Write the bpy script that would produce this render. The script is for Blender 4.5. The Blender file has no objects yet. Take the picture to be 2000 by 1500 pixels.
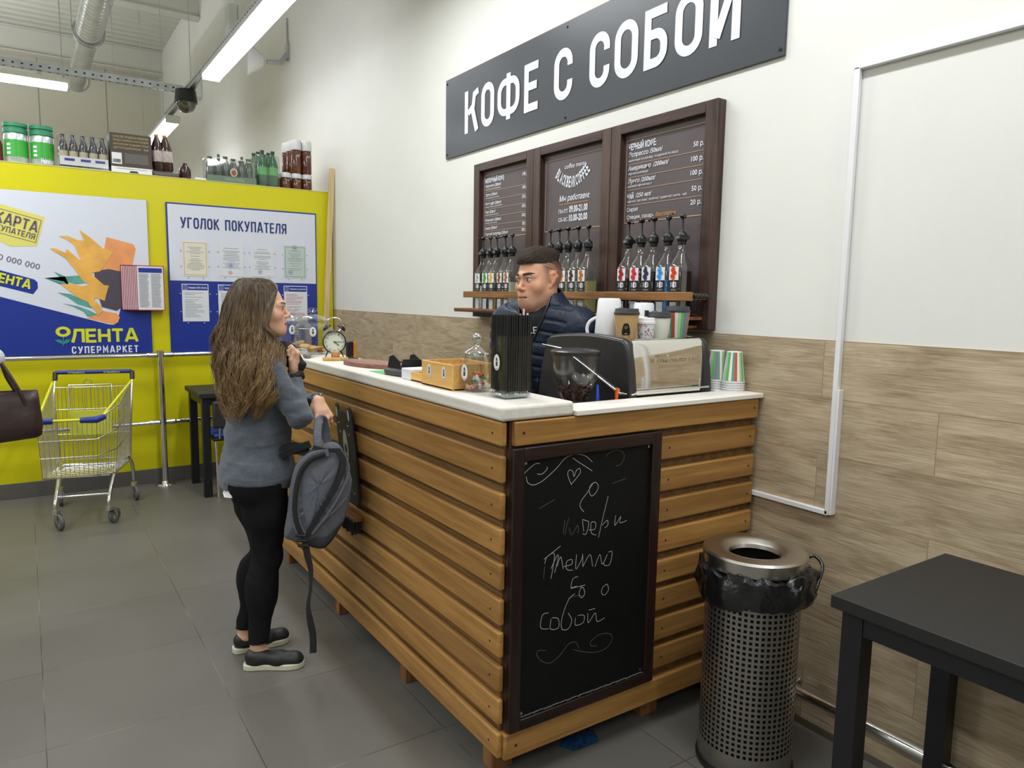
import bpy, bmesh, math, random
import numpy as np
from mathutils import Vector, Matrix, Euler
random.seed(7); rng = np.random.default_rng(7)
SC = bpy.context.scene; COL = SC.collection
PI = math.pi

# ------------------------------------------------------------ camera, world, lights, exposure
cam = bpy.data.cameras.new('camera'); cam.sensor_width = 36; cam.lens = 25.553; cam.clip_start = .05; cam.clip_end = 60
co = bpy.data.objects.new('camera', cam); COL.objects.link(co)
yaw, pitch, roll = math.radians(146.1588), math.radians(-6.7778), math.radians(.9006)
fwd = Vector((math.cos(pitch)*math.cos(yaw), math.cos(pitch)*math.sin(yaw), math.sin(pitch)))
rt = fwd.cross(Vector((0, 0, 1))).normalized(); up = rt.cross(fwd)
r2 = rt*math.cos(roll) + up*math.sin(roll); u2 = -rt*math.sin(roll) + up*math.cos(roll)
mw = Matrix((r2, u2, -fwd)).transposed().to_4x4(); mw.translation = (0, 0, 1.55)
co.matrix_world = mw; SC.camera = co
w = bpy.data.worlds.new('world'); SC.world = w; w.use_nodes = True
w.node_tree.nodes['Background'].inputs[0].default_value = (.8, .85, .9, 1); w.node_tree.nodes['Background'].inputs[1].default_value = .3
SC.view_settings.view_transform = 'Standard'; SC.view_settings.look = 'None'; SC.view_settings.gamma = 1
SC.view_settings.exposure = 0.0
SC.cycles.max_bounces = 8; SC.cycles.transparent_max_bounces = 24; SC.cycles.caustics_reflective = False; SC.cycles.caustics_refractive = False
SC.cycles.sample_clamp_indirect = 4
# fluorescent strips of the shop that hang outside the frame, one pair added to brighten the far wall (the visible ones are built as lamps below)
def strip(x, y, z, L, e, alongx=True, col=(.94, .975, 1)):
    l = bpy.data.lights.new('ceiling_strip_light', 'AREA'); l.shape = 'RECTANGLE'; l.size = L; l.size_y = .16; l.energy = e; l.color = col
    o = bpy.data.objects.new('ceiling_strip_light', l); COL.objects.link(o); o.location = (x, y, z)
    if not alongx: o.rotation_euler = (0, 0, PI/2)
    l.spread = PI
    # upward twin light added to brighten deck and far wall, standing for tube spill
    l2 = l.copy(); l2.energy = e*.75; o2 = bpy.data.objects.new('ceiling_strip_light', l2); COL.objects.link(o2); o2.location = (x, y, z+.12); o2.rotation_euler = (PI, 0, 0 if alongx else PI/2)
    return o
for x in (-3.6, -1.2, 1.4): strip(x, 1.45, 3.55, 1.5, 34)
strip(-5.6, -.75, 3.3, 1.5, 30, False)
for x in (-3.6, -.8, 2.0): strip(x, -1.9, 3.55, 1.5, 46)
for x in (-12.5, -9, -5.5, -1.5): strip(x, -5.4, 3.55, 1.5, 48)
for x in (-13, -9.6): strip(x, -1.9, 3.55, 1.5, 44)
for x in (-12.8, -10.2): strip(x, -1.4, 4.0, 1.5, 50, False)  # unseen pair added to soften wall shadows and brighten the far wall

# ------------------------------------------------------------ helpers
WM = {}
def tag(o, label=None, cat=None, group=None, kind=None):
    if label: o['label'] = label
    if cat: o['category'] = cat
    if group: o['group'] = group
    if kind: o['kind'] = kind
    return o
def thing(name, label, cat, loc=(0, 0, 0), rotz=0, group=None):
    o = bpy.data.objects.new(name, None); COL.objects.link(o); o.empty_display_size = .1
    o.location = loc; o.rotation_euler = (0, 0, rotz)
    WM[o.name] = Matrix.Translation(loc) @ Matrix.Rotation(rotz, 4, 'Z')
    return tag(o, label, cat, group)
def dup(root, loc, rotz=0, label=None, group=None, skip=()):
    r = root.copy(); COL.objects.link(r); r.location = loc; r.rotation_euler = (0, 0, rotz)
    WM[r.name] = Matrix.Translation(loc) @ Matrix.Rotation(rotz, 4, 'Z')
    if label: r['label'] = label
    if group: r['group'] = group
    for ch in list(root.children):
        c = ch.copy(); COL.objects.link(c); c.parent = r
        for g in list(ch.children):
            d = g.copy(); COL.objects.link(d); d.parent = c
    return r
def setmat(o, frm, to):
    """give one copied part its own material"""
    o.data = o.data.copy()
    for i, m in enumerate(o.data.materials):
        if m == frm: o.data.materials[i] = to

class MB:
    def __init__(s): s.v = []; s.f = []; s.mi = []; s.m = 0; s.T = None
    def add(s, vs, fs):
        b = len(s.v)
        if s.T is not None: vs = [tuple(s.T @ Vector(v)) for v in vs]
        s.v += [tuple(v) for v in vs]; s.f += [tuple(b+i for i in f) for f in fs]; s.mi += [s.m]*len(fs)
        return s
    def box(s, x0, x1, y0, y1, z0, z1):
        return s.add([(x0,y0,z0),(x1,y0,z0),(x1,y1,z0),(x0,y1,z0),(x0,y0,z1),(x1,y0,z1),(x1,y1,z1),(x0,y1,z1)],
                     [(0,3,2,1),(4,5,6,7),(0,1,5,4),(1,2,6,5),(2,3,7,6),(3,0,4,7)])
    def bar(s, p, q, wd, dp, up=(0,0,1)):
        p, q = Vector(p), Vector(q); d = (q-p).normalized(); u = Vector(up)
        sx = d.cross(u)
        if sx.length < 1e-4: sx = d.cross(Vector((1,0,0)))
        sx.normalize(); u = sx.cross(d); a, b = sx*wd/2, u*dp/2
        vs = [p-a-b, p+a-b, p+a+b, p-a+b, q-a-b, q+a-b, q+a+b, q-a+b]
        return s.add(vs, [(0,1,2,3),(4,7,6,5),(0,4,5,1),(1,5,6,2),(2,6,7,3),(3,7,4,0)])
    def tube(s, pts, r, n=8, closed=False, cap=True):
        pts = [Vector(p) for p in pts]; N = len(pts)
        rs = r if isinstance(r, (list, tuple)) else [r]*N
        rings = []; prev = None
        for i, p in enumerate(pts):
            if closed: t = (pts[(i+1) % N]-pts[i-1])
            else: t = (pts[min(i+1, N-1)]-pts[max(i-1, 0)])
            if t.length < 1e-9: t = Vector((0,0,1))
            t.normalize()
            if prev is None:
                a = Vector((0,0,1)) if abs(t.z) < .9 else Vector((1,0,0))
                u = t.cross(a).normalized()
            else:
                u = prev - t*prev.dot(t)
                if u.length < 1e-6: u = t.cross(Vector((0,0,1)))
                u.normalize()
            prev = u; v_ = t.cross(u)
            rings.append([tuple(p+(u*math.cos(2*PI*k/n)+v_*math.sin(2*PI*k/n))*rs[i]) for k in range(n)])
        vs = [v for R in rings for v in R]; fs = []
        for i in range(N if closed else N-1):
            j = (i+1) % N
            for k in range(n): fs.append((i*n+k, i*n+(k+1) % n, j*n+(k+1) % n, j*n+k))
        if cap and not closed: fs += [tuple(range(n-1, -1, -1)), tuple(range((N-1)*n, N*n))]
        return s.add(vs, fs)
    def cyl(s, p, q, r, r1=None, n=20): return s.tube([p, q], [r, r if r1 is None else r1], n)
    def lathe(s, prof, n=32, c=(0,0,0), a0=0):
        vs = []; fs = []; cx, cy, cz = c
        for (r, z) in prof: vs += [(cx+max(r, 1e-5)*math.cos(2*PI*k/n+a0), cy+max(r, 1e-5)*math.sin(2*PI*k/n+a0), cz+z) for k in range(n)]
        for i in range(len(prof)-1):
            for k in range(n): fs.append((i*n+k, i*n+(k+1) % n, (i+1)*n+(k+1) % n, (i+1)*n+k))
        return s.add(vs, fs)
    def prism(s, poly, fn, d0, d1):
        """poly (a,b) list, fn(a,b,d)->xyz"""
        n = len(poly)
        return s.add([fn(a, b, d0) for a, b in poly]+[fn(a, b, d1) for a, b in poly],
                     [tuple(range(n-1, -1, -1)), tuple(range(n, 2*n))]+[(i, (i+1) % n, n+(i+1) % n, n+i) for i in range(n)])
    def flat(s, poly, fn): return s.add([fn(a, b) for a, b in poly], [tuple(range(len(poly)))])
    def ribbon(s, pts, wd, fn, closed=False, sx=1.0):
        P = []
        for a, b in pts:
            if not P or (Vector((a, b))-P[-1]).length > 1e-5: P.append(Vector((a, b)))
        if closed and (P[0]-P[-1]).length < 1e-5: P.pop()
        N = len(P); L = []; R = []
        for i in range(N):
            d0 = (P[i]-P[i-1]) if (i > 0 or closed) else (P[1]-P[0])
            d1 = (P[(i+1) % N]-P[i]) if (i < N-1 or closed) else (P[-1]-P[-2])
            d0 = d0.normalized(); d1 = d1.normalized(); n0 = Vector((-d0.y, d0.x)); n1 = Vector((-d1.y, d1.x))
            m = n0+n1; m = m.normalized() if m.length > 1e-6 else n0
            k = 1/max(.35, m.dot(n0)); L.append(P[i]+m*k*wd/2); R.append(P[i]-m*k*wd/2)
        vs = [fn(p.x*sx, p.y) for p in L]+[fn(p.x*sx, p.y) for p in R]
        return s.add(vs, [(N+i, N+(i+1) % N, (i+1) % N, i) for i in range(N if closed else N-1)])
    def ball(s, c, r, n=12, m=8, q=None):
        rx, ry, rz = (r, r, r) if isinstance(r, (int, float)) else r
        vs = []; fs = []
        for i in range(m+1):
            t = PI*i/m
            for k in range(n):
                p = Vector((rx*math.sin(t)*math.cos(2*PI*k/n), ry*math.sin(t)*math.sin(2*PI*k/n), rz*math.cos(t)))
                if q is not None: p = q @ p
                vs.append((c[0]+p.x, c[1]+p.y, c[2]+p.z))
        for i in range(m):
            for k in range(n): fs.append(((i+1)*n+k, (i+1)*n+(k+1) % n, i*n+(k+1) % n, i*n+k))
        return s.add(vs, fs)
    def build(s, name, mats, parent=None, smooth=None, bevel=None, seg=2, local=False, solid=None):
        me = bpy.data.meshes.new(name)
        vs = s.v
        root = parent
        while root is not None and root.parent is not None: root = root.parent
        if root is not None and not local:
            W = WM[root.name].inverted(); vs = [tuple(W @ Vector(v)) for v in vs]
        me.from_pydata(vs, [], s.f)
        for m in (mats if isinstance(mats, (list, tuple)) else [mats]): me.materials.append(m)
        if len(me.materials) > 1: me.polygons.foreach_set('material_index', s.mi)
        if smooth:
            me.polygons.foreach_set('use_smooth', [True]*len(me.polygons)); me.set_sharp_from_angle(angle=math.radians(smooth))
        me.update()
        o = bpy.data.objects.new(name, me); COL.objects.link(o)
        if parent is not None: o.parent = parent
        if bevel:
            b = o.modifiers.new('b', 'BEVEL'); b.width = bevel; b.segments = seg; b.limit_method = 'ANGLE'; b.angle_limit = math.radians(40); b.harden_normals = False
            if not smooth: me.polygons.foreach_set('use_smooth', [True]*len(me.polygons)); me.set_sharp_from_angle(angle=math.radians(30))
        if solid:
            b = o.modifiers.new('s', 'SOLIDIFY'); b.thickness = solid; b.offset = 0
        return o
def struct(o): o['kind'] = 'structure'; return o

def rrect(x0, x1, y0, y1, r, n=5):
    out = []
    for cx, cy, a in ((x1-r, y1-r, 0), (x0+r, y1-r, 90), (x0+r, y0+r, 180), (x1-r, y0+r, 270)):
        for k in range(n+1):
            t = math.radians(a+90*k/n); out.append((cx+r*math.cos(t), cy+r*math.sin(t)))
    return out
def arc(cx, cy, r, a0, a1, n=10, ry=None):
    ry = r if ry is None else ry
    return [(cx+r*math.cos(math.radians(a0+(a1-a0)*k/n)), cy+ry*math.sin(math.radians(a0+(a1-a0)*k/n))) for k in range(n+1)]
def catmull(P, n=6, closed=False):
    P = [Vector(p) for p in P]; out = []; N = len(P)
    for i in range(N if closed else N-1):
        a = P[(i-1) % N] if (closed or i > 0) else P[0]; b = P[i]; c = P[(i+1) % N]; d = P[(i+2) % N] if (closed or i+2 < N) else P[-1]
        for k in range(n):
            t = k/n; out.append(.5*((2*b)+(c-a)*t+(2*a-5*b+4*c-d)*t*t+(3*b-a-3*c+d)*t**3))
    if not closed: out.append(P[-1])
    return [tuple(p) for p in out]

# text -> mesh.  fn(a,b) maps text plane to the world
_tc = bpy.data.curves.new('txt', 'FONT'); _to = bpy.data.objects.new('txt', _tc); COL.objects.link(_to)
def textgeo(body, bold=0.0, shear=0.0, sp=1.0):
    _tc.body = body; _tc.offset = bold; _tc.shear = shear; _tc.space_character = sp; _tc.resolution_u = 2; _tc.size = 1
    dg = bpy.context.evaluated_depsgraph_get(); dg.update()
    m = bpy.data.meshes.new_from_object(_to.evaluated_get(dg))
    vs = [tuple(v.co)[:2] for v in m.vertices]; fs = [tuple(p.vertices) for p in m.polygons]
    bpy.data.meshes.remove(m); return vs, fs
def text_fit(mb, body, x0, x1, y0, y1, fn, bold=0.0, shear=0.0, sp=1.0):
    vs, fs = textgeo(body, bold, shear, sp)
    if not vs: return
    ax = min(v[0] for v in vs); bx = max(v[0] for v in vs); ay = min(v[1] for v in vs); by = max(v[1] for v in vs)
    mb.add([fn(x0+(v[0]-ax)/(bx-ax)*(x1-x0), y0+(v[1]-ay)/(by-ay)*(y1-y0)) for v in vs], fs)
def text_at(mb, body, x, y, size, fn, bold=0.0, shear=0.0, sx=1.0, align='L', sp=1.0):
    vs, fs = textgeo(body, bold, shear, sp)
    if not vs: return
    wd = max(v[0] for v in vs)*size*sx
    off = {'L': 0, 'R': -wd, 'C': -wd/2}[align]
    mb.add([fn(x+off+v[0]*size*sx, y+v[1]*size) for v in vs], fs)

# condensed stroke lettering for the big headings
GL = {'Л': (.85, [[(.04, 0), (.24, .55), (.30, .93), (.92, .93), (.92, 0)]]), 'Е': (.72, [[(.98, .93), (.1, .93), (.1, .07), (.98, .07)], [(.1, .5), (.9, .5)]]), 'Н': (.85, [[(.1, 0), (.1, 1)], [(.9, 0), (.9, 1)], [(.1, .5), (.9, .5)]]), 'Т': (.8, [[(0, .93), (1, .93)], [(.5, .93), (.5, 0)]]), 'А': (.95, [[(.06, 0), (.44, .96), (.56, .96), (.94, 0)], [(.22, .28), (.78, .28)]]),
      'У': (.85, [[(.06, 1), (.50, .33)], [(.94, 1), (.50, .22), (.34, .07), (.12, .07)]]), 'Г': (.7, [[(.12, 0), (.12, .93), (1, .93)]]), 'О': (.85, [[(.12, .25), (.12, .75), (.28, .93), (.72, .93), (.88, .75), (.88, .25), (.72, .07), (.28, .07), (.12, .25)]]), 'К': (.85, [[(.12, 0), (.12, 1)], [(.16, .48), (.92, 1)], [(.36, .60), (.94, 0)]]), 'П': (.85, [[(.12, 0), (.12, .93), (.88, .93), (.88, 0)]]), 'Я': (.85, [[(.88, 0), (.88, .93), (.30, .93), (.12, .80), (.12, .58), (.30, .46), (.88, .46)], [(.45, .46), (.10, 0)]]), 'Р': (.8, [[(.12, 0), (.12, .93), (.70, .93), (.88, .80), (.88, .55), (.70, .42), (.12, .42)]]),
      'С': (.8, [[(.88, .68), (.88, .78), (.70, .93), (.30, .93), (.12, .78), (.12, .22), (.30, .07), (.70, .07), (.88, .22), (.88, .32)]]), 'М': (1.0, [[(.1, 0), (.1, .95), (.5, .35), (.9, .95), (.9, 0)]]), ' ': (.5, [])}
def stroke_word(mb, word, x0, x1, y0, y1, fn3, wd, gap=.22):
    tot = sum(GL[c][0] for c in word)+gap*(len(word)-1); k = (x1-x0)/tot; x = x0; h = y1-y0; i = 0
    for c in word:
        W, S = GL[c]
        for s in S:
            i += 1; pts = [(x+a*W*k, y0+b*h) for a, b in s]; cl = s[0] == s[-1] and len(s) > 2
            mb.ribbon(pts[:-1] if cl else pts, wd, (lambda dd: (lambda a, b: fn3(a, b, dd)))(.0001*(i % 4)), cl)
        x += (W+gap)*k

# ------------------------------------------------------------ materials
def _lin(c): return tuple(((x/12.92) if x <= .04045 else ((x+.055)/1.055)**2.4) for x in c)
def rgb(r, g, b): return _lin((r/255, g/255, b/255))
MC = {}
def mat(name, col, rough=.5, metal=0.0, spec=.5, emit=None, estr=0, alpha=None, noise=0.0, nscale=20, bump=0.0, bscale=60, coat=0, sheen=0, nstretch=None):
    if name in MC: return MC[name]
    m = bpy.data.materials.new(name); m.use_nodes = True; nt = m.node_tree; b = nt.nodes['Principled BSDF']
    b.inputs['Base Color'].default_value = (*col, 1); b.inputs['Roughness'].default_value = rough; b.inputs['Metallic'].default_value = metal
    b.inputs['Specular IOR Level'].default_value = spec; b.inputs['Coat Weight'].default_value = coat; b.inputs['Sheen Weight'].default_value = sheen
    if emit: b.inputs['Emission Color'].default_value = (*emit, 1); b.inputs['Emission Strength'].default_value = estr
    if noise or bump:
        tc = nt.nodes.new('ShaderNodeTexCoord'); mp = nt.nodes.new('ShaderNodeMapping'); nt.links.new(tc.outputs['Object'], mp.inputs[0])
        if nstretch: mp.inputs['Scale'].default_value = nstretch
    if noise:
        n = nt.nodes.new('ShaderNodeTexNoise'); n.inputs['Scale'].default_value = nscale; n.inputs['Detail'].default_value = 5; nt.links.new(mp.outputs[0], n.inputs[0])
        r = nt.nodes.new('ShaderNodeValToRGB'); r.color_ramp.elements[0].position = .3; r.color_ramp.elements[1].position = .7
        r.color_ramp.elements[0].color = (*[c*(1-noise) for c in col], 1); r.color_ramp.elements[1].color = (*[min(1, c*(1+noise)) for c in col], 1)
        nt.links.new(n.outputs[0], r.inputs[0]); nt.links.new(r.outputs[0], b.inputs['Base Color'])
    if bump:
        n2 = nt.nodes.new('ShaderNodeTexNoise'); n2.inputs['Scale'].default_value = bscale; n2.inputs['Detail'].default_value = 3; nt.links.new(mp.outputs[0], n2.inputs[0])
        bp = nt.nodes.new('ShaderNodeBump'); bp.inputs['Strength'].default_value = bump; bp.inputs['Distance'].default_value = .005; nt.links.new(n2.outputs[0], bp.inputs['Height']); nt.links.new(bp.outputs[0], b.inputs['Normal'])
    MC[name] = m; return m
def glass(name, tint=(.97, .985, .98), rough=.02, k=.04, fr=.55):
    """thin clear glass: see-through with a fresnel sheen"""
    if name in MC: return MC[name]
    m = bpy.data.materials.new(name); m.use_nodes = True; nt = m.node_tree; nt.nodes.clear()
    o = nt.nodes.new('ShaderNodeOutputMaterial'); mx = nt.nodes.new('ShaderNodeMixShader'); t = nt.nodes.new('ShaderNodeBsdfTransparent'); g = nt.nodes.new('ShaderNodeBsdfGlossy')
    lw = nt.nodes.new('ShaderNodeLayerWeight'); lw.inputs[0].default_value = .25
    ma = nt.nodes.new('ShaderNodeMath'); ma.operation = 'MULTIPLY_ADD'; ma.inputs[1].default_value = fr; ma.inputs[2].default_value = k
    t.inputs[0].default_value = (*tint, 1); g.inputs['Roughness'].default_value = rough
    nt.links.new(lw.outputs['Facing'], ma.inputs[0]); nt.links.new(ma.outputs[0], mx.inputs[0]); nt.links.new(t.outputs[0], mx.inputs[1]); nt.links.new(g.outputs[0], mx.inputs[2]); nt.links.new(mx.outputs[0], o.inputs[0])
    MC[name] = m; return m
def wood(name, c1, c2, axis='X', rough=.45, scale=1.0, spec=.4, contrast=1.0):
    """grain stretched along one axis; every object with this material gets its own slice and tint"""
    if name in MC: return MC[name]
    m = bpy.data.materials.new(name); m.use_nodes = True; nt = m.node_tree; b = nt.nodes['Principled BSDF']; L = nt.links.new
    tc = nt.nodes.new('ShaderNodeTexCoord'); mp = nt.nodes.new('ShaderNodeMapping'); oi = nt.nodes.new('ShaderNodeObjectInfo')
    ml = nt.nodes.new('ShaderNodeVectorMath'); ml.operation = 'SCALE'; L(oi.outputs['Random'], ml.inputs['Scale']); ml.inputs[0].default_value = (13, 7, 19)
    ad = nt.nodes.new('ShaderNodeVectorMath'); L(tc.outputs['Object'], ad.inputs[0]); L(ml.outputs[0], ad.inputs[1]); L(ad.outputs[0], mp.inputs[0])
    s = {'X': (1.2, 22, 22), 'Y': (22, 1.2, 22), 'Z': (22, 22, 1.2)}[axis]; mp.inputs['Scale'].default_value = [k*scale for k in s]
    n = nt.nodes.new('ShaderNodeTexNoise'); n.inputs['Scale'].default_value = 1.6; n.inputs['Detail'].default_value = 6; n.inputs['Distortion'].default_value = .6; L(mp.outputs[0], n.inputs[0])
    n3 = nt.nodes.new('ShaderNodeTexNoise'); n3.inputs['Scale'].default_value = 9; n3.inputs['Detail'].default_value = 3; L(mp.outputs[0], n3.inputs[0])
    mxn = nt.nodes.new('ShaderNodeMath'); mxn.operation = 'MULTIPLY_ADD'; mxn.inputs[1].default_value = .35; L(n3.outputs[0], mxn.inputs[0]); L(n.outputs[0], mxn.inputs[2])
    r = nt.nodes.new('ShaderNodeValToRGB'); r.color_ramp.elements[0].position = .67-.2*contrast; r.color_ramp.elements[1].position = .67+.17*contrast
    r.color_ramp.elements[0].color = (*c1, 1); r.color_ramp.elements[1].color = (*c2, 1); L(mxn.outputs[0], r.inputs[0])
    hs = nt.nodes.new('ShaderNodeHueSaturation'); mr = nt.nodes.new('ShaderNodeMapRange'); mr.inputs[3].default_value = .8; mr.inputs[4].default_value = 1.15
    L(oi.outputs['Random'], mr.inputs[0]); L(mr.outputs[0], hs.inputs['Value']); L(r.outputs[0], hs.inputs['Color']); L(hs.outputs[0], b.inputs['Base Color'])
    bp = nt.nodes.new('ShaderNodeBump'); bp.inputs['Strength'].default_value = .25; bp.inputs['Distance'].default_value = .002; L(mxn.outputs[0], bp.inputs['Height']); L(bp.outputs[0], b.inputs['Normal'])
    b.inputs['Roughness'].default_value = rough; b.inputs['Specular IOR Level'].default_value = spec
    MC[name] = m; return m

M_wall = mat('cream_wall_paint', rgb(233, 232, 226), .7, noise=.015, nscale=3, bump=.05, bscale=300, spec=.25)
M_white = mat('white_plastic', rgb(236, 236, 238), .35)
M_paper = mat('white_paper', rgb(226, 228, 234), .7, spec=.2)
M_black = mat('black_plastic', (.012, .012, .013), .35)
M_matblack = mat('matte_black', (.02, .019, .02), .6, noise=.1, nscale=40)
M_chrome = mat('chrome', (.82, .82, .82), .12, 1)
M_steel = mat('brushed_steel', (.55, .53, .5), .32, 1, noise=.08, nscale=30, nstretch=(1, 1, 8))
M_galv = mat('galvanised_steel', (.5, .52, .54), .35, 1, noise=.12, nscale=12)
M_slat = wood('stained_slat_wood_x', rgb(136, 95, 47), rgb(186, 139, 78), 'X', .42, .7, contrast=1.3)
M_slaty = wood('stained_slat_wood_y', rgb(136, 95, 47), rgb(186, 139, 78), 'Y', .42, .7, contrast=1.3)
M_back = wood('backing_board_wood', rgb(104, 74, 42), rgb(142, 106, 64), 'X', .6)
M_wtop = wood('whitewashed_worktop', rgb(226, 219, 208), rgb(240, 236, 229), 'X', .45, .8, contrast=.9)
M_frame = wood('dark_stained_frame_wood', rgb(50, 34, 30), rgb(86, 62, 54), 'Z', .4)
M_frameh = wood('dark_stained_frame_wood_h', rgb(50, 34, 30), rgb(86, 62, 54), 'X', .4)
M_bamboo = wood('bamboo', rgb(206, 156, 86), rgb(226, 182, 112), 'X', .4)
M_brown = wood('shelf_wood', rgb(104, 64, 34), rgb(150, 102, 62), 'X', .5)
M_yellow = mat('yellow_wall_paint', rgb(218, 209, 14), .38, noise=.03, nscale=2, spec=.4)
M_blue = mat('poster_blue', rgb(28, 52, 148), .35)
M_posterwhite = mat('poster_white', rgb(222, 226, 238), .35)
M_sign = mat('sign_charcoal', rgb(56, 60, 66), .38, spec=.5)
M_letter = mat('sign_white_letters', rgb(232, 234, 244), .5)
M_glass = glass('clear_glass')
# ------------------------------------------------------------ room shell
YW, XW = 2.357, -6.45
def tilemat():
    m = bpy.data.materials.new('wood_look_wall_tile'); m.use_nodes = True; nt = m.node_tree; b = nt.nodes['Principled BSDF']; L = nt.links.new
    tc = nt.nodes.new('ShaderNodeTexCoord'); sx = nt.nodes.new('ShaderNodeSeparateXYZ'); L(tc.outputs['Object'], sx.inputs[0])
    cb = nt.nodes.new('ShaderNodeCombineXYZ')
    ax = nt.nodes.new('ShaderNodeMath'); ax.operation = 'ADD'; ax.inputs[1].default_value = 1.928+8.1; L(sx.outputs[0], ax.inputs[0])
    az = nt.nodes.new('ShaderNodeMath'); az.operation = 'ADD'; az.inputs[1].default_value = .003; L(sx.outputs[2], az.inputs[0])
    L(ax.outputs[0], cb.inputs[0]); L(az.outputs[0], cb.inputs[1])
    br = nt.nodes.new('ShaderNodeTexBrick'); br.offset = .5; br.inputs['Scale'].default_value = 1; br.inputs['Brick Width'].default_value = .81; br.inputs['Row Height'].default_value = .2028
    br.inputs['Mortar Size'].default_value = .0016; br.inputs['Mortar Smooth'].default_value = .1; br.inputs['Bias'].default_value = 0
    br.inputs['Color1'].default_value = (0, 0, 0, 1); br.inputs['Color2'].default_value = (1, 1, 1, 1); br.inputs['Mortar'].default_value = (.5, .5, .5, 1); L(cb.outputs[0], br.inputs[0])
    sep = nt.nodes.new('ShaderNodeSeparateColor'); L(br.outputs['Color'], sep.inputs[0])
    sc = nt.nodes.new('ShaderNodeVectorMath'); sc.operation = 'SCALE'; sc.inputs[0].default_value = (31, 17, 47); L(sep.outputs[0], sc.inputs['Scale'])
    ad = nt.nodes.new('ShaderNodeVectorMath'); L(tc.outputs['Object'], ad.inputs[0]); L(sc.outputs[0], ad.inputs[1])
    mp = nt.nodes.new('ShaderNodeMapping'); mp.inputs['Scale'].default_value = (2.2, 1, 11); L(ad.outputs[0], mp.inputs[0])
    n = nt.nodes.new('ShaderNodeTexNoise'); n.inputs['Scale'].default_value = 1.5; n.inputs['Detail'].default_value = 8; n.inputs['Distortion'].default_value = 1.2; n.inputs['Roughness'].default_value = .6; L(mp.outputs[0], n.inputs[0])
    mp2 = nt.nodes.new('ShaderNodeMapping'); mp2.inputs['Scale'].default_value = (5, 1, 90); L(ad.outputs[0], mp2.inputs[0])
    n2 = nt.nodes.new('ShaderNodeTexNoise'); n2.inputs['Scale'].default_value = 2; n2.inputs['Detail'].default_value = 4; L(mp2.outputs[0], n2.inputs[0])
    mi = nt.nodes.new('ShaderNodeMath'); mi.operation = 'MULTIPLY_ADD'; mi.inputs[1].default_value = .5; L(n2.outputs[0], mi.inputs[0]); L(n.outputs[0], mi.inputs[2])
    r = nt.nodes.new('ShaderNodeValToRGB'); e = r.color_ramp.elements; e[0].position = .45; e[1].position = 1.05
    e[0].color = (*rgb(142, 122, 96), 1); e[1].color = (*rgb(206, 188, 160), 1); L(mi.outputs[0], r.inputs[0])
    k = r.color_ramp.elements.new(.72); k.color = (*rgb(179, 160, 132), 1)
    hs = nt.nodes.new('ShaderNodeHueSaturation'); mr = nt.nodes.new('ShaderNodeMapRange'); mr.inputs[3].default_value = .9; mr.inputs[4].default_value = 1.08; L(sep.outputs[0], mr.inputs[0]); L(mr.outputs[0], hs.inputs['Value']); L(r.outputs[0], hs.inputs['Color'])
    mx = nt.nodes.new('ShaderNodeMix'); mx.data_type = 'RGBA'; mx.inputs['B'].default_value = (*rgb(160, 136, 108), 1); L(br.outputs['Fac'], mx.inputs['Factor']); L(hs.outputs[0], mx.inputs['A']); L(mx.outputs['Result'], b.inputs['Base Color'])
    bp = nt.nodes.new('ShaderNodeBump'); bp.inputs['Strength'].default_value = .35; bp.inputs['Distance'].default_value = .003
    iv = nt.nodes.new('ShaderNodeMath'); iv.operation = 'MULTIPLY_ADD'; iv.inputs[1].default_value = -2; L(br.outputs['Fac'], iv.inputs[0]); L(n2.outputs[0], iv.inputs[2]); L(iv.outputs[0], bp.inputs['Height']); L(bp.outputs[0], b.inputs['Normal'])
    b.inputs['Roughness'].default_value = .42; b.inputs['Specular IOR Level'].default_value = .35
    return m
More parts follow.
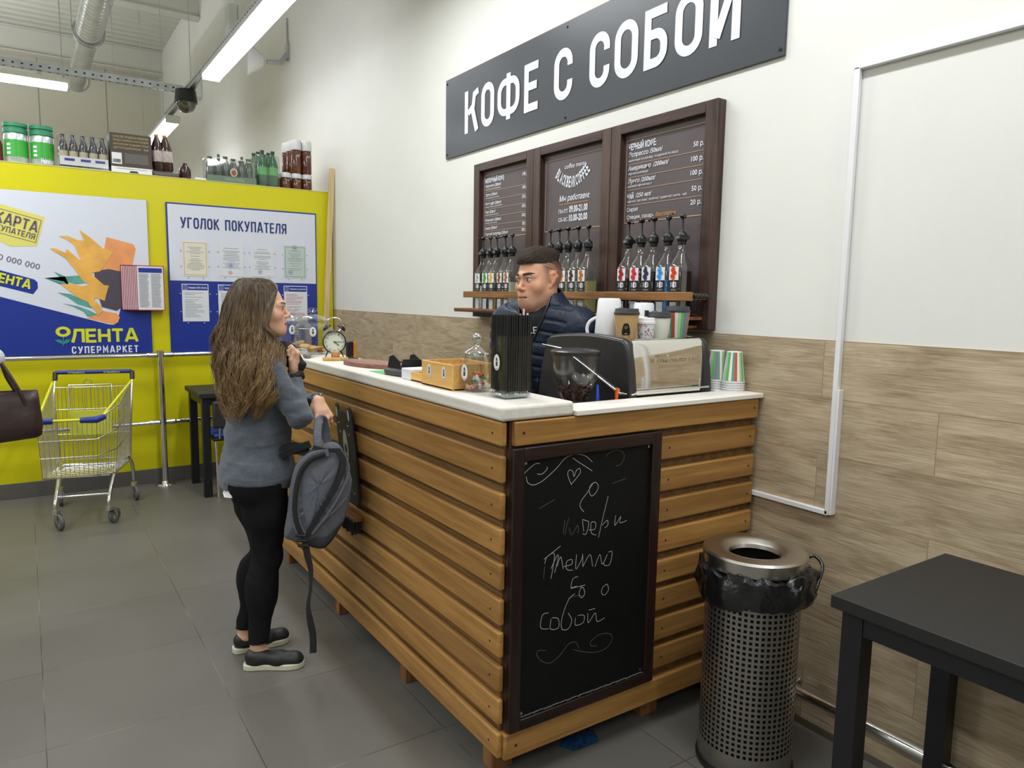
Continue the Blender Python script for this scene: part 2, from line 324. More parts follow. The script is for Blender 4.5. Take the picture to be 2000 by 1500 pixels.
def floormat():
    m = bpy.data.materials.new('grey_floor_tile'); m.use_nodes = True; nt = m.node_tree; b = nt.nodes['Principled BSDF']; L = nt.links.new
    tc = nt.nodes.new('ShaderNodeTexCoord'); mp = nt.nodes.new('ShaderNodeMapping'); mp.inputs['Location'].default_value = (2.78+.605*20, .015+.6*20, 0); L(tc.outputs['Object'], mp.inputs[0])
    br = nt.nodes.new('ShaderNodeTexBrick'); br.offset = 0; br.inputs['Scale'].default_value = 1; br.inputs['Brick Width'].default_value = .605; br.inputs['Row Height'].default_value = .6; br.inputs['Mortar Size'].default_value = .0017; br.inputs['Mortar Smooth'].default_value = .1
    br.inputs['Color1'].default_value = (*rgb(100, 97, 92), 1); br.inputs['Color2'].default_value = (*rgb(107, 104, 98), 1); br.inputs['Mortar'].default_value = (*rgb(112, 108, 101), 1); L(mp.outputs[0], br.inputs[0])
    n = nt.nodes.new('ShaderNodeTexNoise'); n.inputs['Scale'].default_value = 1.7; n.inputs['Detail'].default_value = 6; L(tc.outputs['Object'], n.inputs[0])
    # the joints are dark in places and dusty pale in others
    n2 = nt.nodes.new('ShaderNodeTexNoise'); n2.inputs['Scale'].default_value = 2.3; n2.inputs['Detail'].default_value = 4; L(tc.outputs['Object'], n2.inputs[0])
    rj = nt.nodes.new('ShaderNodeValToRGB'); rj.color_ramp.elements[0].position = .46; rj.color_ramp.elements[1].position = .6; rj.color_ramp.elements[0].color = (*rgb(66, 62, 56), 1); rj.color_ramp.elements[1].color = (*rgb(128, 124, 115), 1); L(n2.outputs[0], rj.inputs[0])
    mj = nt.nodes.new('ShaderNodeMix'); mj.data_type = 'RGBA'; L(br.outputs['Fac'], mj.inputs['Factor']); L(br.outputs['Color'], mj.inputs['A']); L(rj.outputs[0], mj.inputs['B'])
    hs = nt.nodes.new('ShaderNodeHueSaturation'); mr = nt.nodes.new('ShaderNodeMapRange'); mr.inputs[1].default_value = .3; mr.inputs[2].default_value = .7; mr.inputs[3].default_value = .92; mr.inputs[4].default_value = 1.08; L(n.outputs[0], mr.inputs[0]); L(mr.outputs[0], hs.inputs['Value']); L(mj.outputs['Result'], hs.inputs['Color']); L(hs.outputs[0], b.inputs['Base Color'])
    n3 = nt.nodes.new('ShaderNodeTexNoise'); n3.inputs['Scale'].default_value = 160; n3.inputs['Detail'].default_value = 3; L(tc.outputs['Object'], n3.inputs[0])
    bp = nt.nodes.new('ShaderNodeBump'); bp.inputs['Strength'].default_value = .12; bp.inputs['Distance'].default_value = .002
    iv = nt.nodes.new('ShaderNodeMath'); iv.operation = 'MULTIPLY_ADD'; iv.inputs[1].default_value = -3; L(br.outputs['Fac'], iv.inputs[0]); L(n3.outputs[0], iv.inputs[2]); L(iv.outputs[0], bp.inputs['Height']); L(bp.outputs[0], b.inputs['Normal'])
    b.inputs['Roughness'].default_value = .38; b.inputs['Specular IOR Level'].default_value = .35
    return m
X0, X1, Y0, ZC = -15.7, 5.0, -9.0, 5.93
m = MB(); m.box(X0-.2, X1+.2, Y0-.2, YW+.2, -.2, 0); struct(m.build('floor', floormat()))
m = MB(); m.box(X0-.2, X1+.2, YW, YW+.2, 1.418, ZC); struct(m.build('wall_right', M_wall))
m = MB(); m.box(X0-.2, X1+.2, YW-.004, YW+.2, 0, 1.418); struct(m.build('wall_right_tiles', tilemat()))
M_far = mat('far_wall_panel', rgb(222, 219, 206), .6)
m = MB(); m.box(X0-.2, X0, Y0, YW, 0, ZC); struct(m.build('wall_far', M_far))
m = MB(); m.box(X0-.2, X1+.2, Y0-.2, Y0, 0, ZC); struct(m.build('wall_left', M_far))
m = MB(); m.box(X1, X1+.2, Y0, YW, 0, ZC); struct(m.build('wall_back', M_far))
# panel seams of the far wall
m = MB()
for k in range(8): m.box(X0-.002, X0+.006, YW-.9-1.05*k, YW-.888-1.05*k, 2.0, ZC)
struct(m.build('trim_1', mat('panel_seam', rgb(168, 164, 152), .7)))
# profiled steel ceiling: ribs run across the hall
m = MB(); n = 0; y = YW
prof = []
x = X0
while x < X1:
    prof += [(x, ZC), (x+.10, ZC), (x+.13, ZC+.05), (x+.19, ZC+.05), (x+.22, ZC)]; x += .25
vs = []; fs = []
for a, z in prof: vs += [(a, Y0, z), (a, YW, z)]
for i in range(len(prof)-1): fs.append((2*i, 2*i+2, 2*i+3, 2*i+1))
m.add(vs, fs); m.box(X0, X1, Y0, YW, ZC+.06, ZC+.1)
struct(m.build('ceiling', mat('white_steel_deck', rgb(206, 205, 196), .5)))
m = MB()
for xb in (-15.3, -11.9, -8.5, -5.1, -1.7, 1.7):
    m.box(xb-.1, xb+.1, Y0, YW-.01, ZC-.42, ZC-.40); m.box(xb-.012, xb+.012, Y0, YW-.01, ZC-.4, ZC-.02); m.box(xb-.1, xb+.1, Y0, YW-.01, ZC-.025, ZC-.005)
struct(m.build('trim_2', mat('white_beam_paint', rgb(214, 213, 206), .5)))
# round spiral duct
duct = thing('spiral_duct', 'round silver spiral ventilation duct running under the steel ceiling', 'duct', (-11.5, .75, 4.6))
def dpt(x): return (x, .80, 4.55)
m = MB(); N = 300; P = []; R = []
for i in range(N):
    x = -12.7+8.5*i/(N-1); P.append(dpt(x)); R.append((.14 if x > -10.2 else .115)+(.004 if i % 4 == 0 else 0))
m.tube(P, R, 24); m.build('duct_pipe', mat('zinc_duct', (.62, .64, .66), .25, 1, noise=.1, nscale=6), duct, smooth=60)
for x in (-7.0, -10.2, -12.5):
    m = MB(); c = dpt(x); m.tube([(c[0], c[1]+.16*math.cos(a), c[2]+.16*math.sin(a)) for a in np.linspace(0, 2*PI, 24, endpoint=False)], .012, 6, closed=True)
    m.tube([(c[0], c[1]-.17, c[2]), (c[0], c[1]-.17, ZC)], .006, 6); m.tube([(c[0], c[1]+.17, c[2]), (c[0], c[1]+.17, ZC)], .006, 6); m.build('hanger_clamp', M_galv, duct, smooth=60)

# ------------------------------------------------------------ lights hung on trunking
M_tube = mat('lit_fluorescent_diffuser', (1, 1, 1), .5, emit=(.93, .95, 1.0), estr=14)
M_lamphouse = mat('lamp_housing', rgb(225, 228, 232), .4)
def lamp(label, p, L, alongx=True):
    t = thing('fluorescent_lamp', label, 'lamp', p, 0, 'fluorescent strip lamps under the ceiling')
    def bx(mb, a0, a1, b0, b1, z0, z1): mb.box(*((a0, a1, b0, b1) if alongx else (b0, b1, a0, a1)), z0, z1)
    m = MB(); bx(m, 0, L, -.085, .085, .045, .09); m.build('housing', M_lamphouse, t, local=True, bevel=.006)
    m = MB(); bx(m, .02, L-.02, -.075, .075, 0, .046); m.build('diffuser', M_tube, t, local=True, bevel=.012)
    m = MB(); bx(m, -.004, .02, -.08, .08, -.002, .088); bx(m, L-.02, L+.004, -.08, .08, -.002, .088); m.build('end_cap', M_lamphouse, t, local=True, bevel=.003)
    m = MB()
    for a in (.25, L-.25): bx(m, a-.02, a+.02, -.03, .03, .09, .135)
    m.build('clip', M_galv, t, local=True)
lamp('large lit fluorescent lamp nearest the camera, above the camera side of the junction', (-7.64, 1.6, 3.56), 2.5)
lamp('short lit fluorescent lamp just above the beer bottles, beyond the rail junction', (-11.4, 1.6, 3.56), 1.65)
lamp('lit fluorescent lamp at the left picture edge under the cross rail', (-8.85, -1.15, 3.56), 1.65, False)
def rail(name, label, p, q):
    t = thing(name, label, 'rail', p)
    m = MB(); p, q = Vector(p), Vector(q); d = (q-p).normalized(); sd = d.cross(Vector((0, 0, 1)))
    for s in (-1, 1): m.bar(p+sd*.03*s, q+sd*.03*s, .003, .07)
    m.bar(p+Vector((0, 0, .035)), q+Vector((0, 0, .035)), .06, .003); m.bar(p-Vector((0, 0, .035)), q-Vector((0, 0, .035)), .06, .003)
    m.build('channel', M_galv, t)
    m = MB(); k = 0; L = (q-p).length
    while k < L:
        c = p+d*k
        for s in (-1, 1): m.bar(c+sd*.0325*s, c+d*.02+sd*.0325*s, .002, .014)
        m.bar(c+Vector((0, 0, -.0375)), c+d*.02+Vector((0, 0, -.0375)), .014, .002); k += .075
    m.build('slots', mat('dark_slot', (.02, .02, .025), .8), t)
    return t
rl = rail('lamp_rail', 'perforated galvanised rail carrying lamps away along the wall', (-12.5, 1.6, 3.72), (-4.4, 1.6, 3.72))
rc = rail('cross_rail', 'perforated galvanised cross rail running left from the junction', (-8.83, -3.2, 3.735), (-8.83, 1.56, 3.735))
m = MB(); x = -12.2
for x in (-12.2, -10.4, -8.6, -6.6): m.tube([(x, 1.6, 3.74), (x, 1.6, ZC)], .004, 5)
m.build('hanging_wire', M_galv, rl)
m = MB()
for y in (-2.6, -.6, .9): m.tube([(-8.83, y, 3.76), (-8.83, y, ZC)], .004, 5)
m.build('hanging_wire', M_galv, rc)
t = thing('dome_camera', 'black dome security camera under the rail junction', 'camera', (-8.62, 1.55, 3.5))
m = MB(); m.cyl((-8.62, 1.55, 3.68), (-8.62, 1.55, 3.60), .10, .11, 24); m.cyl((-8.62, 1.55, 3.60), (-8.62, 1.55, 3.55), .11, .115, 24); m.build('camera_base', M_black, t, smooth=40)
m = MB(); m.lathe([(.1, 0), (.095, -.04), (.07, -.08), (.035, -.1), (0, -.105)], 24, (-8.62, 1.55, 3.55)); m.build('dome', mat('smoked_dome', (.05, .05, .06), .06, spec=.9, coat=1), t, smooth=60)
# wall siren/speaker
t = thing('wall_loudspeaker', 'white round loudspeaker on a bracket high on the cream wall', 'loudspeaker', (-7.66, 2.3, 3.8))
wl = Vector((-7.66, 2.10, 3.84))
m = MB(); m.T = Matrix.Translation(wl) @ Matrix.Rotation(math.radians(-100), 4, 'Z') @ Matrix.Rotation(PI/2, 4, 'Y')
m.lathe([(0, .0), (.06, 0), (.09, .04), (.15, .13), (.155, .15), (.14, .15), (.05, .06), (0, .05)], 24); m.T = None; m.build('horn', M_white, t, smooth=40)
m = MB(); m.tube([(-7.66, 2.14, 3.84), (-7.66, 2.28, 3.86), (-7.66, 2.34, 3.95)], .025, 8); m.box(-7.70, -7.62, 2.33, 2.356, 3.9, 4.05); m.tube([(-7.66, 2.345, 4.05), (-7.66, 2.345, 4.30)], .008, 6); m.build('bracket', M_galv, t, smooth=40)
for lb, (x, y, z) in (('grey electrical box on the cream wall behind the nearest lamp', (-9.75, 2.3, 4.87)), ('small grey box on the wall below the rail junction', (-11.95, 2.3, 4.58))):
    m = MB(); m.box(x-.11, x+.11, 2.25, 2.356, z-.17, z+.17); tag(m.build('junction_box', M_lamphouse, bevel=.008), lb, 'box')

# ------------------------------------------------------------ yellow partition
ZT = 2.455
m = MB(); m.box(XW-.7, XW, -4.0, 2.345, 0, ZT); struct(m.build('wall_yellow', M_yellow))
m = MB(); m.box(XW, XW+.012, -4.0, 2.345, 0, .117); struct(m.build('baseboard_yellow', mat('grey_plinth', rgb(92, 90, 86), .5), bevel=.002))
m = MB(); m.box(XW-.7, XW+.003, -4.0, 2.345, ZT, ZT+.006); struct(m.build('trim_3', mat('pale_edge', rgb(210, 204, 150), .5)))
m = MB(); m.bar((-6.40, 2.19, 0.0), (-6.40, 2.335, 2.66), .045, .028, (1, 0, 0)); tag(m.build('wooden_lath', wood('pine', rgb(214, 184, 132), rgb(232, 208, 160), 'Z'), bevel=.002), 'pale pine lath leaning in the corner beside the yellow wall', 'lath')

# plaster screws of wall
# white cable duct on the right wall
t = thing('cable_trunking', 'white plastic cable trunking framing the right part of the wall', 'trunking', (-1.46, YW, .8))
def yb(z): return YW if z > 1.418 else YW-.004
m = MB(); m.box(-1.472, -1.452, YW-.022, YW-.004, .80, 2.325); m.build('trunking_run', M_white, t, bevel=.002)
m = MB(); m.box(-1.448, -1.44, YW-.03, YW-.004, .805, 1.25); m.build('loose_cover', M_white, t, bevel=.001)
m = MB(); m.box(-1.475, -.2, YW-.022, YW, 2.318, 2.338); m.build('trunking_run', M_white, t, bevel=.002)
m = MB(); m.box(-1.80, -1.46, YW-.022, YW-.004, .797, .815); m.build('trunking_run', M_white, t, bevel=.002)
t = thing('bumper_rail', 'steel bumper tube along the foot of the tiled wall behind the bin', 'rail', (-1.4, YW-.06, .12))
m = MB(); m.tube([(-1.56, YW-.06, .13), (.6, YW-.06, .13)], .021, 16); m.build('tube', M_chrome, t, smooth=40)
m = MB()
for x in (-1.55, -.55, .35): m.cyl((x, YW-.005, .13), (x, YW-.05, .13), .012, None, 10); m.cyl((x, YW-.012, .13), (x, YW-.004, .13), .03, None, 16); m.tube([(x-.02, YW-.06, .13), (x+.02, YW-.06, .13)], .026, 14)
m.build('wall_bracket', M_chrome, t, smooth=40)

# ------------------------------------------------------------ big sign
t = thing('coffee_sign', 'long charcoal wall sign with big white letters above the menu boards', 'sign', (-3.03, YW, 2.44))
m = MB(); m.box(-4.318, -1.755, YW-.012, YW-.004, 2.44, 2.932); m.build('panel', M_sign, t, bevel=.001)
LT = MB(); TH = .0415; ZB, H_ = 2.556, .252
def glyph(ch, x0, x1):
    W = x1-x0; h = H_; t_ = TH; a = t_/2
    fn = lambda u, v: (x0+u, YW-.0135, ZB+v)
    cnt_ = [0]
    def st(pts, closed=False, wd=t_):
        cnt_[0] += 1; dd = .0006*cnt_[0]; LT.ribbon(pts, wd, lambda u, v: (x0+u, YW-.0135-dd, ZB+v), closed)
    r = min(W/2-a, .075)
    if ch == 'О':
        P = rrect(a, W-a, a, h-a, r, 8); st(P, True)
    elif ch == 'С':
        P = [(W-a, h*.64)]+arc(W-a-r, h-a-r, r, 0, 90, 8)+arc(a+r, h-a-r, r, 90, 180, 8)+arc(a+r, a+r, r, 180, 270, 8)+arc(W-a-r, a+r, r, 270, 360, 8)+[(W-a, h*.36)]; st(P)
    elif ch == 'К':
        st([(a, 0), (a, h)]); st([(a+t_*.6, h*.46), (W*.62, h*.60), (W*.70, h*.86), (W-.002, h-.02)], wd=t_*.9); st([(W*.52, h*.62), (W-a*.9, 0)], wd=t_)
    elif ch == 'Ф':
        st([(W/2, -.0), (W/2, h)]); P = rrect(a, W-a, h*.17, h*.83, min(W/2-a, .06), 8); st(P, True, t_*.92)
    elif ch == 'Е':
        st([(a, 0), (a, h)]); st([(t_, h-a), (W, h-a)]); st([(t_, a), (W, a)]); st([(t_, h*.52), (W*.92, h*.52)])
    elif ch == 'Б':
        st([(a, 0), (a, h)]); st([(t_, h-a), (W*.95, h-a)]); P = [(t_, h*.56)]+arc(W-a-r, h*.56-r, r, 90, 0, 8)+arc(W-a-r, a+r, r, 0, -90, 8)+[(t_, a)]; st(P)
    elif ch == 'Й':
        st([(a, 0), (a, h)]); st([(W-a, 0), (W-a, h)]); st([(a+t_*.4, t_*.7), (W-a-t_*.4, h-t_*.7)], wd=t_*.95)
        P = arc(W/2, h+.045, .035, 180, 360, 8); st(P, wd=t_*.6)
for ch, a, b in (('К', -4.069, -3.903), ('О', -3.873, -3.728), ('Ф', -3.692, -3.463), ('Е', -3.42, -3.289), ('С', -3.148, -2.996), ('С', -2.863, -2.717), ('О', -2.682, -2.526), ('Б', -2.487, -2.345), ('О', -2.303, -2.151), ('Й', -2.114, -1.961)): glyph(ch, a, b)
LT.build('lettering', M_letter, t)
m = MB()
for x in (-4.30, -3.05, -1.775):
    for z in (2.465, 2.905): m.cyl((x, YW-.004, z), (x, YW-.017, z), .006, None, 10)
m.build('screw', M_black, t)

# ------------------------------------------------------------ yellow-wall rail, posts
t = thing('trolley_rail', 'chrome two-bar crash rail with posts in front of the yellow wall', 'rail', (-6.36, .885, 0))
m = MB(); m.tube([(-6.36, .885, 0), (-6.36, .885, 1.085)], .025, 20); m.cyl((-6.36, .885, 1.085), (-6.36, .885, 1.092), .03, .02, 20); m.build('post', M_chrome, t, smooth=40)
m = MB(); m.cyl((-6.36, .885, 0), (-6.36, .885, .012), .075, .07, 28); m.cyl((-6.36, .885, .012), (-6.36, .885, .03), .035, .028, 20); m.build('foot_flange', M_chrome, t, smooth=40)
for z in (1.052, .51):
    m = MB(); m.tube([(-6.36, -2.6, z), (-6.36, .86, z)], .018, 16); m.tube([(-6.36, .91, z), (-6.36, 2.3, z)], .018, 16); m.build('bar', M_chrome, t, smooth=40)
    m = MB()
    for s in (-1, 1): m.cyl((-6.36, .885+s*.03, z), (-6.36, .885+s*.085, z), .023, None, 16); m.cyl((-6.36, .885+s*.085, z), (-6.36, .885+s*.1, z), .023, .018, 16)
    m.build('socket', M_chrome, t, smooth=40)

# ------------------------------------------------------------ posters on the yellow wall
XP = XW+.012
def yz(d): return lambda a, b: (XP+d, a, b)
t = thing('loyalty_card_poster', 'large store poster with a printed sunflower card on the yellow wall', 'poster', (XP, .2, 1.07))
m = MB(); m.box(XW, XP, -1.6, .842, 1.068, 2.262); m.build('board', M_blue, t, bevel=.001)
# white upper area and the tilted card
m = MB(); m.flat([(-1.6, 2.2615), (-1.6, 1.95), (-.138, 1.499), (.537, 1.296), (.575, 1.29), (.60, 1.315), (.70, 1.68), (.841, 1.68), (.841, 2.2615)][::-1], yz(.0015)); m.build('white_field', M_posterwhite, t)
M_petal = mat('petal_orange', rgb(236, 178, 84), .45, noise=.16, nscale=7); M_petal2 = mat('petal_peach', rgb(240, 160, 100), .45, noise=.12, nscale=6)
m = MB(); m.flat([(.554, 1.962), (.737, 1.917), (.752, 1.88), (.70, 1.66), (.50, 1.70), (.535, 1.87)], yz(.003)); m.flat([(.50, 1.40), (.60, 1.38), (.62, 1.35), (.605, 1.31), (.575, 1.293), (.40, 1.345)], yz(.003)); m.build('card_corner', M_petal2, t)
m = MB(); m.flat([(.46, 1.70), (.56, 1.72), (.66, 1.70), (.70, 1.66), (.655, 1.44), (.60, 1.40), (.50, 1.43), (.47, 1.56)], yz(.004)); m.build('flower_centre', mat('sunflower_core', rgb(78, 70, 84), .5), t)
m = MB(); PD = 0
for poly in ([(.241,1.952),(.30,1.955),(.36,1.93),(.405,1.925),(.378,2.004),(.45,1.95),(.528,1.874),(.60,1.86),(.56,1.79),(.50,1.70),(.45,1.69),(.40,1.72),(.37,1.80),(.34,1.89),(.29,1.93)],
             [(.183,1.857),(.22,1.86),(.28,1.83),(.29,1.86),(.35,1.80),(.40,1.75),(.44,1.70),(.46,1.66),(.52,1.60),(.50,1.585),(.43,1.59),(.38,1.63),(.34,1.70),(.28,1.79),(.23,1.825)],
             [(.239,1.598),(.31,1.60),(.38,1.585),(.43,1.60),(.50,1.60),(.555,1.593),(.535,1.53),(.522,1.476),(.49,1.49),(.46,1.50),(.42,1.46),(.36,1.49),(.30,1.54)],
             [(.40,1.50),(.44,1.49),(.49,1.44),(.505,1.40),(.48,1.37),(.47,1.36),(.455,1.40),(.42,1.44)]): PD += .0004; m.flat(poly[::-1], yz(.0045+PD))
m.build('petals', M_petal, t)
m = MB(); PD = 0
for poly in ([(.20,1.69),(.27,1.655),(.36,1.665),(.40,1.61),(.34,1.60),(.25,1.62),(.14,1.64),(.24,1.60),(.30,1.57)], [(.215,1.535),(.30,1.525),(.34,1.50),(.42,1.49),(.46,1.44),(.43,1.42),(.34,1.45),(.28,1.50)], [(.24,1.455),(.34,1.435),(.42,1.40),(.47,1.37),(.44,1.36),(.40,1.355),(.38,1.39),(.31,1.43)]): PD -= .0003; m.flat(poly[::-1], yz(.0042+PD))
m.build('leaves', mat('poster_teal', rgb(92, 160, 146), .5, noise=.2, nscale=9), t)
m = MB(); m.flat([(-.5, 2.25), (-.102, 2.157), (.163, 2.082), (.103, 1.871), (-.056, 1.86), (-.116, 1.892), (-.5, 1.98)][::-1], yz(.003)); m.build('badge', mat('pale_yellow_print', rgb(226, 218, 110), .45), t)
M_grey = mat('grey_purple_print', rgb(96, 84, 110), .5)
def tilt(ox, oy, ang, d):
    c, s = math.cos(ang), math.sin(ang)
    return lambda a, b: (XP+d, ox+a*c-b*s, oy+a*s+b*c)
m = MB(); A = math.radians(-15)
tl3 = lambda ox, oy, ang, d: (lambda a, b, dd: tilt(ox, oy, ang, d+dd)(a, b)); stroke_word(m, 'КАРТА', -.255, 0, 0, .078, tl3(.106, 1.968, A, .005), .012); stroke_word(m, 'ПОКУПАТЕЛЯ', -.30, 0, 0, .042, tl3(.09, 1.916, A, .005), .006)
f_ = tilt(.09, 1.916, A, .005); m.ribbon([(-.34, .15), (.012, .15), (.012, -.018), (-.34, -.018)], .003, f_)
text_fit(m, '000 000 000', -.32, 0, 0, .043, tilt(.109, 1.698, A, .003))
m.build('card_lettering', M_grey, t)
m = MB(); m.flat([(-.5, 1.80), (.075, 1.628), (.094, 1.608), (.094, 1.565), (.063, 1.52), (-.5, 1.68)][::-1], yz(.003)); m.build('name_tag', M_blue, t)
M_ly = mat('logo_yellow', rgb(222, 224, 40), .45)
m = MB(); stroke_word(m, 'ЛЕНТА', -.245, 0, 0, .066, tl3(.043, 1.556, A, .006), .0135, gap=.16)
stroke_word(m, 'ЛЕНТА', .292, .74, 1.159, 1.26, lambda a, b, d: (XP+.0025+d, a, b), .021, gap=.14)
P = []
for k in range(36):
    a = 2*PI*k/36; r_ = .052 if k % 2 else .045; P.append((.237+r_*math.cos(a), 1.242+r_*.8*math.sin(a)))
Q = [(.237+.024*math.cos(2*PI*k/36), 1.242+.019*math.sin(2*PI*k/36)) for k in range(36)]
m.add([(XP+.0025, a, b) for a, b in P]+[(XP+.0025, a, b) for a, b in Q], [(k, (k+1) % 36, 36+(k+1) % 36, 36+k) for k in range(36)])
m.build('logo_lettering', M_ly, t)
m = MB(); m.flat([(.18, 1.18), (.21, 1.185), (.235, 1.165), (.255, 1.185), (.285, 1.18), (.26, 1.155), (.235, 1.15), (.205, 1.158)][::-1], yz(.0025)); m.ribbon([(.237, 1.2), (.232, 1.135)], .006, yz(.0026)); m.build('logo_leaves', mat('logo_green', rgb(40, 140, 130), .5), t)
m = MB(); stroke_word(m, 'СУПЕРМАРКЕТ', .288, .738, 1.075, 1.128, lambda a, b, d: (XP+.0025+d, a, b), .0095, gap=.42); m.build('lettering', M_letter, t)

t = thing('customer_notice_board', 'blue and white information board headed with blue lettering on the yellow wall', 'notice board', (XP, 1.6, 1.07))
m = MB(); m.box(XW, XP, .978, 2.196, 1.062, 2.262); m.build('board', M_blue, t, bevel=.001)
m = MB(); m.flat([(.99, 1.645), (.99, 2.25), (2.186, 2.25), (2.186, 1.645)], yz(.0015)); m.build('white_field', M_posterwhite, t)
m = MB(); stroke_word(m, 'УГОЛОК ПОКУПАТЕЛЯ', 1.084, 1.93, 2.066, 2.152, lambda a, b, d: (XP+.003+d, a, b), .0125, gap=.28); m.build('lettering', mat('navy_print', rgb(34, 50, 112), .5), t)
M_dots = mat('print_grey', rgb(150, 150, 158), .6)
def sheet(label, a0, a1, b0, b1, mp, border=None, header=None, red=False, seals=()):
    s = thing('pinned_document', label, 'document', (XP+.004, (a0+a1)/2, b0), 0, 'papers pinned on the notice board')
    q = MB(); q.box(XP+.002, XP+.004, a0, a1, b0, b1); q.build('paper', mp, s)
    if border:
        q = MB(); q.ribbon([(a0+.012, b0+.012), (a1-.012, b0+.012), (a1-.012, b1-.012), (a0+.012, b1-.012)], .004, yz(.0045), True); q.build('border', border, s)
    q = MB(); top = b1-.05
    if header:
        h = MB(); h.flat([(a0+.006, b1-.05), (a0+.006, b1-.006), (a1-.006, b1-.006), (a1-.006, b1-.05)], yz(.0045)); h.build('header_band', M_blue, s)
        h = MB(); text_fit(h, header, a0+.05, a1-.012, b1-.038, b1-.02, yz(.0055), bold=.02); h.ribbon([(a0+.016, b1-.045), (a0+.016, b1-.013), (a0+.04, b1-.013), (a0+.04, b1-.045)], .002, yz(.0055), True); text_fit(h, 'i', a0+.026, a0+.03, b1-.04, b1-.018, yz(.0055)); h.build('header_lettering', M_letter, s)
        top = b1-.075
    z = top; k = 0; rr = random.Random(int(a0*1000))
    while z > b0+(.06 if seals else .03):
        wd = (a1-a0-.04)*rr.uniform(.35, 1); x = a0+.02 if header else (a0+a1-wd)/2
        q.flat([(x, z), (x, z+.004), (x+wd, z+.004), (x+wd, z)], yz(.0045)); z -= .0125 if rr.random() > .15 else .022
    q.build('printed_lines', mat('print_red', rgb(200, 120, 130), .6) if red else M_dots, s)
    for (c, r_, mm) in seals:
        q = MB(); q.ribbon([(c[0]+r_*math.cos(2*PI*k/20), c[1]+r_*math.sin(2*PI*k/20)) for k in range(20)], .004, yz(.005), True); q.flat([(c[0]+r_*.5*math.cos(-2*PI*k/12), c[1]+r_*.5*math.sin(-2*PI*k/12)) for k in range(12)], yz(.005)); q.build('seal', mm, s)
    q = MB()
    for a, b in ((a0-.012, b0+.08), (a1+.012, b0+.08), (a0-.012, b1-.08), (a1+.012, b1-.08), (a0+.04, b0-.012), (a1-.04, b0-.012)): q.cyl((XP+.001, a, b), (XP+.007, a, b), .004, None, 8)
    q.build('pin', M_white if header else mat('metal_pin', (.3, .3, .3), .4, .8), s)
M_cream = mat('cream_paper', rgb(232, 226, 208), .7); M_pb = mat('seal_blue', rgb(130, 150, 200), .6); M_pr = mat('seal_red', rgb(220, 140, 130), .6)
sheet('cream certificate with a thin brown border, upper left of the notice board', 1.088, 1.28, 1.682, 1.965, M_cream, border=mat('brown_print', rgb(190, 170, 140), .6))
sheet('white letter with a red and a blue stamp, second in the upper row', 1.372, 1.562, 1.690, 1.968, M_paper, seals=(((1.46, 1.775), .018, M_pb), ((1.455, 1.72), .014, M_pr)))
sheet('white letter with one blue stamp, third in the upper row', 1.626, 1.815, 1.695, 1.972, M_paper, seals=(((1.70, 1.735), .016, M_pb),))
sheet('green bordered certificate at the right of the upper row', 1.904, 2.098, 1.690, 1.970, mat('mint_paper', rgb(196, 210, 204), .7), border=mat('green_print', rgb(130, 160, 150), .6), seals=(((1.96, 1.74), .02, M_pb), ((2.0, 1.95), .022, mat('seal_grey', rgb(140, 150, 150), .6))))
sheet('white notice with a blue header at the left of the lower row', 1.074, 1.278, 1.315, 1.620, M_paper, header='Реквизиты ООО «Лента»')
sheet('white notice with a blue header half hidden by the hair of the woman', 1.353, 1.568, 1.315, 1.620, M_paper, header='Адреса и телефоны')
sheet('white notice with reddish text at the right of the lower row', 1.898, 2.104, 1.312, 1.622, M_paper, header='Уважаемые покупатели!', red=True)

# red flip folder fixed on the wall
t = thing('flip_display_folder', 'red framed flip folder of paper sheets between the two posters', 'display folder', (XP, .79, 1.41))
M_red = mat('folder_red', rgb(178, 36, 56), .4)
m = MB(); m.box(XW, XW+.02, .66, .94, 1.42, 1.75); m.build('wall_plate', M_red, t, bevel=.002)
for k in range(10):
    ya, yb_, xx = .638+.0112*k, .936, XW+.024+.0065*k
    m = MB(); m.box(xx, xx+.003, ya, ya+.0045, 1.405, 1.755); m.box(xx, xx+.003, ya, yb_, 1.405, 1.411); m.box(xx, xx+.003, ya, yb_, 1.749, 1.755); m.box(xx, xx+.003, yb_-.006, yb_, 1.405, 1.755)
    f = m.build('panel_frame', M_red, t)
    m = MB(); m.box(xx+.0008, xx+.002, ya+.004, yb_-.005, 1.41, 1.75); m.build('sheet', M_paper, f)
def pf(a, b): return (xx+.0034, .745+(.925-.745)*a, b)
m = MB(); m.flat([(.06, 1.70), (.06, 1.735), (.98, 1.735), (.98, 1.70)], pf); m.build('header_band', M_blue, t)
m = MB(); z = 1.685
while z > 1.43:
    for a, b in ((.06, .46), (.54, .94)): m.flat([(a, z), (a, z+.005), (b-random.random()*.1, z+.005), (b-random.random()*.1, z)], pf)
    z -= .011
m.build('printed_lines', M_dots, t)
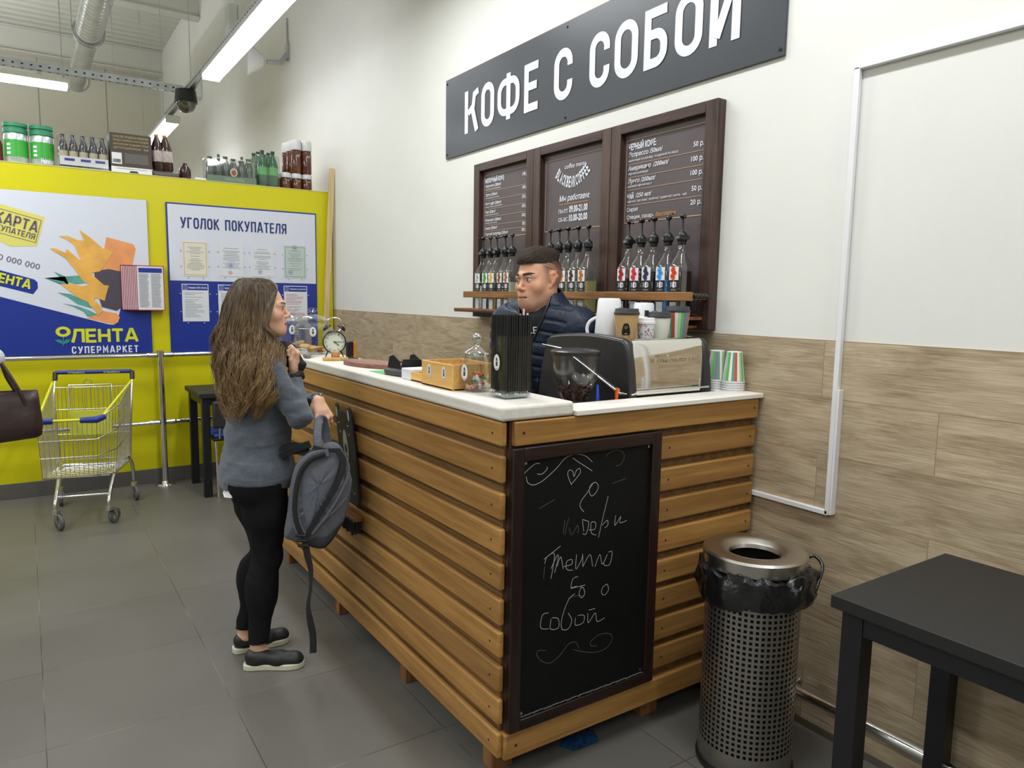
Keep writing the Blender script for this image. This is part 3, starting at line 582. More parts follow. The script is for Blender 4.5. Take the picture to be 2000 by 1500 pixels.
# ------------------------------------------------------------ coffee counter
CX = -1.785          # outer face of the short side
CY = 1.165           # outer face of the long side
cnt = thing('coffee_counter', 'L-shaped bar counter clad in stained horizontal slats with a pale top', 'counter', (CX, CY, 0))
m = MB(); m.box(-4.30, CX-.022, CY+.021, CY+.045, .115, 1.18); m.box(CX-.06, CX-.016, CY+.04, 2.34, .115, 1.17); m.build('backing_board', M_back, cnt)
LV = [(1.105, 1.180)]+[(t-.084, t) for t in (1.076, .961, .85, .739, .626, .520, .408, .300, .187)]
dk = mat('screw_hole_dark', (.03, .02, .012), .8)
for i, (a, b) in enumerate(LV):
    m = MB(); m.box(-4.32, CX-.003, CY, CY+.0205, a, b); s = m.build('slat', M_slat, cnt, bevel=.007, seg=3)
    m = MB(); m.cyl((CX-.055, CY-.0008, (a+b)/2-.002), (CX-.055, CY+.003, (a+b)/2-.002), .004, None, 8); m.cyl((-2.9-.1*i, CY-.0008, (a+b)/2), (-2.9-.1*i, CY+.003, (a+b)/2), .003, None, 8); m.build('screw', dk, s)
# short side: top and bottom planks run through, slats only right of the chalkboard
m = MB(); m.box(CX-.025, CX+.012, CY+.038, 2.335, 1.105, 1.180); s = m.build('slat', M_slaty, cnt, bevel=.004)
m = MB(); m.cyl((CX+.013, 1.235, 1.145), (CX+.008, 1.235, 1.145), .005, None, 8); m.cyl((CX+.013, 2.31, 1.145), (CX+.008, 2.31, 1.145), .004, None, 8); m.build('screw', dk, s)
m = MB(); m.box(CX-.025, CX+.012, CY+.018, 2.335, .097, .184); s = m.build('slat', M_slaty, cnt, bevel=.006)
m = MB(); m.cyl((CX+.013, 1.225, .14), (CX+.008, 1.225, .14), .005, None, 8); m.build('screw', dk, s)
for (a, b) in LV[1:9]:
    m = MB(); m.box(CX-.025, CX+.006, 1.815, 2.335, a, b); s = m.build('slat', M_slaty, cnt, bevel=.007, seg=3)
    m = MB()
    for y in (1.865, 2.30): m.cyl((CX+.007, y, (a+b)/2), (CX+.002, y, (a+b)/2), .004, None, 8)
    m.build('screw', dk, s)
m = MB(); m.box(CX-.03, CX-.006, CY+.03, CY+.045, 1.1, 1.18); m.box(CX-.02, CX+.002, CY+.03, CY+.05, .11, 1.10); m.build('corner_post', mat('dark_end_grain', rgb(70, 48, 34), .7, noise=.3, nscale=60), cnt)
for x, y in ((-1.90, 1.24), (-2.55, 1.24), (-3.3, 1.24), (-4.1, 1.24), (-1.87, 1.88), (-1.87, 2.25)):
    m = MB(); m.box(x-.03, x+.03, y-.04, y+.04, 0, .115); m.build('leg', wood('leg_wood', rgb(112, 72, 36), rgb(160, 112, 64), 'Z'), cnt, bevel=.003)
# tops
m = MB(); m.box(-4.34, CX+.010, CY-.008, 1.43, 1.183, 1.229); m.build('bar_top', M_wtop, cnt, bevel=.011, seg=4)
M_wtopy = wood('whitewashed_worktop_y', rgb(226, 219, 208), rgb(240, 236, 229), 'Y', .45, .8, contrast=.9)
m = MB(); m.box(-1.90, CX+.022, 1.431, 2.349, 1.182, 1.200); m.build('service_ledge', M_wtopy, cnt, bevel=.003)
# inner working surfaces and cupboard body behind the cladding
M_inner = mat('inner_laminate', rgb(120, 112, 100), .5)
m = MB(); m.box(-2.52, -1.86, 1.44, 2.34, .90, .935); m.build('inner_worktop', M_wtopy, cnt, bevel=.002)
m = MB(); m.box(-4.28, -1.86, CY+.06, 1.42, .13, .15); m.box(-2.5, -1.86, 1.42, 2.33, .13, .15); m.box(-2.52, -2.50, 1.44, 2.34, .13, .90); m.box(-4.28, -2.5, 1.40, 1.42, .55, .57); m.build('inner_shelf', M_inner, cnt)
m = MB(); m.box(-3.41, -3.37, 1.435, 1.83, .2, 1.222); m.build('side_panel', M_brown, cnt, bevel=.002)

# chalkboard
M_framed = wood('dark_frame_z', rgb(28, 17, 15), rgb(50, 33, 29), 'Z', .4)
XC = CX+.010
t = thing('chalkboard', 'framed blackboard with white chalk writing on the short side of the counter', 'chalkboard', (XC, 1.5, .18))
def yzC(d): return lambda a, b: (XC+d, a, b)
y0, y1, z0, z1 = 1.192, 1.812, .190, 1.100
for name, mtl, bx in (('frame_side', M_framed, (y0, y0+.042, z0, z1)), ('frame_side', M_framed, (y1-.042, y1, z0, z1)), ('frame_rail', wood('dark_frame_y', rgb(28, 17, 15), rgb(50, 33, 29), 'Y', .4), (y0+.042, y1-.042, z1-.042, z1)), ('frame_rail', MC['dark_frame_y'] if 'dark_frame_y' in MC else M_frame, (y0+.042, y1-.042, z0, z0+.036))):
    m = MB(); m.box(XC-.012, XC+.012, *bx); m.build(name, mtl, t, bevel=.003)
M_slate = mat('blackboard', rgb(13, 14, 14), .6, noise=.3, nscale=5, spec=.25)
m = MB(); m.box(XC-.012, XC-.002, y0+.04, y1-.04, z0+.034, z1-.04); m.build('board', M_slate, t)
M_chalk = mat('chalk', rgb(190, 192, 186), .95, spec=.05); M_chalk2 = mat('faint_chalk', rgb(104, 106, 103), .95, spec=.05)
S = [[(1.226,1.004),(1.248,1.024),(1.28,1.043),(1.299,1.043)],[(1.29,1.011),(1.309,1.009),(1.327,1.022),(1.327,1.03)],[(1.249,1.009),(1.254,.989),(1.277,.978),(1.309,.986),(1.342,1.005),(1.37,1.025),(1.399,1.049),(1.438,1.056),(1.478,1.048),(1.51,1.024)],[(1.428,1.046),(1.454,1.029),(1.511,.994)],
[(1.426,.958),(1.41,.992),(1.415,1.008),(1.43,1.002),(1.435,.985),(1.445,1.004),(1.458,1.008),(1.46,.994),(1.443,.976),(1.426,.962)],[(1.518,.954),(1.503,.944),(1.501,.924),(1.512,.91),(1.53,.92),(1.539,.939),(1.528,.953),(1.515,.951),(1.493,.925),(1.468,.9),(1.464,.881),(1.48,.862)],
[(1.482,.796),(1.476,.834),(1.486,.832),(1.502,.822),(1.493,.786),(1.478,.789)],[(1.503,.797),(1.529,.796),(1.531,.817),(1.513,.82),(1.514,.786),(1.535,.774)],[(1.583,.9),(1.569,.852),(1.558,.812),(1.546,.764)],[(1.561,.804),(1.582,.817),(1.585,.8),(1.572,.793)],[(1.619,.828),(1.617,.794),(1.642,.82),(1.639,.799),(1.67,.802)],
[(1.323,.732),(1.388,.764)],[(1.326,.716),(1.335,.738),(1.364,.74),(1.352,.662)],[(1.351,.695),(1.374,.734),(1.379,.725),(1.366,.679)],[(1.375,.698),(1.389,.727),(1.4,.685)],[(1.402,.692),(1.435,.694),(1.434,.71),(1.414,.706),(1.415,.681),(1.441,.672)],[(1.454,.723),(1.453,.674),(1.476,.702),(1.48,.718),(1.482,.676)],[(1.482,.676),(1.511,.712),(1.524,.668)],[(1.534,.666),(1.554,.704),(1.566,.668),(1.587,.698)],[(1.587,.698),(1.572,.667),(1.599,.661),(1.608,.702),(1.592,.705)],
[(1.462,.647),(1.442,.643),(1.435,.616),(1.458,.615)],[(1.433,.612),(1.494,.611)],[(1.479,.61),(1.469,.587),(1.48,.57),(1.493,.582),(1.486,.604),(1.474,.603)],[(1.591,.594),(1.57,.586),(1.568,.565),(1.582,.558),(1.597,.572),(1.591,.594)],
[(1.345,.55),(1.321,.548),(1.315,.508),(1.347,.496)],[(1.356,.527),(1.354,.494),(1.386,.49),(1.385,.52),(1.36,.53)],[(1.45,.59),(1.425,.575),(1.4,.52),(1.401,.482),(1.427,.476),(1.441,.502),(1.425,.531)],[(1.457,.506),(1.457,.481),(1.489,.482),(1.493,.506),(1.467,.512)],[(1.509,.511),(1.512,.476),(1.541,.503),(1.551,.471),(1.583,.476)],[(1.513,.52),(1.54,.519)]]
SF = [[(1.567,1.034),(1.583,1.047),(1.615,1.052),(1.642,1.042),(1.649,1.021),(1.633,1.002),(1.612,.998)],[(1.397,.803),(1.403,.846)],[(1.405,.797),(1.411,.829),(1.42,.851)],[(1.421,.819),(1.432,.793),(1.456,.821),(1.459,.792)],[(1.323,.668),(1.326,.708)],[(1.424,.581),(1.47,.58),(1.491,.572)],[(1.30,.90),(1.36,.92)],[(1.60,.94),(1.66,.95)],
[(1.339,.424),(1.309,.432),(1.303,.417),(1.325,.391),(1.36,.377),(1.399,.395),(1.429,.421),(1.46,.421),(1.476,.395)],[(1.45,.398),(1.503,.375),(1.557,.361),(1.601,.366),(1.622,.391),(1.61,.412),(1.566,.421),(1.528,.407),(1.529,.39),(1.556,.383)]]
m = MB()
for i_, s in enumerate(S): m.ribbon(catmull(s, 5), .0019, yzC(-.0012+.00003*i_))
m.build('chalk_writing', M_chalk, t)
m = MB()
for s in SF: m.ribbon(catmull(s, 5), .0018, yzC(-.0013))
for k in range(60):
    a = random.uniform(1.25, 1.75); b = random.uniform(.25, 1.04); r_ = random.uniform(.0006, .0015); m.flat([(a-r_, b), (a, b+r_), (a+r_, b), (a, b-r_)][::-1], yzC(-.0012))
m.build('faint_chalk', M_chalk2, t)
m = MB()
for k in range(240):
    a = random.uniform(1.24, 1.765); L_ = random.uniform(.004, .012); m.box(XC-.001, XC+.004, a, a+L_, z0+.036, z0+.0365+random.uniform(.0008, .004))
m.build('chalk_dust', M_chalk2, t)
m = MB()
for a in (1.245, 1.76):
    for b in (.24, 1.05): m.cyl((XC-.002, a, b), (XC+.001, a, b), .005, None, 10)
m.build('screw', M_steel, t, smooth=40)

# black bear shaped longboard leaning on the slats, brush below
t = thing('bear_skateboard', 'slim black board shaped as a bear hanging on the counter slats', 'board', (-3.0, CY-.02, .66))
fb = lambda a, b, d=0: (-3.01+a+(b-.86)*(-.35)*.0, CY-.012-d, b)
tiltx = lambda b: (b-.86)*(-.28)
prof = [(-.085, .69), (-.075, .665), (-.045, .652), (.045, .652), (.075, .665), (.085, .69), (.092, .80), (.095, .95), (.092, 1.03), (.088, 1.062), (.072, 1.07), (.055, 1.06), (.05, 1.045), (-.05, 1.045), (-.055, 1.06), (-.072, 1.07), (-.088, 1.062), (-.092, 1.03), (-.095, .95), (-.092, .80)]
FB = lambda a, b, d: (-2.985+a+tiltx(b), CY-.003-d, b)
m = MB(); m.prism(prof, lambda a, b, d: FB(a, b, d), .012, .022); m.build('deck', M_matblack, t, bevel=.003)
m = MB(); g = lambda a, b: FB(a, b, .0235)
m.flat([(.028*math.cos(k*PI/12)*(1+.0), .895+.07*math.sin(k*PI/12)*1.0) for k in range(24)], g)
for s in (-1, 1): m.flat([(s*.07+.010*math.cos(k*PI/8), 1.033+.024*math.sin(k*PI/8)) for k in range(16)], g); m.ribbon([(s*.055-.014, .985), (s*.055+.01, .99)], .005, g); m.ribbon(arc(s*.05, .957, .011, 180, 360, 6), .003, g)
m.ribbon(arc(.04, .72, .02, 180, 360, 6), .002, g); m.ribbon(arc(-.02, .74, .02, 180, 360, 6), .002, g)
m.build('face_print', mat('pale_print', rgb(198, 198, 190), .6), t)
m = MB(); g2 = lambda a, b: FB(a, b, .0242)
m.flat([(.014*math.cos(k*PI/8), .885+.02*math.sin(k*PI/8)) for k in range(16)], g2); m.ribbon(arc(0, .86, .014, 190, 350, 8), .004, g2); m.ribbon([(0, .87), (0, .85)], .003, g2); m.build('nose_print', M_matblack, t)
t = thing('shoe_brush', 'small black bristle brush fixed low on the counter slats', 'brush', (-2.95, CY-.03, .54))
m = MB(); m.box(-3.06, -2.86, CY-.045, CY-.003, .588, .605); m.build('brush_back', M_brown, t, bevel=.003)
m = MB()
for i in range(22):
    for j in range(3):
        x = -3.05+.18*i/21; y = CY-.04+.014*j; m.cyl((x, y, .59), (x+random.uniform(-.006, .006), y-.004+random.uniform(-.004, .004), .535+random.uniform(-.004, .006)), .0045, .0055, 5)
m.build('bristles', M_matblack, t)
m = MB(); P = [(CX-.34, 1.36, .004), (CX-.22, 1.32, .003), (CX-.20, 1.42, .012), (CX-.26, 1.47, .004), (CX-.36, 1.45, .006)]
m = MB(); m.add([(-1.86, 1.47, .002), (-1.81, 1.50, .003), (-1.80, 1.60, .014), (-1.87, 1.63, .003), (-1.92, 1.55, .01)], [(0, 1, 2, 3, 4)]); tag(m.build('candy_wrapper', mat('blue_foil', rgb(40, 84, 128), .35, .3, noise=.5, nscale=60), solid=.001), 'crumpled blue wrapper on the floor under the counter', 'wrapper')

# ------------------------------------------------------------ menu boards
M_mboard = mat('menu_chalk_panel', rgb(86, 76, 78), .42, noise=.12, nscale=4)
M_line = mat('menu_tan_line', rgb(196, 158, 128), .6); M_orange = mat('menu_orange', rgb(214, 150, 80), .6)
YF = YW-.05
def yf(a, b): return (a, YW-.0225, b)
def menu(label, x0, x1, z0=1.431, z1=2.342):
    t = thing('menu_board', label, 'menu board', ((x0+x1)/2, YW, z0), 0, 'dark framed menu boards on the wall')
    w_ = .062
    for bx in ((x0, x0+w_), (x1-w_, x1)):
        m = MB(); m.box(bx[0], bx[1], YF, YW-.001, z0, z1); m.build('frame_side', M_frame, t, bevel=.003)
    for bz in ((z0, z0+w_), (z1-w_*.75, z1)):
        m = MB(); m.box(x0+w_, x1-w_, YF, YW-.001, bz[0], bz[1]); m.build('frame_rail', M_frameh, t, bevel=.003)
    m = MB(); m.box(x0+w_-.005, x1-w_+.005, YW-.02, YW-.001, z0+.03, z1-.02); m.build('panel', M_mboard, t)
    return t
mL = menu('left menu board with the milk coffee list', -3.892, -3.273); mM = menu('middle menu board with the opening hours', -3.270, -2.649); mR = menu('right menu board with the black coffee price list', -2.645, -2.02)
def yl(d=.0005): return lambda a, b: (a, YW-.0215-d, b)
def frame_line(t, x0, x1, z0, z1): 
    m = MB(); m.ribbon([(x0, z0), (x1, z0), (x1, z1), (x0, z1)], .004, yl(), True); m.build('border_line', M_line, t)
frame_line(mL, -3.81, -3.352, 1.90, 2.268); frame_line(mM, -3.19, -2.725, 1.90, 2.262); frame_line(mR, -2.567, -2.098, 1.90, 2.268)
# left list
tw = MB(); tl = MB(); x0, x1 = -3.80, -3.36
text_fit(tw, 'МОЛОЧНЫЙ КОФЕ:', x0, x0+.205, 2.222, 2.258, yl(.001), bold=.03)
rows = [('Капучино /200мл/', 'кофе со вспененным молоком', '140 р.', 2.197, 2.182, 2.173, 2.222), ('Латте /200мл/', 'кофейно-молочный напиток', '140 р.', 2.146, 2.131, 2.122, 2.150), ('Флэт уайт /200мл/', 'двойной эспрессо со вспененным', '150 р.', 2.094, 2.080, 2.071, 2.099), ('Раф /200мл/', 'сливочно-ванильный кофе', '160 р.', 2.046, 2.033, 2.025, 2.049), ('Мокачино /200мл/', 'шоколад, кофе и молоко', '160 р.', 1.998, 1.985, 1.976, 2.000), ('Какао /200мл/', None, '80 р.', 1.951, 0, 1.942, 1.953), ('Горячий шоколад /200мл/', None, '100 р.', 1.917, 0, None, 1.919)]
for a, b, p, za, zb_, zl_, zp in rows:
    text_at(tw, a, x0, za, .024, yl(.001), bold=.012, shear=.2, sx=.85); text_at(tw, p, x1, zp, .026, yl(.001), bold=.02, sx=.8, align='R')
    if b: text_at(tw, b, x0, zb_, .0125, yl(.001), shear=.2, sx=.9)
    if zl_: tl.ribbon([(x0, zl_), (x1, zl_)], .0022, yl())
tw.build('lettering', M_letter, mL); tl.build('rule_line', M_line, mL)
# centre
tw = MB(); cxm = -2.957
text_at(tw, 'coffee menu', cxm+.01, 2.205, .034, yl(.001), shear=.25, align='C')
word = 'BLACKBEARCOFFEE'; R_ = .26
for i, ch in enumerate(word):
    ph = math.radians(-90+(i-7)*5.6); c_, s_ = math.cos(ph+PI/2), math.sin(ph+PI/2); bx, by = cxm-.01+R_*math.cos(ph)*.72, 2.375+R_*math.sin(ph)*.92
    fn = (lambda c_, s_, bx, by: (lambda a, b: (bx+a*c_-b*s_, YW-.0225, by+a*s_+b*c_)))(c_, s_, bx, by); text_fit(tw, ch, -.0075, .0075, -.028, .028, fn, bold=.03)
text_at(tw, 'Мы работаем:', cxm+.01, 2.045, .040, yl(.001), bold=.015, shear=.2, sx=.9, align='C')
text_fit(tw, 'ПН-ПТ', -3.072, -2.995, 1.985, 2.005, yl(.001), bold=.01); text_fit(tw, '09.00-21.00', -2.985, -2.838, 1.983, 2.019, yl(.001), bold=.03)
text_fit(tw, 'СБ-ВС', -3.072, -2.995, 1.943, 1.963, yl(.001), bold=.01); text_fit(tw, '10.00-20.00', -2.985, -2.838, 1.939, 1.975, yl(.001), bold=.03)
tw.build('lettering', M_letter, mM); m = MB(); m.ribbon([(-3.07, 2.03), (-2.838, 2.03)], .003, yl()); m.build('rule_line', M_orange, mM)
# right
tw = MB(); tl = MB(); x0, x1 = -2.555, -2.108
text_fit(tw, 'ЧЕРНЫЙ КОФЕ:', x0, x0+.175, 2.221, 2.260, yl(.001), bold=.03)
for a, b, p, za, zb_, zl_, zp in (('Эспрессо /50мл/', 'маленький по объёму, но крепкий по вкусу', '50 р.', 2.193, 2.172, 2.160, 2.180), ('Американо  /200мл/', 'чёрный кофе/вода', '100 р.', 2.133, 2.114, 2.102, 2.122), ('Лунго /200мл/', 'крепкий чёрный кофе', '100 р.', 2.076, 2.058, 2.046, 2.066), (None, 'чёрный / эрл грей / зелёный / травяной / латте - чай', '50 р.', 0, 1.990, 1.978, 2.002)):
    if a: text_at(tw, a, x0, za, .028, yl(.001), bold=.01, shear=.2, sx=.95)
    text_at(tw, b, x0, zb_, .0145, yl(.001), shear=.25); text_at(tw, p, x1, zp, .029, yl(.001), bold=.015, sx=.95, align='R'); tl.ribbon([(x0, zl_), (x1, zl_)], .0022, yl())
text_fit(tw, 'ЧАЙ', x0, x0+.042, 2.006, 2.036, yl(.001), bold=.03); text_at(tw, '/250 мл/', x0+.055, 2.010, .027, yl(.001), bold=.01, shear=.2)
text_at(tw, '20 р.', x1, 1.946, .029, yl(.001), bold=.015, align='R'); text_at(tw, 'Сироп', x0, 1.950, .024, yl(.001), bold=.008); text_at(tw, 'Специи, сахар-', x0, 1.916, .024, yl(.001), bold=.008)
tw.build('lettering', M_letter, mR); tl.build('rule_line', M_line, mR)
m = MB(); text_at(m, 'бесплатно', x0+.188, 1.916, .024, yl(.001), bold=.008); m.build('orange_lettering', M_orange, mR)

# syrup shelf
t = thing('syrup_shelf', 'long wooden syrup shelf with a front rail across the menu boards', 'shelf', (-2.9, 2.2, 1.47))
m = MB(); m.box(-3.92, -2.05, 2.19, YF-.001, 1.470, 1.483); m.build('shelf_board', M_brown, t, bevel=.002)
m = MB(); m.box(-3.90, -2.06, 2.182, 2.192, 1.462, 1.472); m.build('edge_strip', M_frameh, t)
m = MB(); m.box(-3.786, -2.0, 2.178, 2.192, 1.547, 1.583); m.build('front_rail', wood('rail_wood', rgb(120, 76, 40), rgb(172, 124, 74), 'X', .5, 1.4), t, bevel=.002)
for x in (-3.775, -2.04):
    m = MB(); m.box(x-.012, x+.012, 2.192, YF-.001, 1.552, 1.578); m.build('end_bracket', M_brown, t, bevel=.002)
m = MB(); m.tube([(-2.005, 2.20, 1.566), (-2.005, 2.30, 1.566)], .008, 8)
for k in range(4): m.ball((-2.005, 2.21+.022*k, 1.566), .011, 8, 6)
m.build('cable_chain', M_black, t, smooth=40)
# lower empty shelf boards of the right menu board
m = MB(); m.box(-2.20, -2.075, 2.2, YF-.001, 1.435, 1.448); m.build('lower_step', M_brown, t, bevel=.002)

# syrup bottles: square glass bottle, printed label, pump
SYR = [('clear', (.55, .6, .5), (200, 205, 196)), ('green', (.02, .03, .02), (70, 170, 60)), ('lemon', (.35, .26, .05), (232, 190, 60)), ('hazel', (.25, .1, .03), (150, 84, 44)), ('almond', (.5, .52, .4), (170, 110, 60)),
       ('amber', (.42, .38, .2), (230, 140, 60)), ('coffee', (.4, .4, .3), (70, 50, 44)), ('caramel', (.4, .36, .15), (200, 120, 40)),
       ('cherry', (.03, .006, .008), (170, 20, 36)), ('strawberry', (.03, .006, .01), (220, 50, 70)), ('blueberry', (.02, .01, .018), (44, 44, 84)), ('curacao', (.03, .2, .5), (70, 160, 230)), ('grenadine', (.02, .008, .008), (220, 70, 30))]
def liqmat(n, c): return mat('syrup_'+n, c, .08, spec=.6)
M_black183 = mat('label_black', (.01, .01, .012), .45)
def bottle_proto(x, y, z):
    t = thing('syrup_bottle', 'x', 'bottle', (x, y, z), 0, 'syrup bottles with pumps on the wall shelf')
    h = .037
    def sq(r, zz, rr=.008): return [(a, b, zz) for a, b in rrect(-r, r, -r, r, min(rr, r*.99), 3)]
    def skin(rings, name, mt, smooth=50):
        m = MB(); n = len(rings[0]); vs = [v for R in rings for v in R]; fs = [(i*n+k, i*n+(k+1) % n, (i+1)*n+(k+1) % n, (i+1)*n+k) for i in range(len(rings)-1) for k in range(n)]
        fs += [tuple(range(n-1, -1, -1)), tuple(range((len(rings)-1)*n, len(rings)*n))]; m.add(vs, fs); return m.build(name, mt, t, smooth=smooth, local=True)
    g = skin([sq(h, 0), sq(h, .203, .01), sq(h*.92, .219, .02), sq(.023, .246, .022), sq(.0165, .262, .016), sq(.0135, .30, .013)], 'bottle_glass', M_glass)
    l = skin([sq(h-.003, .004), sq(h-.003, .188, .01)], 'syrup', liqmat('clear', (.55, .6, .5)))
    m = MB(); m.box(-.026, .026, -h-.001, -h-.0004, .062, .148); m.build('label', M_black183, t, local=True)
    m = MB(); m.box(-.026, .026, -h-.0014, -h-.0008, .148, .202); m.build('label_picture', M_white, t, local=True)
    m = MB(); P = catmull([(.005, .151), (-.010, .164), (.006, .176), (-.008, .188), (.004, .20)], 4); m.ribbon(P, .018, lambda a, b: (a, -h-.0018, b)); m.build('fruit_print', mat('fruit_x', (.5, .1, .1), .5), t, local=True)
    m = MB(); text_fit(m, '183', -.016, .016, .119, .140, lambda a, b: (a, -h-.0016, b), bold=.02); text_fit(m, '8', -.004, .006, .115, .144, lambda a, b: (a, -h-.0017, b), bold=.02); text_fit(m, 'ROUTIN FRANCE', -.014, .014, .106, .111, lambda a, b: (a, -h-.0016, b))
    m.build('label_print', M_letter, t, local=True)
    m = MB(); m.box(-.018, .018, -h-.0014, -h-.0004, .0, .058); m.build('lower_label', M_paper, t, local=True)
    m = MB(); m.lathe([(.0145, .292), (.0165, .294), (.0165, .304), (.019, .306), (.021, .31), (.021, .33), (.017, .338), (.009, .345), (.0045, .352), (.0045, .395), (.007, .397), (.012, .403), (.014, .407), (.010, .413), (0, .414)], 16)
    m.tube([(0, 0, .403), (-.004, -.02, .404), (-.006, -.034, .397)], .0045, 6); m.box(-.0215, .0215, -.023, -.019, .312, .328); m.build('pump', M_black, t, local=True, smooth=40)
    m = MB(); text_fit(m, '1883', -.012, .012, .315, .325, lambda a, b: (a, -.0235, b), bold=.02); m.build('pump_print', mat('pump_grey', rgb(150, 150, 150), .5), t, local=True)
    return t
bp = None
groupsx = [([-3.675+.0775*k for k in range(5)], 0, 'left'), ([-3.022+.0765*k for k in range(5)], 5, 'middle'), ([-2.437+.0787*k for k in range(5)], 8, 'right')]
nm = {'clear': 'pale', 'green': 'dark mint with a green leaf', 'lemon': 'lemon yellow', 'hazel': 'brown hazelnut', 'almond': 'pale almond', 'amber': 'amber with an orange picture', 'coffee': 'pale with a dark bean picture', 'caramel': 'golden caramel', 'cherry': 'black label cherry red', 'strawberry': 'bright red strawberry', 'blueberry': 'dark blueberry', 'curacao': 'bright blue', 'grenadine': 'orange red'}
order = {'left': ['clear', 'green', 'lemon', 'hazel', 'almond'], 'middle': ['clear', 'lemon', 'amber', 'coffee', 'caramel'], 'right': ['cherry', 'strawberry', 'blueberry', 'curacao', 'grenadine']}
SD = {a: (b, c) for a, b, c in SYR}
posn = ['leftmost', 'second', 'third', 'fourth', 'rightmost']
for xs, _, side in groupsx:
    for k, x in enumerate(xs):
        kind = order[side][k]; lab = 'syrup bottle, %s, %s in front of the %s menu board' % (nm[kind], posn[k], side)
        if bp is None: bp = bottle_proto(x, 2.247, 1.4835); bp['label'] = lab; o = bp
        else: o = dup(bp, (x, 2.247+random.uniform(-.004, .003), 1.4835), random.uniform(-.05, .05), lab)
        for ch in o.children:
            if ch.name.startswith('syrup') : ch.data = ch.data.copy(); ch.data.materials.clear(); ch.data.materials.append(liqmat(kind, SD[kind][0])); lvl = {'left': [.7, .9, .5, .5, .8], 'middle': [.8, .7, .8, .8, .8], 'right': [.85, 1.06, .98, .8, .98]}[side][k]; ch.scale = (1, 1, lvl)
            if ch.name.startswith('fruit_print'): ch.data = ch.data.copy(); ch.data.materials.clear(); ch.data.materials.append(mat('fruit_'+kind, rgb(*SD[kind][1]), .5))
            if ch.name.startswith('pump') and not ch.name.startswith('pump_print'): ch.rotation_euler = (0, 0, random.uniform(-.9, 1.6))
# ------------------------------------------------------------ things on the bar top
TZ = 1.2295
M_dark = mat('dark_brown', rgb(70, 44, 34), .5)
M_cookie = mat('cookie', rgb(206, 160, 96), .8, noise=.2, nscale=60, bump=.4, bscale=90)
def oval_sticker(parent, c, nrm, h=.034, wd=.024):
    """white oval sticker with a small dark bear, facing nrm (horizontal)"""
    n = Vector(nrm).normalized(); s = Vector((-n.y, n.x, 0)); c = Vector(c)
    fn = lambda a, b, d: tuple(c+s*a+Vector((0, 0, 1))*b+n*d)
    m = MB(); m.flat([(wd*math.cos(2*PI*k/24), h*math.sin(2*PI*k/24)) for k in range(24)], lambda a, b: fn(a, b, .0008)); st = m.build('oval_sticker', M_white, parent)
    m = MB(); m.flat([(-.30*wd, -.45*h), (.30*wd, -.45*h), (.28*wd, .1*h), (.18*wd, .5*h), (0, .62*h), (-.18*wd, .5*h), (-.28*wd, .1*h)], lambda a, b: fn(a, b, .0014)); m.ribbon(arc(0, -.05*h, .7*wd, 235, 305, 6, ry=.8*h), .0015, lambda a, b: fn(a, b, .0014))
    m.build('bear_print', M_black, st)
    m = MB(); m.flat([(.11*wd*math.cos(2*PI*k/10), .12*h+.16*h*math.sin(2*PI*k/10)) for k in range(10)], lambda a, b: fn(a, b, .002)); m.ribbon([(-.1*wd, -.28*h), (.1*wd, -.28*h)], .0012, lambda a, b: fn(a, b, .002)); m.build('bear_face_print', M_white, st)
cm = Vector((1, -.35, 0)).normalized()
# cookie jars
def cookie_jar(x, y, label, n=9):
    t = thing('cookie_jar', label, 'jar', (x, y, TZ), 0, 'glass cookie jars on the bar')
    m = MB(); m.lathe([(.085, 0), (.10, .004), (.102, .02), (.102, .135), (.097, .15), (.080, .165), (.078, .172), (.083, .175)], 8, (x, y, TZ), PI/8); m.lathe([(0, .004), (.096, .006), (.097, .14)], 8, (x, y, TZ), PI/8); m.build('glass_body', M_glass, t, smooth=25)
    m = MB(); m.lathe([(.092, .176), (.094, .184), (.07, .20), (.03, .212), (.014, .216), (.012, .224), (.026, .236), (.024, .246), (0, .25)], 24, (x, y, TZ)); m.lathe([(.078, .160), (.08, .178), (.09, .178)], 24, (x, y, TZ)); m.build('glass_lid', M_glass, t, smooth=40)
    r = random.Random(int(x*100)); m = MB()
    for k in range(n):
        a = r.uniform(0, 2*PI); q = r.uniform(0, .055); z = TZ+.014+.012*(k//4)
        m.T = Matrix.Translation((x+q*math.cos(a), y+q*math.sin(a), z)) @ Euler((r.uniform(-.4, .4), r.uniform(-.4, .4), 0)).to_matrix().to_4x4()
        m.lathe([(0, 0), (.026, .001), (.031, .006), (.026, .011), (0, .013)], 16)
    m.T = None; m.build('cookies', M_cookie, t, smooth=40)
    p = Vector((x, y, TZ+.125))+cm*.1035; oval_sticker(t, p, (1, -.41, 0), .026, .017)
cookie_jar(-3.87, 1.295, 'faceted glass cookie jar beside the alarm clock, nearer the clock'); cookie_jar(-4.13, 1.265, 'faceted glass cookie jar behind the face of the woman, farthest along the bar')
# tongs
t = thing('steel_tongs', 'grey steel tongs lying in front of the cookie jar', 'tongs', (-3.70, 1.19, TZ))
m = MB()
for s in (-1, 1): m.tube([(-3.62, 1.185, TZ+.012+.0*s), (-3.68, 1.21+.008*s, TZ+.014), (-3.74, 1.26+.014*s, TZ+.012)], [.011, .008, .005], 8)
m.build('arms', M_steel, t, smooth=50)
m = MB(); m.box(-3.655, -3.60, 1.165, 1.192, TZ+.001, TZ+.022); m.build('grip', mat('grey_grip', rgb(120, 120, 122), .5), t, bevel=.006)
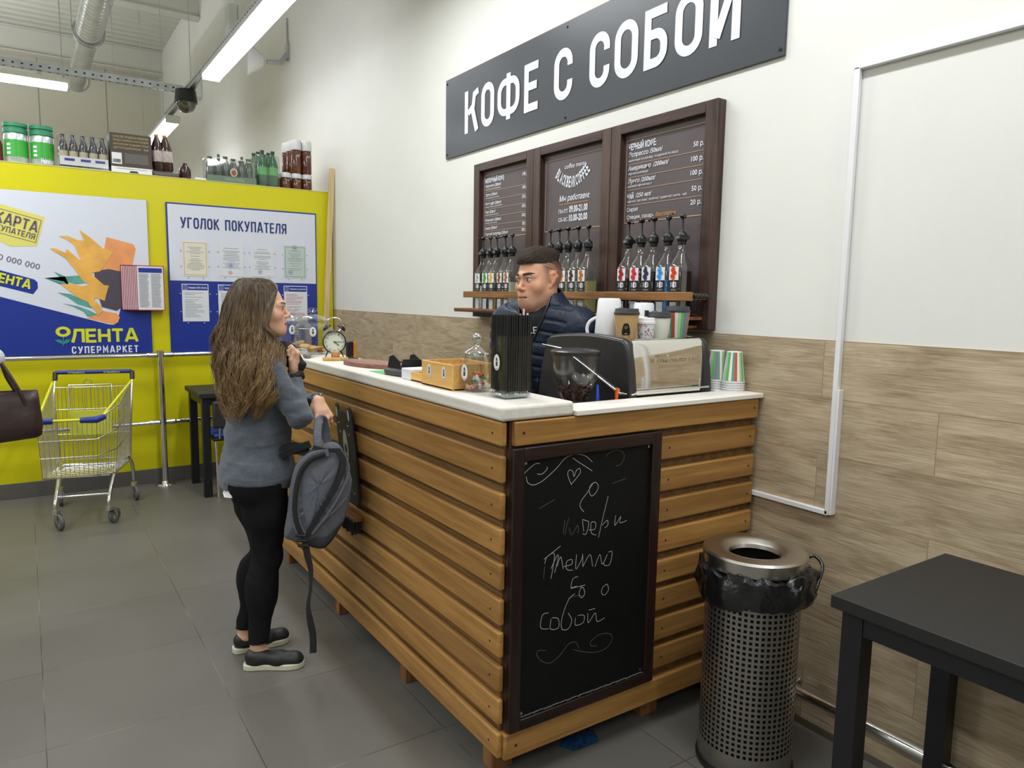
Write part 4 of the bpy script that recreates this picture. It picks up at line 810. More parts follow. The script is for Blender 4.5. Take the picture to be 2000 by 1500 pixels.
# alarm clock
ck = Vector((-3.63, 1.325, TZ)); K = 1.27
t = thing('alarm_clock', 'black twin-bell alarm clock with a white face', 'clock', ck)
nrm = Vector((1, -.38, 0)).normalized(); R0 = Matrix.Translation(ck+Vector((0, 0, .062*K))) @ nrm.to_track_quat('Z', 'Y').to_matrix().to_4x4()
CR = .047*K
m = MB(); m.T = R0; m.lathe([(0, -.022), (CR*.9, -.022), (CR, -.016), (CR, .014), (CR-.003, .018), (CR-.006, .016)], 40); m.T = None; m.build('case', M_black, t, smooth=35)
m = MB(); m.T = R0; m.lathe([(CR-.006, .0), (0, .0)], 40); m.T = None; m.add([], []); m.f = [f[::-1] for f in m.f]; m.build('dial', mat('clock_dial', rgb(226, 230, 212), .5), t)
m = MB(); side = Vector((-nrm.y, nrm.x, 0))
fc = lambda a, b, d=.002: tuple(ck+Vector((0, 0, .062*K))+side*a*K+Vector((0, 0, b*K))+nrm*(d+.001))
for k in range(12):
    a = PI/2-k*PI/6; text_fit(m, str(k or 12), .034*math.cos(a)-.003*(2 if k in (0, 10, 11) else 1), .034*math.cos(a)+.003*(2 if k in (0, 10, 11) else 1), .034*math.sin(a)-.004, .034*math.sin(a)+.004, fc)
m.build('numerals', M_dots, t)
m = MB(); h = lambda a, b: fc(a, b, .004)
m.ribbon([(0, 0), (.031, .0)], .0022, h); m.ribbon([(0, 0), (.018, -.014)], .0032, h); m.flat([(.003*math.cos(k*PI/6), .003*math.sin(k*PI/6)) for k in range(12)], h); m.build('hands', M_black, t)
for s in (-1, 1):
    c = ck+side*(.027*s*K)+Vector((0, 0, .117*K)); ax = (side*s*.75+Vector((0, 0, 1))).normalized(); q = ax.to_track_quat('Z', 'Y').to_matrix().to_4x4()
    m = MB(); m.T = Matrix.Translation(c) @ q; m.lathe([(.024, -.002), (.0235, .005), (.0165, .014), (.005, .018), (0, .0185)], 20); m.T = None; m.build('bell', M_black, t, smooth=60)
    m = MB(); m.cyl(c-ax*.028, c+ax*.02, .0022, None, 6); m.build('bell_post', M_chrome, t, smooth=60)
m = MB(); P = [ck+side*a*K+Vector((0, 0, b*K)) for a, b in ((-.030, .133), (-.028, .148), (-.018, .158), (0, .160), (.018, .158), (.028, .148), (.030, .133))]; m.tube(P, .0026, 8); m.build('carry_handle', M_chrome, t, smooth=60)
for s in (-1, 1):
    m = MB(); m.cyl(ck+side*(.026*s*K)+Vector((0, 0, .024*K)), ck+side*(.036*s*K), .0035, .003, 8); m.build('leg', M_black, t, smooth=60)
# small dark holder and orange cards behind the clock
m = MB(); m.box(-3.60, -3.585, 1.373, 1.413, TZ, TZ+.083); o = m.build('payment_tablet', M_black, bevel=.006); tag(o, 'small upright black card holder behind the alarm clock', 'card holder')
m = MB(); m.box(-3.63, -3.615, 1.395, 1.44, TZ, TZ+.075); o = m.build('orange_card_pack', mat('orange_card', rgb(226, 140, 30), .5)); tag(o, 'orange pack of cards standing behind the black holder', 'card pack')
m = MB(); m.box(-3.57, -3.49, 1.36, 1.40, TZ, TZ+.004); tag(m.build('black_pen', M_black, bevel=.0015), 'dark flat pen on the bar right of the clock', 'pen')
# wooden stamp / business card holder
t = thing('wooden_stamp', 'light wooden stamp block on an oval base in front of the clock', 'stamp', (-3.44, 1.25, TZ))
m = MB(); m.T = Matrix.Translation((-3.445, 1.262, TZ)) @ Matrix.Rotation(math.radians(75), 4, 'Z'); m.prism([(.062*math.cos(k*PI/16), .034*math.sin(k*PI/16)) for k in range(32)], lambda a, b, d: (a, b, d), 0, .016); m.T = None; m.build('oval_base', M_bamboo, t, bevel=.004)
m = MB(); m.T = Matrix.Translation((-3.445, 1.262, TZ+.015)) @ Matrix.Rotation(math.radians(75), 4, 'Z'); m.prism([(.021*math.cos(k*PI/10), .013*math.sin(k*PI/10)) for k in range(20)], lambda a, b, d: (a, b, d), 0, .03); m.T = None; m.build('knob', wood('stamp_knob', rgb(160, 110, 66), rgb(196, 146, 96), 'Z'), t, bevel=.005)
# round dark cutting board
t = MB(); t.T = Matrix.Translation((-3.10, 1.315, TZ)) @ Matrix.Rotation(math.radians(14), 4, 'Z')
t.prism([(.20*math.cos(k*PI/24), .085*math.sin(k*PI/24)) for k in range(48)], lambda a, b, d: (a, b, d), 0, .020); t.T = None
tag(t.build('serving_board', wood('walnut', rgb(104, 70, 58), rgb(146, 106, 90), 'X', .5), bevel=.004), 'dark walnut oval serving board lying flat on the bar top', 'board')
m = MB(); m.box(-2.90, -2.74, 1.21, 1.30, TZ, TZ+.0012); tag(m.build('green_flyer', mat('green_flyer', rgb(96, 178, 104), .6)), 'green flyer under the front of the card terminal', 'flyer')
# card terminals
def wedge(mb, x0, x1, y0, y1, z0, za, zb): mb.add([(x0,y0,z0),(x1,y0,z0),(x1,y1,z0),(x0,y1,z0),(x0,y0,za),(x1,y0,za),(x1,y1,zb),(x0,y1,zb)], [(0,3,2,1),(4,5,6,7),(0,1,5,4),(1,2,6,5),(2,3,7,6),(3,0,4,7)])
t = thing('card_pinpad', 'small black pin pad with a tall keypad shroud', 'payment terminal', (-2.70, 1.26, TZ))
A = Matrix.Translation((-2.69, 1.275, TZ)) @ Matrix.Rotation(math.radians(8), 4, 'Z')
m = MB(); m.T = A; wedge(m, -.07, .055, -.055, .055, .002, .026, .034); m.T = None; m.build('body', mat('terminal_grey', rgb(66, 70, 72), .4), t, bevel=.007)
m = MB(); m.T = A
for s in (-1, 1):
    yb_ = .05*s; P = [(-.045, .03), (.05, .03), (.045, .062), (.0, .085), (-.03, .078)]
    m.prism(P if s > 0 else P, lambda a, b, d: (a, yb_+d, b), -.002, .002)
m.prism([(-.05, .03), (.05, .03), (.045, .066), (-.04, .07)], lambda a, b, d: (.05+d, a, b), -.002, .002)
m.T = None; m.build('keypad_shroud', M_black, t, bevel=.001)
m = MB(); m.T = A
for i in range(3):
    for j in range(3): m.box(-.03+.02*i-.006, -.03+.02*i+.006, -.025+.02*j-.007, -.025+.02*j+.007, .033, .0365)
m.T = None; m.build('number_keys', mat('key_grey', rgb(120, 124, 126), .5), t)
for nme, y_, c_ in (('red_key', -.028, (220, 60, 50)), ('yellow_key', -.008, (230, 210, 60)), ('green_key', .018, (60, 190, 90))):
    m = MB(); m.T = A; m.box(-.058, -.046, y_-.007, y_+.007, .028, .0335); m.T = None; m.build(nme, mat(nme, rgb(*c_), .5), t)
t = thing('card_terminal', 'black receipt card terminal leaning beside the pin pad', 'payment terminal', (-2.55, 1.37, TZ))
A = Matrix.Translation((-2.60, 1.345, TZ)) @ Matrix.Rotation(math.radians(62), 4, 'Z')
m = MB(); m.T = A; wedge(m, -.10, .09, -.04, .04, .004, .028, .028); m.add([(-.0,-.042,.02),(.10,-.042,.02),(.10,.042,.02),(-.0,.042,.02),(.01,-.038,.052),(.085,-.038,.058),(.085,.038,.058),(.01,.038,.052)], [(0,3,2,1),(4,5,6,7),(0,1,5,4),(1,2,6,5),(2,3,7,6),(3,0,4,7)]); m.T = None; m.build('body', mat('terminal_dark', rgb(46, 50, 54), .35), t, bevel=.006)
m = MB(); m.T = A; m.add([(.018,-.03,.0535),(.075,-.03,.058),(.075,.03,.058),(.018,.03,.0535)], [(0,1,2,3)]); m.T = None; m.build('grey_lid', mat('terminal_lid', rgb(150, 160, 160), .35), t, solid=.003)
# white card box
m = MB(); m.T = Matrix.Translation((-2.505, 1.275, TZ)) @ Matrix.Rotation(math.radians(0), 4, 'Z'); m.box(-.085, .0, -.06, .06, 0, .042); m.T = None; tag(m.build('white_card_box', M_paper, bevel=.002), 'low white paper box between the terminal and the small bamboo box', 'box')
# bamboo boxes
def tray(name, label, x0, x1, y0, y1, h, dividers=(), th=.006):
    t = thing(name, label, 'box', ((x0+x1)/2, (y0+y1)/2, TZ))
    m = MB(); m.box(x0, x1, y0, y1, TZ, TZ+th); m.build('bottom_panel', M_bamboo, t)
    for b in ((x0, x1, y0, y0+th), (x0, x1, y1-th, y1), (x0, x0+th, y0+th, y1-th), (x1-th, x1, y0+th, y1-th)):
        m = MB(); m.box(b[0], b[1], b[2], b[3], TZ, TZ+h); m.build('side_panel', M_bamboo, t, bevel=.0015)
    for d in dividers:
        m = MB(); m.box(d-th/2, d+th/2, y0+th, y1-th, TZ+th, TZ+h-.008); m.build('divider', M_bamboo, t)
    return t
tray('bamboo_drawer_box', 'small low bamboo box left of the big bamboo organiser', -2.50, -2.387, 1.212, 1.33, .035)
bb = tray('bamboo_organiser', 'open bamboo organiser with two white oval stickers', -2.385, -2.155, 1.200, 1.365, .090, (-2.27,))
for x in (-2.325, -2.215): oval_sticker(bb, (x, 1.200, TZ+.056), (0, -1, 0), .024, .015)
# candy jar
jx, jy = -2.122, 1.278; JR, JH = .87, 1.12
def jp(P): return [(a*JR, b*JH) for a, b in P]
t = thing('candy_jar', 'round glass candy jar with a ball knob lid full of wrapped sweets', 'jar', (jx, jy, TZ))
m = MB(); m.lathe(jp([(0, .002), (.045, .002), (.052, .006), (.057, .03), (.058, .06), (.055, .09), (.049, .105), (.049, .112)]), 36, (jx, jy, TZ)); m.lathe(jp([(.046, .108), (.051, .09), (.054, .06), (.053, .03), (.048, .010), (0, .009)]), 36, (jx, jy, TZ)); m.build('glass_body', M_glass, t, smooth=50)
m = MB(); m.lathe(jp([(.047, .108), (.053, .113), (.053, .118), (.046, .124), (.022, .134), (.012, .140), (.011, .146), (.018, .152), (.022, .162), (.018, .172), (.010, .177), (0, .178)]), 36, (jx, jy, TZ)); m.build('glass_lid', glass('thick_glass', (.9, .92, .92), .02, .3), t, smooth=50)
cols = [(224, 60, 60), (240, 240, 240), (240, 200, 50), (80, 170, 90), (235, 235, 240), (230, 120, 60), (245, 245, 245), (200, 40, 70)]
r = random.Random(4)
for k in range(26):
    a = r.uniform(0, 2*PI); q = .037*math.sqrt(r.random()); z = TZ+.016+.052*r.random()*(1-.3*q/.042)
    m = MB(); m.T = Matrix.Translation((jx+q*math.cos(a), jy+q*math.sin(a), z)) @ Euler((r.uniform(0, 3), r.uniform(0, 3), r.uniform(0, 3))).to_matrix().to_4x4()
    m.ball((0, 0, 0), (.007, .0055, .0055), 8, 6); m.lathe([(.001, .007), (.005, .013)], 6); m.lathe([(.005, -.013), (.001, -.007)], 6)
    m.T = None; c = cols[k % 8]; tag(m.build('wrapped_sweet', mat('sweet_%d' % (k % 8), rgb(*c), .3), smooth=40), 'small %s wrapped sweet inside the round glass candy jar' % ('red', 'white', 'yellow', 'green', 'pale grey', 'orange', 'clear white', 'crimson')[k % 8], 'sweet', 'wrapped sweets in the candy jar')
oval_sticker(t, (jx+.004, jy-.0515, TZ+.068), (.15, -1, 0), .028, .017)
# square glass vase with black straws
vx, vy = -1.9445, 1.2965; hw = .0515
t = thing('straw_vase', 'tall square glass vase full of black straws', 'vase', (vx, vy, TZ))
m = MB(); o4 = rrect(vx-hw, vx+hw, vy-hw, vy+hw, .004, 2); i4 = rrect(vx-hw+.004, vx+hw-.004, vy-hw+.004, vy+hw-.004, .004, 2); n = len(o4)
m.add([(a, b, TZ+.001) for a, b in o4]+[(a, b, TZ+.200) for a, b in o4]+[(a, b, TZ+.200) for a, b in i4]+[(a, b, TZ+.022) for a, b in i4], [(k, (k+1) % n, n+(k+1) % n, n+k) for k in range(n)]+[(n+k, n+(k+1) % n, 2*n+(k+1) % n, 2*n+k) for k in range(n)]+[(2*n+k, 2*n+(k+1) % n, 3*n+(k+1) % n, 3*n+k) for k in range(n)]+[tuple(range(n-1, -1, -1)), tuple(range(3*n, 4*n))])
m.build('glass_body', glass('vase_glass', (.95, .965, .96), .03, .015, .13), t, smooth=30)
m = MB(); m.box(vx-hw+.004, vx+hw-.004, vy-hw+.004, vy+hw-.004, TZ+.003, TZ+.018); m.build('thick_base', glass('thick_base_glass', (.75, .82, .85), .05, .35), t, bevel=.006)
oval_sticker(t, (vx-.0, vy-hw-.0005, TZ+.115), (0, -1, 0), .026, .018)
sp = None; k = 0; r = random.Random(5)
for i in range(11):
    for j in range(11):
        x = vx-hw+.0085+i*.0087+r.uniform(-.0006, .0006); y = vy-hw+.0085+j*.0087+r.uniform(-.0006, .0006)
        if sp is None:
            m = MB(); m.cyl((0, 0, 0), (0, 0, .240), .0037, None, 8); 
            sp = tag(m.build('drinking_straw', M_black, smooth=40), 'black drinking straw standing in the square glass vase', 'straw', 'black straws in the vase'); o = sp
        else: o = sp.copy(); COL.objects.link(o)
        o.location = (x, y, TZ+.0225+r.uniform(0, .004)); o.rotation_euler = (r.uniform(-.004, .004), r.uniform(-.004, .004), 0)
ps = mat('pink_stirrer', rgb(240, 200, 214), .5)
m = None
for k, (x, y, tz_) in enumerate(((vx-.058, vy-.02, .235), (vx-.01, vy+.058, .285), (vx+.012, vy+.058, .272), (vx-.03, vy+.058, .268))):
    m = MB(); m.cyl((x, y, TZ), (x-.004, y, TZ+tz_), .0035, None, 8); tag(m.build('striped_straw', ps, smooth=40), ('pink striped straw leaning at the left side of the vase', 'tall pink straw behind the black straws', 'pink straw right of the tall pink straw', 'pink straw left of the tall pink straw')[k], 'straw', 'pink straws by the vase')

# ------------------------------------------------------------ espresso machine
IZ = .935
MX, MY0, MY1 = -1.925, 1.820, 2.190      # back face towards the customers
t = thing('espresso_machine', 'black and chrome espresso machine with cups on top', 'coffee machine', (-2.2, 2.03, IZ))
def endpanel(y0, y1):
    P = [(-2.44, .06), (-1.91, .03), (-1.897, .10), (-1.907, .30), (-1.93, .43), (-1.95, .466), (-1.99, .476), (-2.16, .485), (-2.36, .472), (-2.41, .455), (-2.432, .42), (-2.465, .28)]
    m = MB(); m.prism(catmull(P, 3, True), lambda a, b, d: (a, d, IZ+b), y0, y1); return m
endpanel(MY0-.03, MY0+.005).build('side_panel', mat('machine_black', (.022, .022, .024), .3, spec=.6), t, bevel=.012, seg=3)
endpanel(MY1-.005, MY1+.03).build('side_panel', MC['machine_black'], t, bevel=.012, seg=3)
m = MB(); prof = [(-1.93, .05), (-1.925, .30), (-1.938, .44), (-1.950, .468), (-1.966, .473)]
P = catmull(prof, 4); vs = []; fs = []
for a, b in P: vs += [(a, MY0+.004, IZ+b), (a, MY1-.004, IZ+b)]
for i in range(len(P)-1): fs.append((2*i, 2*i+1, 2*i+3, 2*i+2))
m.add(vs, fs); m.build('chrome_back_panel', mat('mirror_steel', (.86, .84, .78), .06, 1), t, smooth=60)
m = MB(); m.box(-2.47, -1.95, MY0, MY1, IZ+.05, IZ+.42); m.box(-2.44, -2.0, MY0+.0, MY1, IZ+.42, IZ+.452); m.build('body', M_black, t, bevel=.005)
m = MB()
for x in (-2.42, -2.0): m.cyl((x, MY0+.05, IZ), (x, MY0+.05, IZ+.055), .022, .02, 16); m.cyl((x, MY1-.05, IZ), (x, MY1-.05, IZ+.055), .022, .02, 16)
m.build('feet', M_black, t, smooth=40)
m = MB(); m.tube([(-1.90, MY0+.0, IZ+.285), (-1.90, MY1+.0, IZ+.285)], .004, 8); m.tube([(-2.44, MY0-.034, IZ+.425), (-2.30, MY0-.035, IZ+.415), (-1.955, MY0-.035, IZ+.275), (-1.905, MY0-.02, IZ+.275), (-1.895, MY0, IZ+.285)], .004, 8); m.build('chrome_trim', M_chrome, t, smooth=60)
m = MB(); text_fit(m, 'SIMONELLI', MY0+.115, MY0+.315, IZ+.375, IZ+.398, lambda a, b: (-1.932, a, b), bold=.03); text_fit(m, 'NUOVA', MY0+.115, MY0+.19, IZ+.403, IZ+.412, lambda a, b: (-1.933, a, b)); m.flat([(MY0+.085, IZ+.375), (MY0+.105, IZ+.375), (MY0+.105, IZ+.40), (MY0+.085, IZ+.40)], lambda a, b: (-1.932, a, b)); m.build('emblem_lettering', mat('emblem_steel', (.6, .56, .5), .25, 1), t, solid=.003)
m = MB(); m.cyl((-2.49, 2.03, IZ+.24), (-2.49, 2.03, IZ+.32), .035, None, 20); m.tube([(-2.49, 2.03, IZ+.23), (-2.60, 2.03, IZ+.22), (-2.68, 2.03, IZ+.215)], [.02, .014, .016], 10); m.build('brew_head', M_chrome, t, smooth=50)
m = MB(); m.tube([(-2.46, MY0+.03, IZ+.36), (-2.54, MY0+.02, IZ+.34), (-2.55, MY0+.02, IZ+.15)], .005, 8); m.build('steam_wand', M_chrome, t, smooth=50)
m = MB(); m.box(-2.62, -2.47, MY0+.02, MY1-.02, IZ+.03, IZ+.07); m.build('drip_tray', M_steel, t, bevel=.004)

# grinder with glass hopper
gx, gy = -2.04, 1.64
t = thing('coffee_grinder', 'coffee grinder with a clear bean hopper and dark lid', 'coffee grinder', (gx, gy, IZ))
m = MB(); m.box(gx-.09, gx+.075, gy-.075, gy+.075, IZ, IZ+.05); m.cyl((gx, gy, IZ+.04), (gx, gy, IZ+.20), .065, .06, 28); m.cyl((gx, gy, IZ+.20), (gx, gy, IZ+.252), .06, .045, 28); m.build('grinder_body', M_black, t, smooth=35)
m = MB(); m.lathe([(.034, .22), (.036, .235), (.060, .275), (.078, .32), (.086, .365), (.089, .42)], 40, (gx, gy, IZ)); m.build('bean_hopper', glass('hopper_plastic', (.84, .84, .83), .10, .06, .45), t, smooth=60)
m = MB(); m.lathe([(.0905, .414), (.0915, .428), (.086, .433), (.055, .437), (.035, .434), (0, .433)], 40, (gx, gy, IZ)); m.build('hopper_lid', mat('smoky_lid', (.03, .03, .03), .25), t, smooth=50)
m = MB(); r = random.Random(2)
for k in range(420):
    a = r.uniform(0, 2*PI); h = r.uniform(.236, .302); R = .033+(h-.236)*.60; q = (R-.004)*math.sqrt(r.uniform(.35, 1)) if h < .292 else (R-.004)*math.sqrt(r.random())
    m.ball((gx+q*math.cos(a), gy+q*math.sin(a), IZ+h), (.0055, .004, .0035), 6, 4, Euler((r.uniform(0, 3), r.uniform(0, 3), r.uniform(0, 3))).to_matrix())
o = m.build('coffee_beans', mat('coffee_bean', rgb(84, 56, 40), .4, noise=.3, nscale=80), t, smooth=60); o['kind'] = 'stuff'
# brushes next to the grinder
t = thing('blue_brush', 'blue handled brush in a clear cup beside the grinder', 'brush', (-1.885, 1.60, 1.192))
m = MB(); m.tube([(-1.94, 1.665, 1.17), (-1.94, 1.665, 1.19), (-1.945, 1.667, 1.25)], [.006, .0075, .004], 8); m.build('brush_handle', mat('blue_plastic', rgb(40, 70, 190), .35), t, smooth=50)
m = MB(); m.lathe([(.016, 0), (.018, .26)], 20, (-1.94, 1.665, IZ)); m.build('clear_cup', M_glass, t, smooth=50)
m = MB(); m.lathe([(0, .01), (.015, .01), (.016, .245), (.0, .246)], 20, (-1.94, 1.665, IZ)); m.build('white_filling', M_white, t, smooth=40)
t = thing('orange_brush', 'orange translucent brush standing between the grinder and the machine', 'brush', (-1.89, 1.69, IZ))
m = MB(); m.cyl((-1.92, 1.735, IZ), (-1.92, 1.735, IZ+.25), .011, .013, 12); m.tube([(-1.92, 1.735, IZ+.25), (-1.922, 1.738, IZ+.285), (-1.917, 1.738, IZ+.30)], [.005, .007, .008], 8); m.cyl((-1.92, 1.735, IZ+.245), (-1.92, 1.735, IZ+.255), .02, None, 16); m.build('brush_handle', mat('orange_plastic', rgb(226, 100, 20), .25), t, smooth=50)

# cups on the machine
MT = IZ+.4525
M_kraft = mat('kraft_card', rgb(196, 160, 108), .7); M_lid = mat('black_cup_lid', rgb(58, 58, 62), .35)
def curved(mb, prof, fn, nc=6):
    """silhouette given as (height, half width) rows, laid on a curved surface"""
    vs = []; fs = []
    for b, w_ in prof: vs += [fn(-w_+2*w_*k/nc, b) for k in range(nc+1)]
    for i in range(len(prof)-1):
        for k in range(nc): fs.append((i*(nc+1)+k, i*(nc+1)+k+1, (i+1)*(nc+1)+k+1, (i+1)*(nc+1)+k))
    mb.add(vs, fs)
def cup_body(mb, x, y, z, r0, r1, h): mb.lathe([(0, .004), (r0*.94, .004), (r0, 0), (r1, h), (r1*.96, h), (r0*.9, .008)], 40, (x, y, z))
def cup_lid(mb, x, y, z, r): mb.lathe([(r*1.04, -.006), (r*1.06, -.002), (r*1.04, .003), (r*1.0, .004), (r*.95, .016), (r*.90, .017), (r*.84, .012), (0, .012)], 40, (x, y, z)); mb.ball((x+r*.55*-.5, y-r*.55*.6, z+.017), (.012, .009, .005), 10, 6)
def stripes(x, y, z, r0, r1, h, cols, t, n0=0, flip=False):
    N = len(cols); K = 48
    for ci in sorted(set(cols)):
        m = MB()
        for k in range(K):
            if cols[(k//2+n0) % N] != ci: continue
            vs = []
            for kk in (k, k+1):
                a = 2*PI*kk/K
                for s in (0, 1):
                    R = (r0+(r1-r0)*s)+.0006; vs.append((x+R*math.cos(a), y+R*math.sin(a), z+.002+(h-.004)*s))
            m.add(vs, [(0, 2, 3, 1)])
        m.build('stripe', mat('cup_stripe_%s' % ci, rgb(*{'g': (96, 186, 96), 'w': (232, 240, 226), 't': (104, 152, 132), 'r': (206, 84, 62), 'p': (138, 116, 156), 'l': (176, 204, 172)}[ci]), .6), t)
STR = list('lgwtrwlgptwlgwprtw')
def mug(x, y, label, flip_handle, s=1.0):
    t = thing('white_mug', label, 'mug', (x, y, MT), 0, 'upside-down white mugs on the machine')
    m = MB(); m.lathe([(.043*s, 0), (.044*s, .003), (.035*s, .125*s), (.031*s, .132*s), (0, .132*s)], 40, (x, y, MT)); m.build('mug_body', M_white, t, smooth=40)
    if flip_handle:
        d = Vector((-.75, -.66, 0)).normalized()
        P = [Vector((x, y, MT))+d*a+Vector((0, 0, b)) for a, b in ((.036, .020), (.060, .012), (.078, .025), (.083, .052), (.070, .078), (.036, .096))]
        m = MB(); m.tube(catmull([tuple(p) for p in P], 5), .0065, 10); m.build('mug_handle', M_white, t, smooth=60)
        n = Vector((.93, .37, 0)).normalized(); s_ = Vector((-n.y, n.x, 0)); c = Vector((x, y, MT+.075))
        def onmug(a, b):
            R = (.044-(.009)*(b+.075)/.125)*s+.0008; th = a/R; return tuple(c+(n*math.cos(th)+s_*math.sin(th))*R+Vector((0, 0, b)))
        m = MB(); curved(m, [(-.034, .018), (-.028, .022), (-.010, .023), (.010, .019), (.024, .014), (.032, .010), (.035, .005)], onmug, 10); m.build('bear_print', M_black, t)
    return t
mug(-2.125, 1.868, 'white mug with a handle, upside down behind the brown paper cup', True, 1.26)
mug(-2.13, 2.055, 'white mug upside down behind the patterned and white cups', False, 1.14)
t = thing('kraft_paper_cup', 'brown paper cup with black bear print and dark lid', 'cup', (-2.005, 1.885, MT)); cx_, cy_ = -2.022, 1.865
m = MB(); cup_body(m, cx_, cy_, MT, .034, .0455, .112); m.build('cup_body', M_kraft, t, smooth=40)
m = MB(); cup_lid(m, cx_, cy_, MT+.112, .0455); m.build('cup_lid', M_lid, t, smooth=40)
n = Vector((.72, -.69, 0)).normalized(); s_ = Vector((-n.y, n.x, 0)); c = Vector((cx_, cy_, MT+.052))
def oncup(a, b, R=.0395): 
    th = a/R; RR = R+(b)*.133+.0006; return tuple(c+(n*math.cos(th)+s_*math.sin(th))*RR+Vector((0, 0, b)))
m = MB(); curved(m, [(-.021, .012), (-.018, .0155), (-.009, .0165), (.004, .0135), (.014, .0105), (.021, .008), (.023, .004)], oncup); m.ribbon(arc(0, -.012, .02, 215, 325, 8, ry=.017), .002, oncup); m.build('bear_print', M_dark if False else M_black, t)
m = MB(); m.ribbon(arc(0, .008, .004, 0, 360, 12), .0016, lambda a, b: oncup(a, b, .0403)); curved(m, [(-.017, .0055), (-.014, .0045), (-.0125, .002)], lambda a, b: oncup(a, b, .0403)); m.build('bear_face_print', M_kraft, t)
t = thing('patterned_paper_cup', 'small white paper cup with colourful icons', 'cup', (-2.0, 1.97, MT)); cx_, cy_ = -2.008, 1.951
m = MB(); cup_body(m, cx_, cy_, MT, .028, .035, .078); m.build('cup_body', M_white, t, smooth=40)
m = MB(); cup_lid(m, cx_, cy_, MT+.078, .035); m.build('cup_lid', M_white, t, smooth=40)
r = random.Random(8)
for ci, (nme, cc) in enumerate((('red', (206, 90, 80)), ('blue', (120, 180, 216)), ('brown', (140, 100, 90)))):
    m = MB()
    for k in range(16):
        a = r.uniform(-1.9, 1.0); b = r.uniform(.008, .07); R = .028+.007*b/.078+.0006; q = r.uniform(.002, .0042)
        m.flat([(math.cos(u)*q, math.sin(u)*q*1.2) for u in np.linspace(0, 2*PI, 7)[:-1]], lambda u, v: (cx_+R*math.cos(a+u/R), cy_+R*math.sin(a+u/R), MT+b+v))
    m.build('icon_print', mat('icon_'+nme, rgb(*cc), .6), t)
t = thing('white_paper_cup', 'plain off-white paper cup with a black sip lid', 'cup', (-2.0, 2.04, MT)); cx_, cy_ = -2.015, 2.028
m = MB(); cup_body(m, cx_, cy_, MT, .033, .044, .100); m.build('cup_body', mat('offwhite_card', rgb(230, 230, 218), .6), t, smooth=40)
m = MB(); cup_lid(m, cx_, cy_, MT+.100, .044); m.box(cx_-.047, cx_-.036, cy_-.034, cy_-.022, MT+.098, MT+.122); m.build('cup_lid', M_lid, t, smooth=40)
t = thing('striped_paper_cup', 'striped paper cup with a dark lid at the right end of the machine', 'cup', (-2.0, 2.15, MT)); cx_, cy_ = -2.02, 2.132
m = MB(); cup_body(m, cx_, cy_, MT, .033, .0465, .122); m.build('cup_body', M_white, t, smooth=40)
stripes(cx_, cy_, MT, .033, .0465, .122, STR, t, 3)
m = MB(); cup_lid(m, cx_, cy_, MT+.122, .0465); m.build('cup_lid', M_lid, t, smooth=40)
# stacks of striped cups beside the machine (upside down)
def stack(x, y, side, n=5, z=1.2005):
    for k in range(n):
        t = thing('striped_stack_cup', 'striped paper cup, %s of the %s upside-down stack beside the machine' % (('lowest', 'second from the bottom', 'middle one', 'second from the top', 'topmost')[k], side), 'cup', (x, y, z+.009*k), 0, 'upside-down striped cups, %s stack' % side)
        m = MB(); m.lathe([(.0445, .003), (.046, .0035), (.046, 0.0), (.043, 0.0), (.0295, .118), (.0275, .116), (0, .116)], 36, (x, y, z+.009*k)); m.build('cup_body', M_white, t, smooth=40)
        if k == n-1: stripes(x, y, z+.009*k+.004, .0425, .0295, .114, STR, t, 1 if side == 'right' else 6)
stack(-1.87, 2.296, 'right'); stack(-1.945, 2.285, 'left', z=1.2005)
m = MB(); m.box(-2.0, -1.9, 2.235, 2.349, 1.182, 1.200); m.build('ledge_corner', M_wtopy, cnt)

# ------------------------------------------------------------ waste bin
bx, by = -1.475, 1.965; BR = .152
t = thing('perforated_bin', 'round perforated steel waste bin with a funnel lid', 'bin', (bx, by, 0))
NS, H0, H1 = 52, .085, .60
m = MB(); pitch = 2*PI*BR/NS; NR = int((H1-H0)/pitch); hole = .56
def P3(a, z, R=BR): return (bx+R*math.cos(a), by+R*math.sin(a), z)
vs = []; fs = []; idx = {}
def vid(a, z):
    k = (round(a, 5), round(z, 5))
    if k not in idx: idx[k] = len(vs); vs.append(P3(a, z))
    return idx[k]
da = 2*PI/NS; g0 = (1-hole)/2
for i in range(NS):
    for j in range(NR):
        a0 = i*da; z0 = H0+j*pitch; A_ = [a0, a0+da*g0, a0+da*(1-g0), (a0+da) if i < NS-1 else 0.0]; A2 = [a0, a0+da*g0, a0+da*(1-g0), a0+da]; Z_ = [z0, z0+pitch*g0, z0+pitch*(1-g0), H0+(j+1)*pitch]
        for p in range(3):
            for q in range(3):
                if p == 1 and q == 1: continue
                fs.append((vid(A_[p], Z_[q]), vid(A_[p+1], Z_[q]), vid(A_[p+1], Z_[q+1]), vid(A_[p], Z_[q+1])))
m.add(vs, fs)
ztop = H0+NR*pitch
m.build('perforated_wall', mat('bin_steel', (.36, .34, .31), .38, .9), t, smooth=60)
m = MB(); m.lathe([(BR, ztop), (BR, .68), (BR-.004, .68), (BR-.004, ztop)], 52, (bx, by, 0)); m.lathe([(BR-.002, .0), (BR+.001, .004), (BR, H0), (BR-.004, H0), (BR-.004, .01), (0, .01)], 52, (bx, by, 0)); m.build('solid_band', MC['bin_steel'], t, smooth=40)
m = MB(); m.lathe([(BR+.006, .0), (BR+.008, .012), (BR+.002, .02), (BR-.002, .014)], 52, (bx, by, 0)); m.build('rubber_foot_ring', M_black, t, smooth=40)
m = MB(); m.lathe([(BR-.014, .02), (BR-.014, .66)], 40, (bx, by, 0)); m.build('inner_liner', mat('liner_dark', (.008, .008, .008), .5), t, smooth=60)
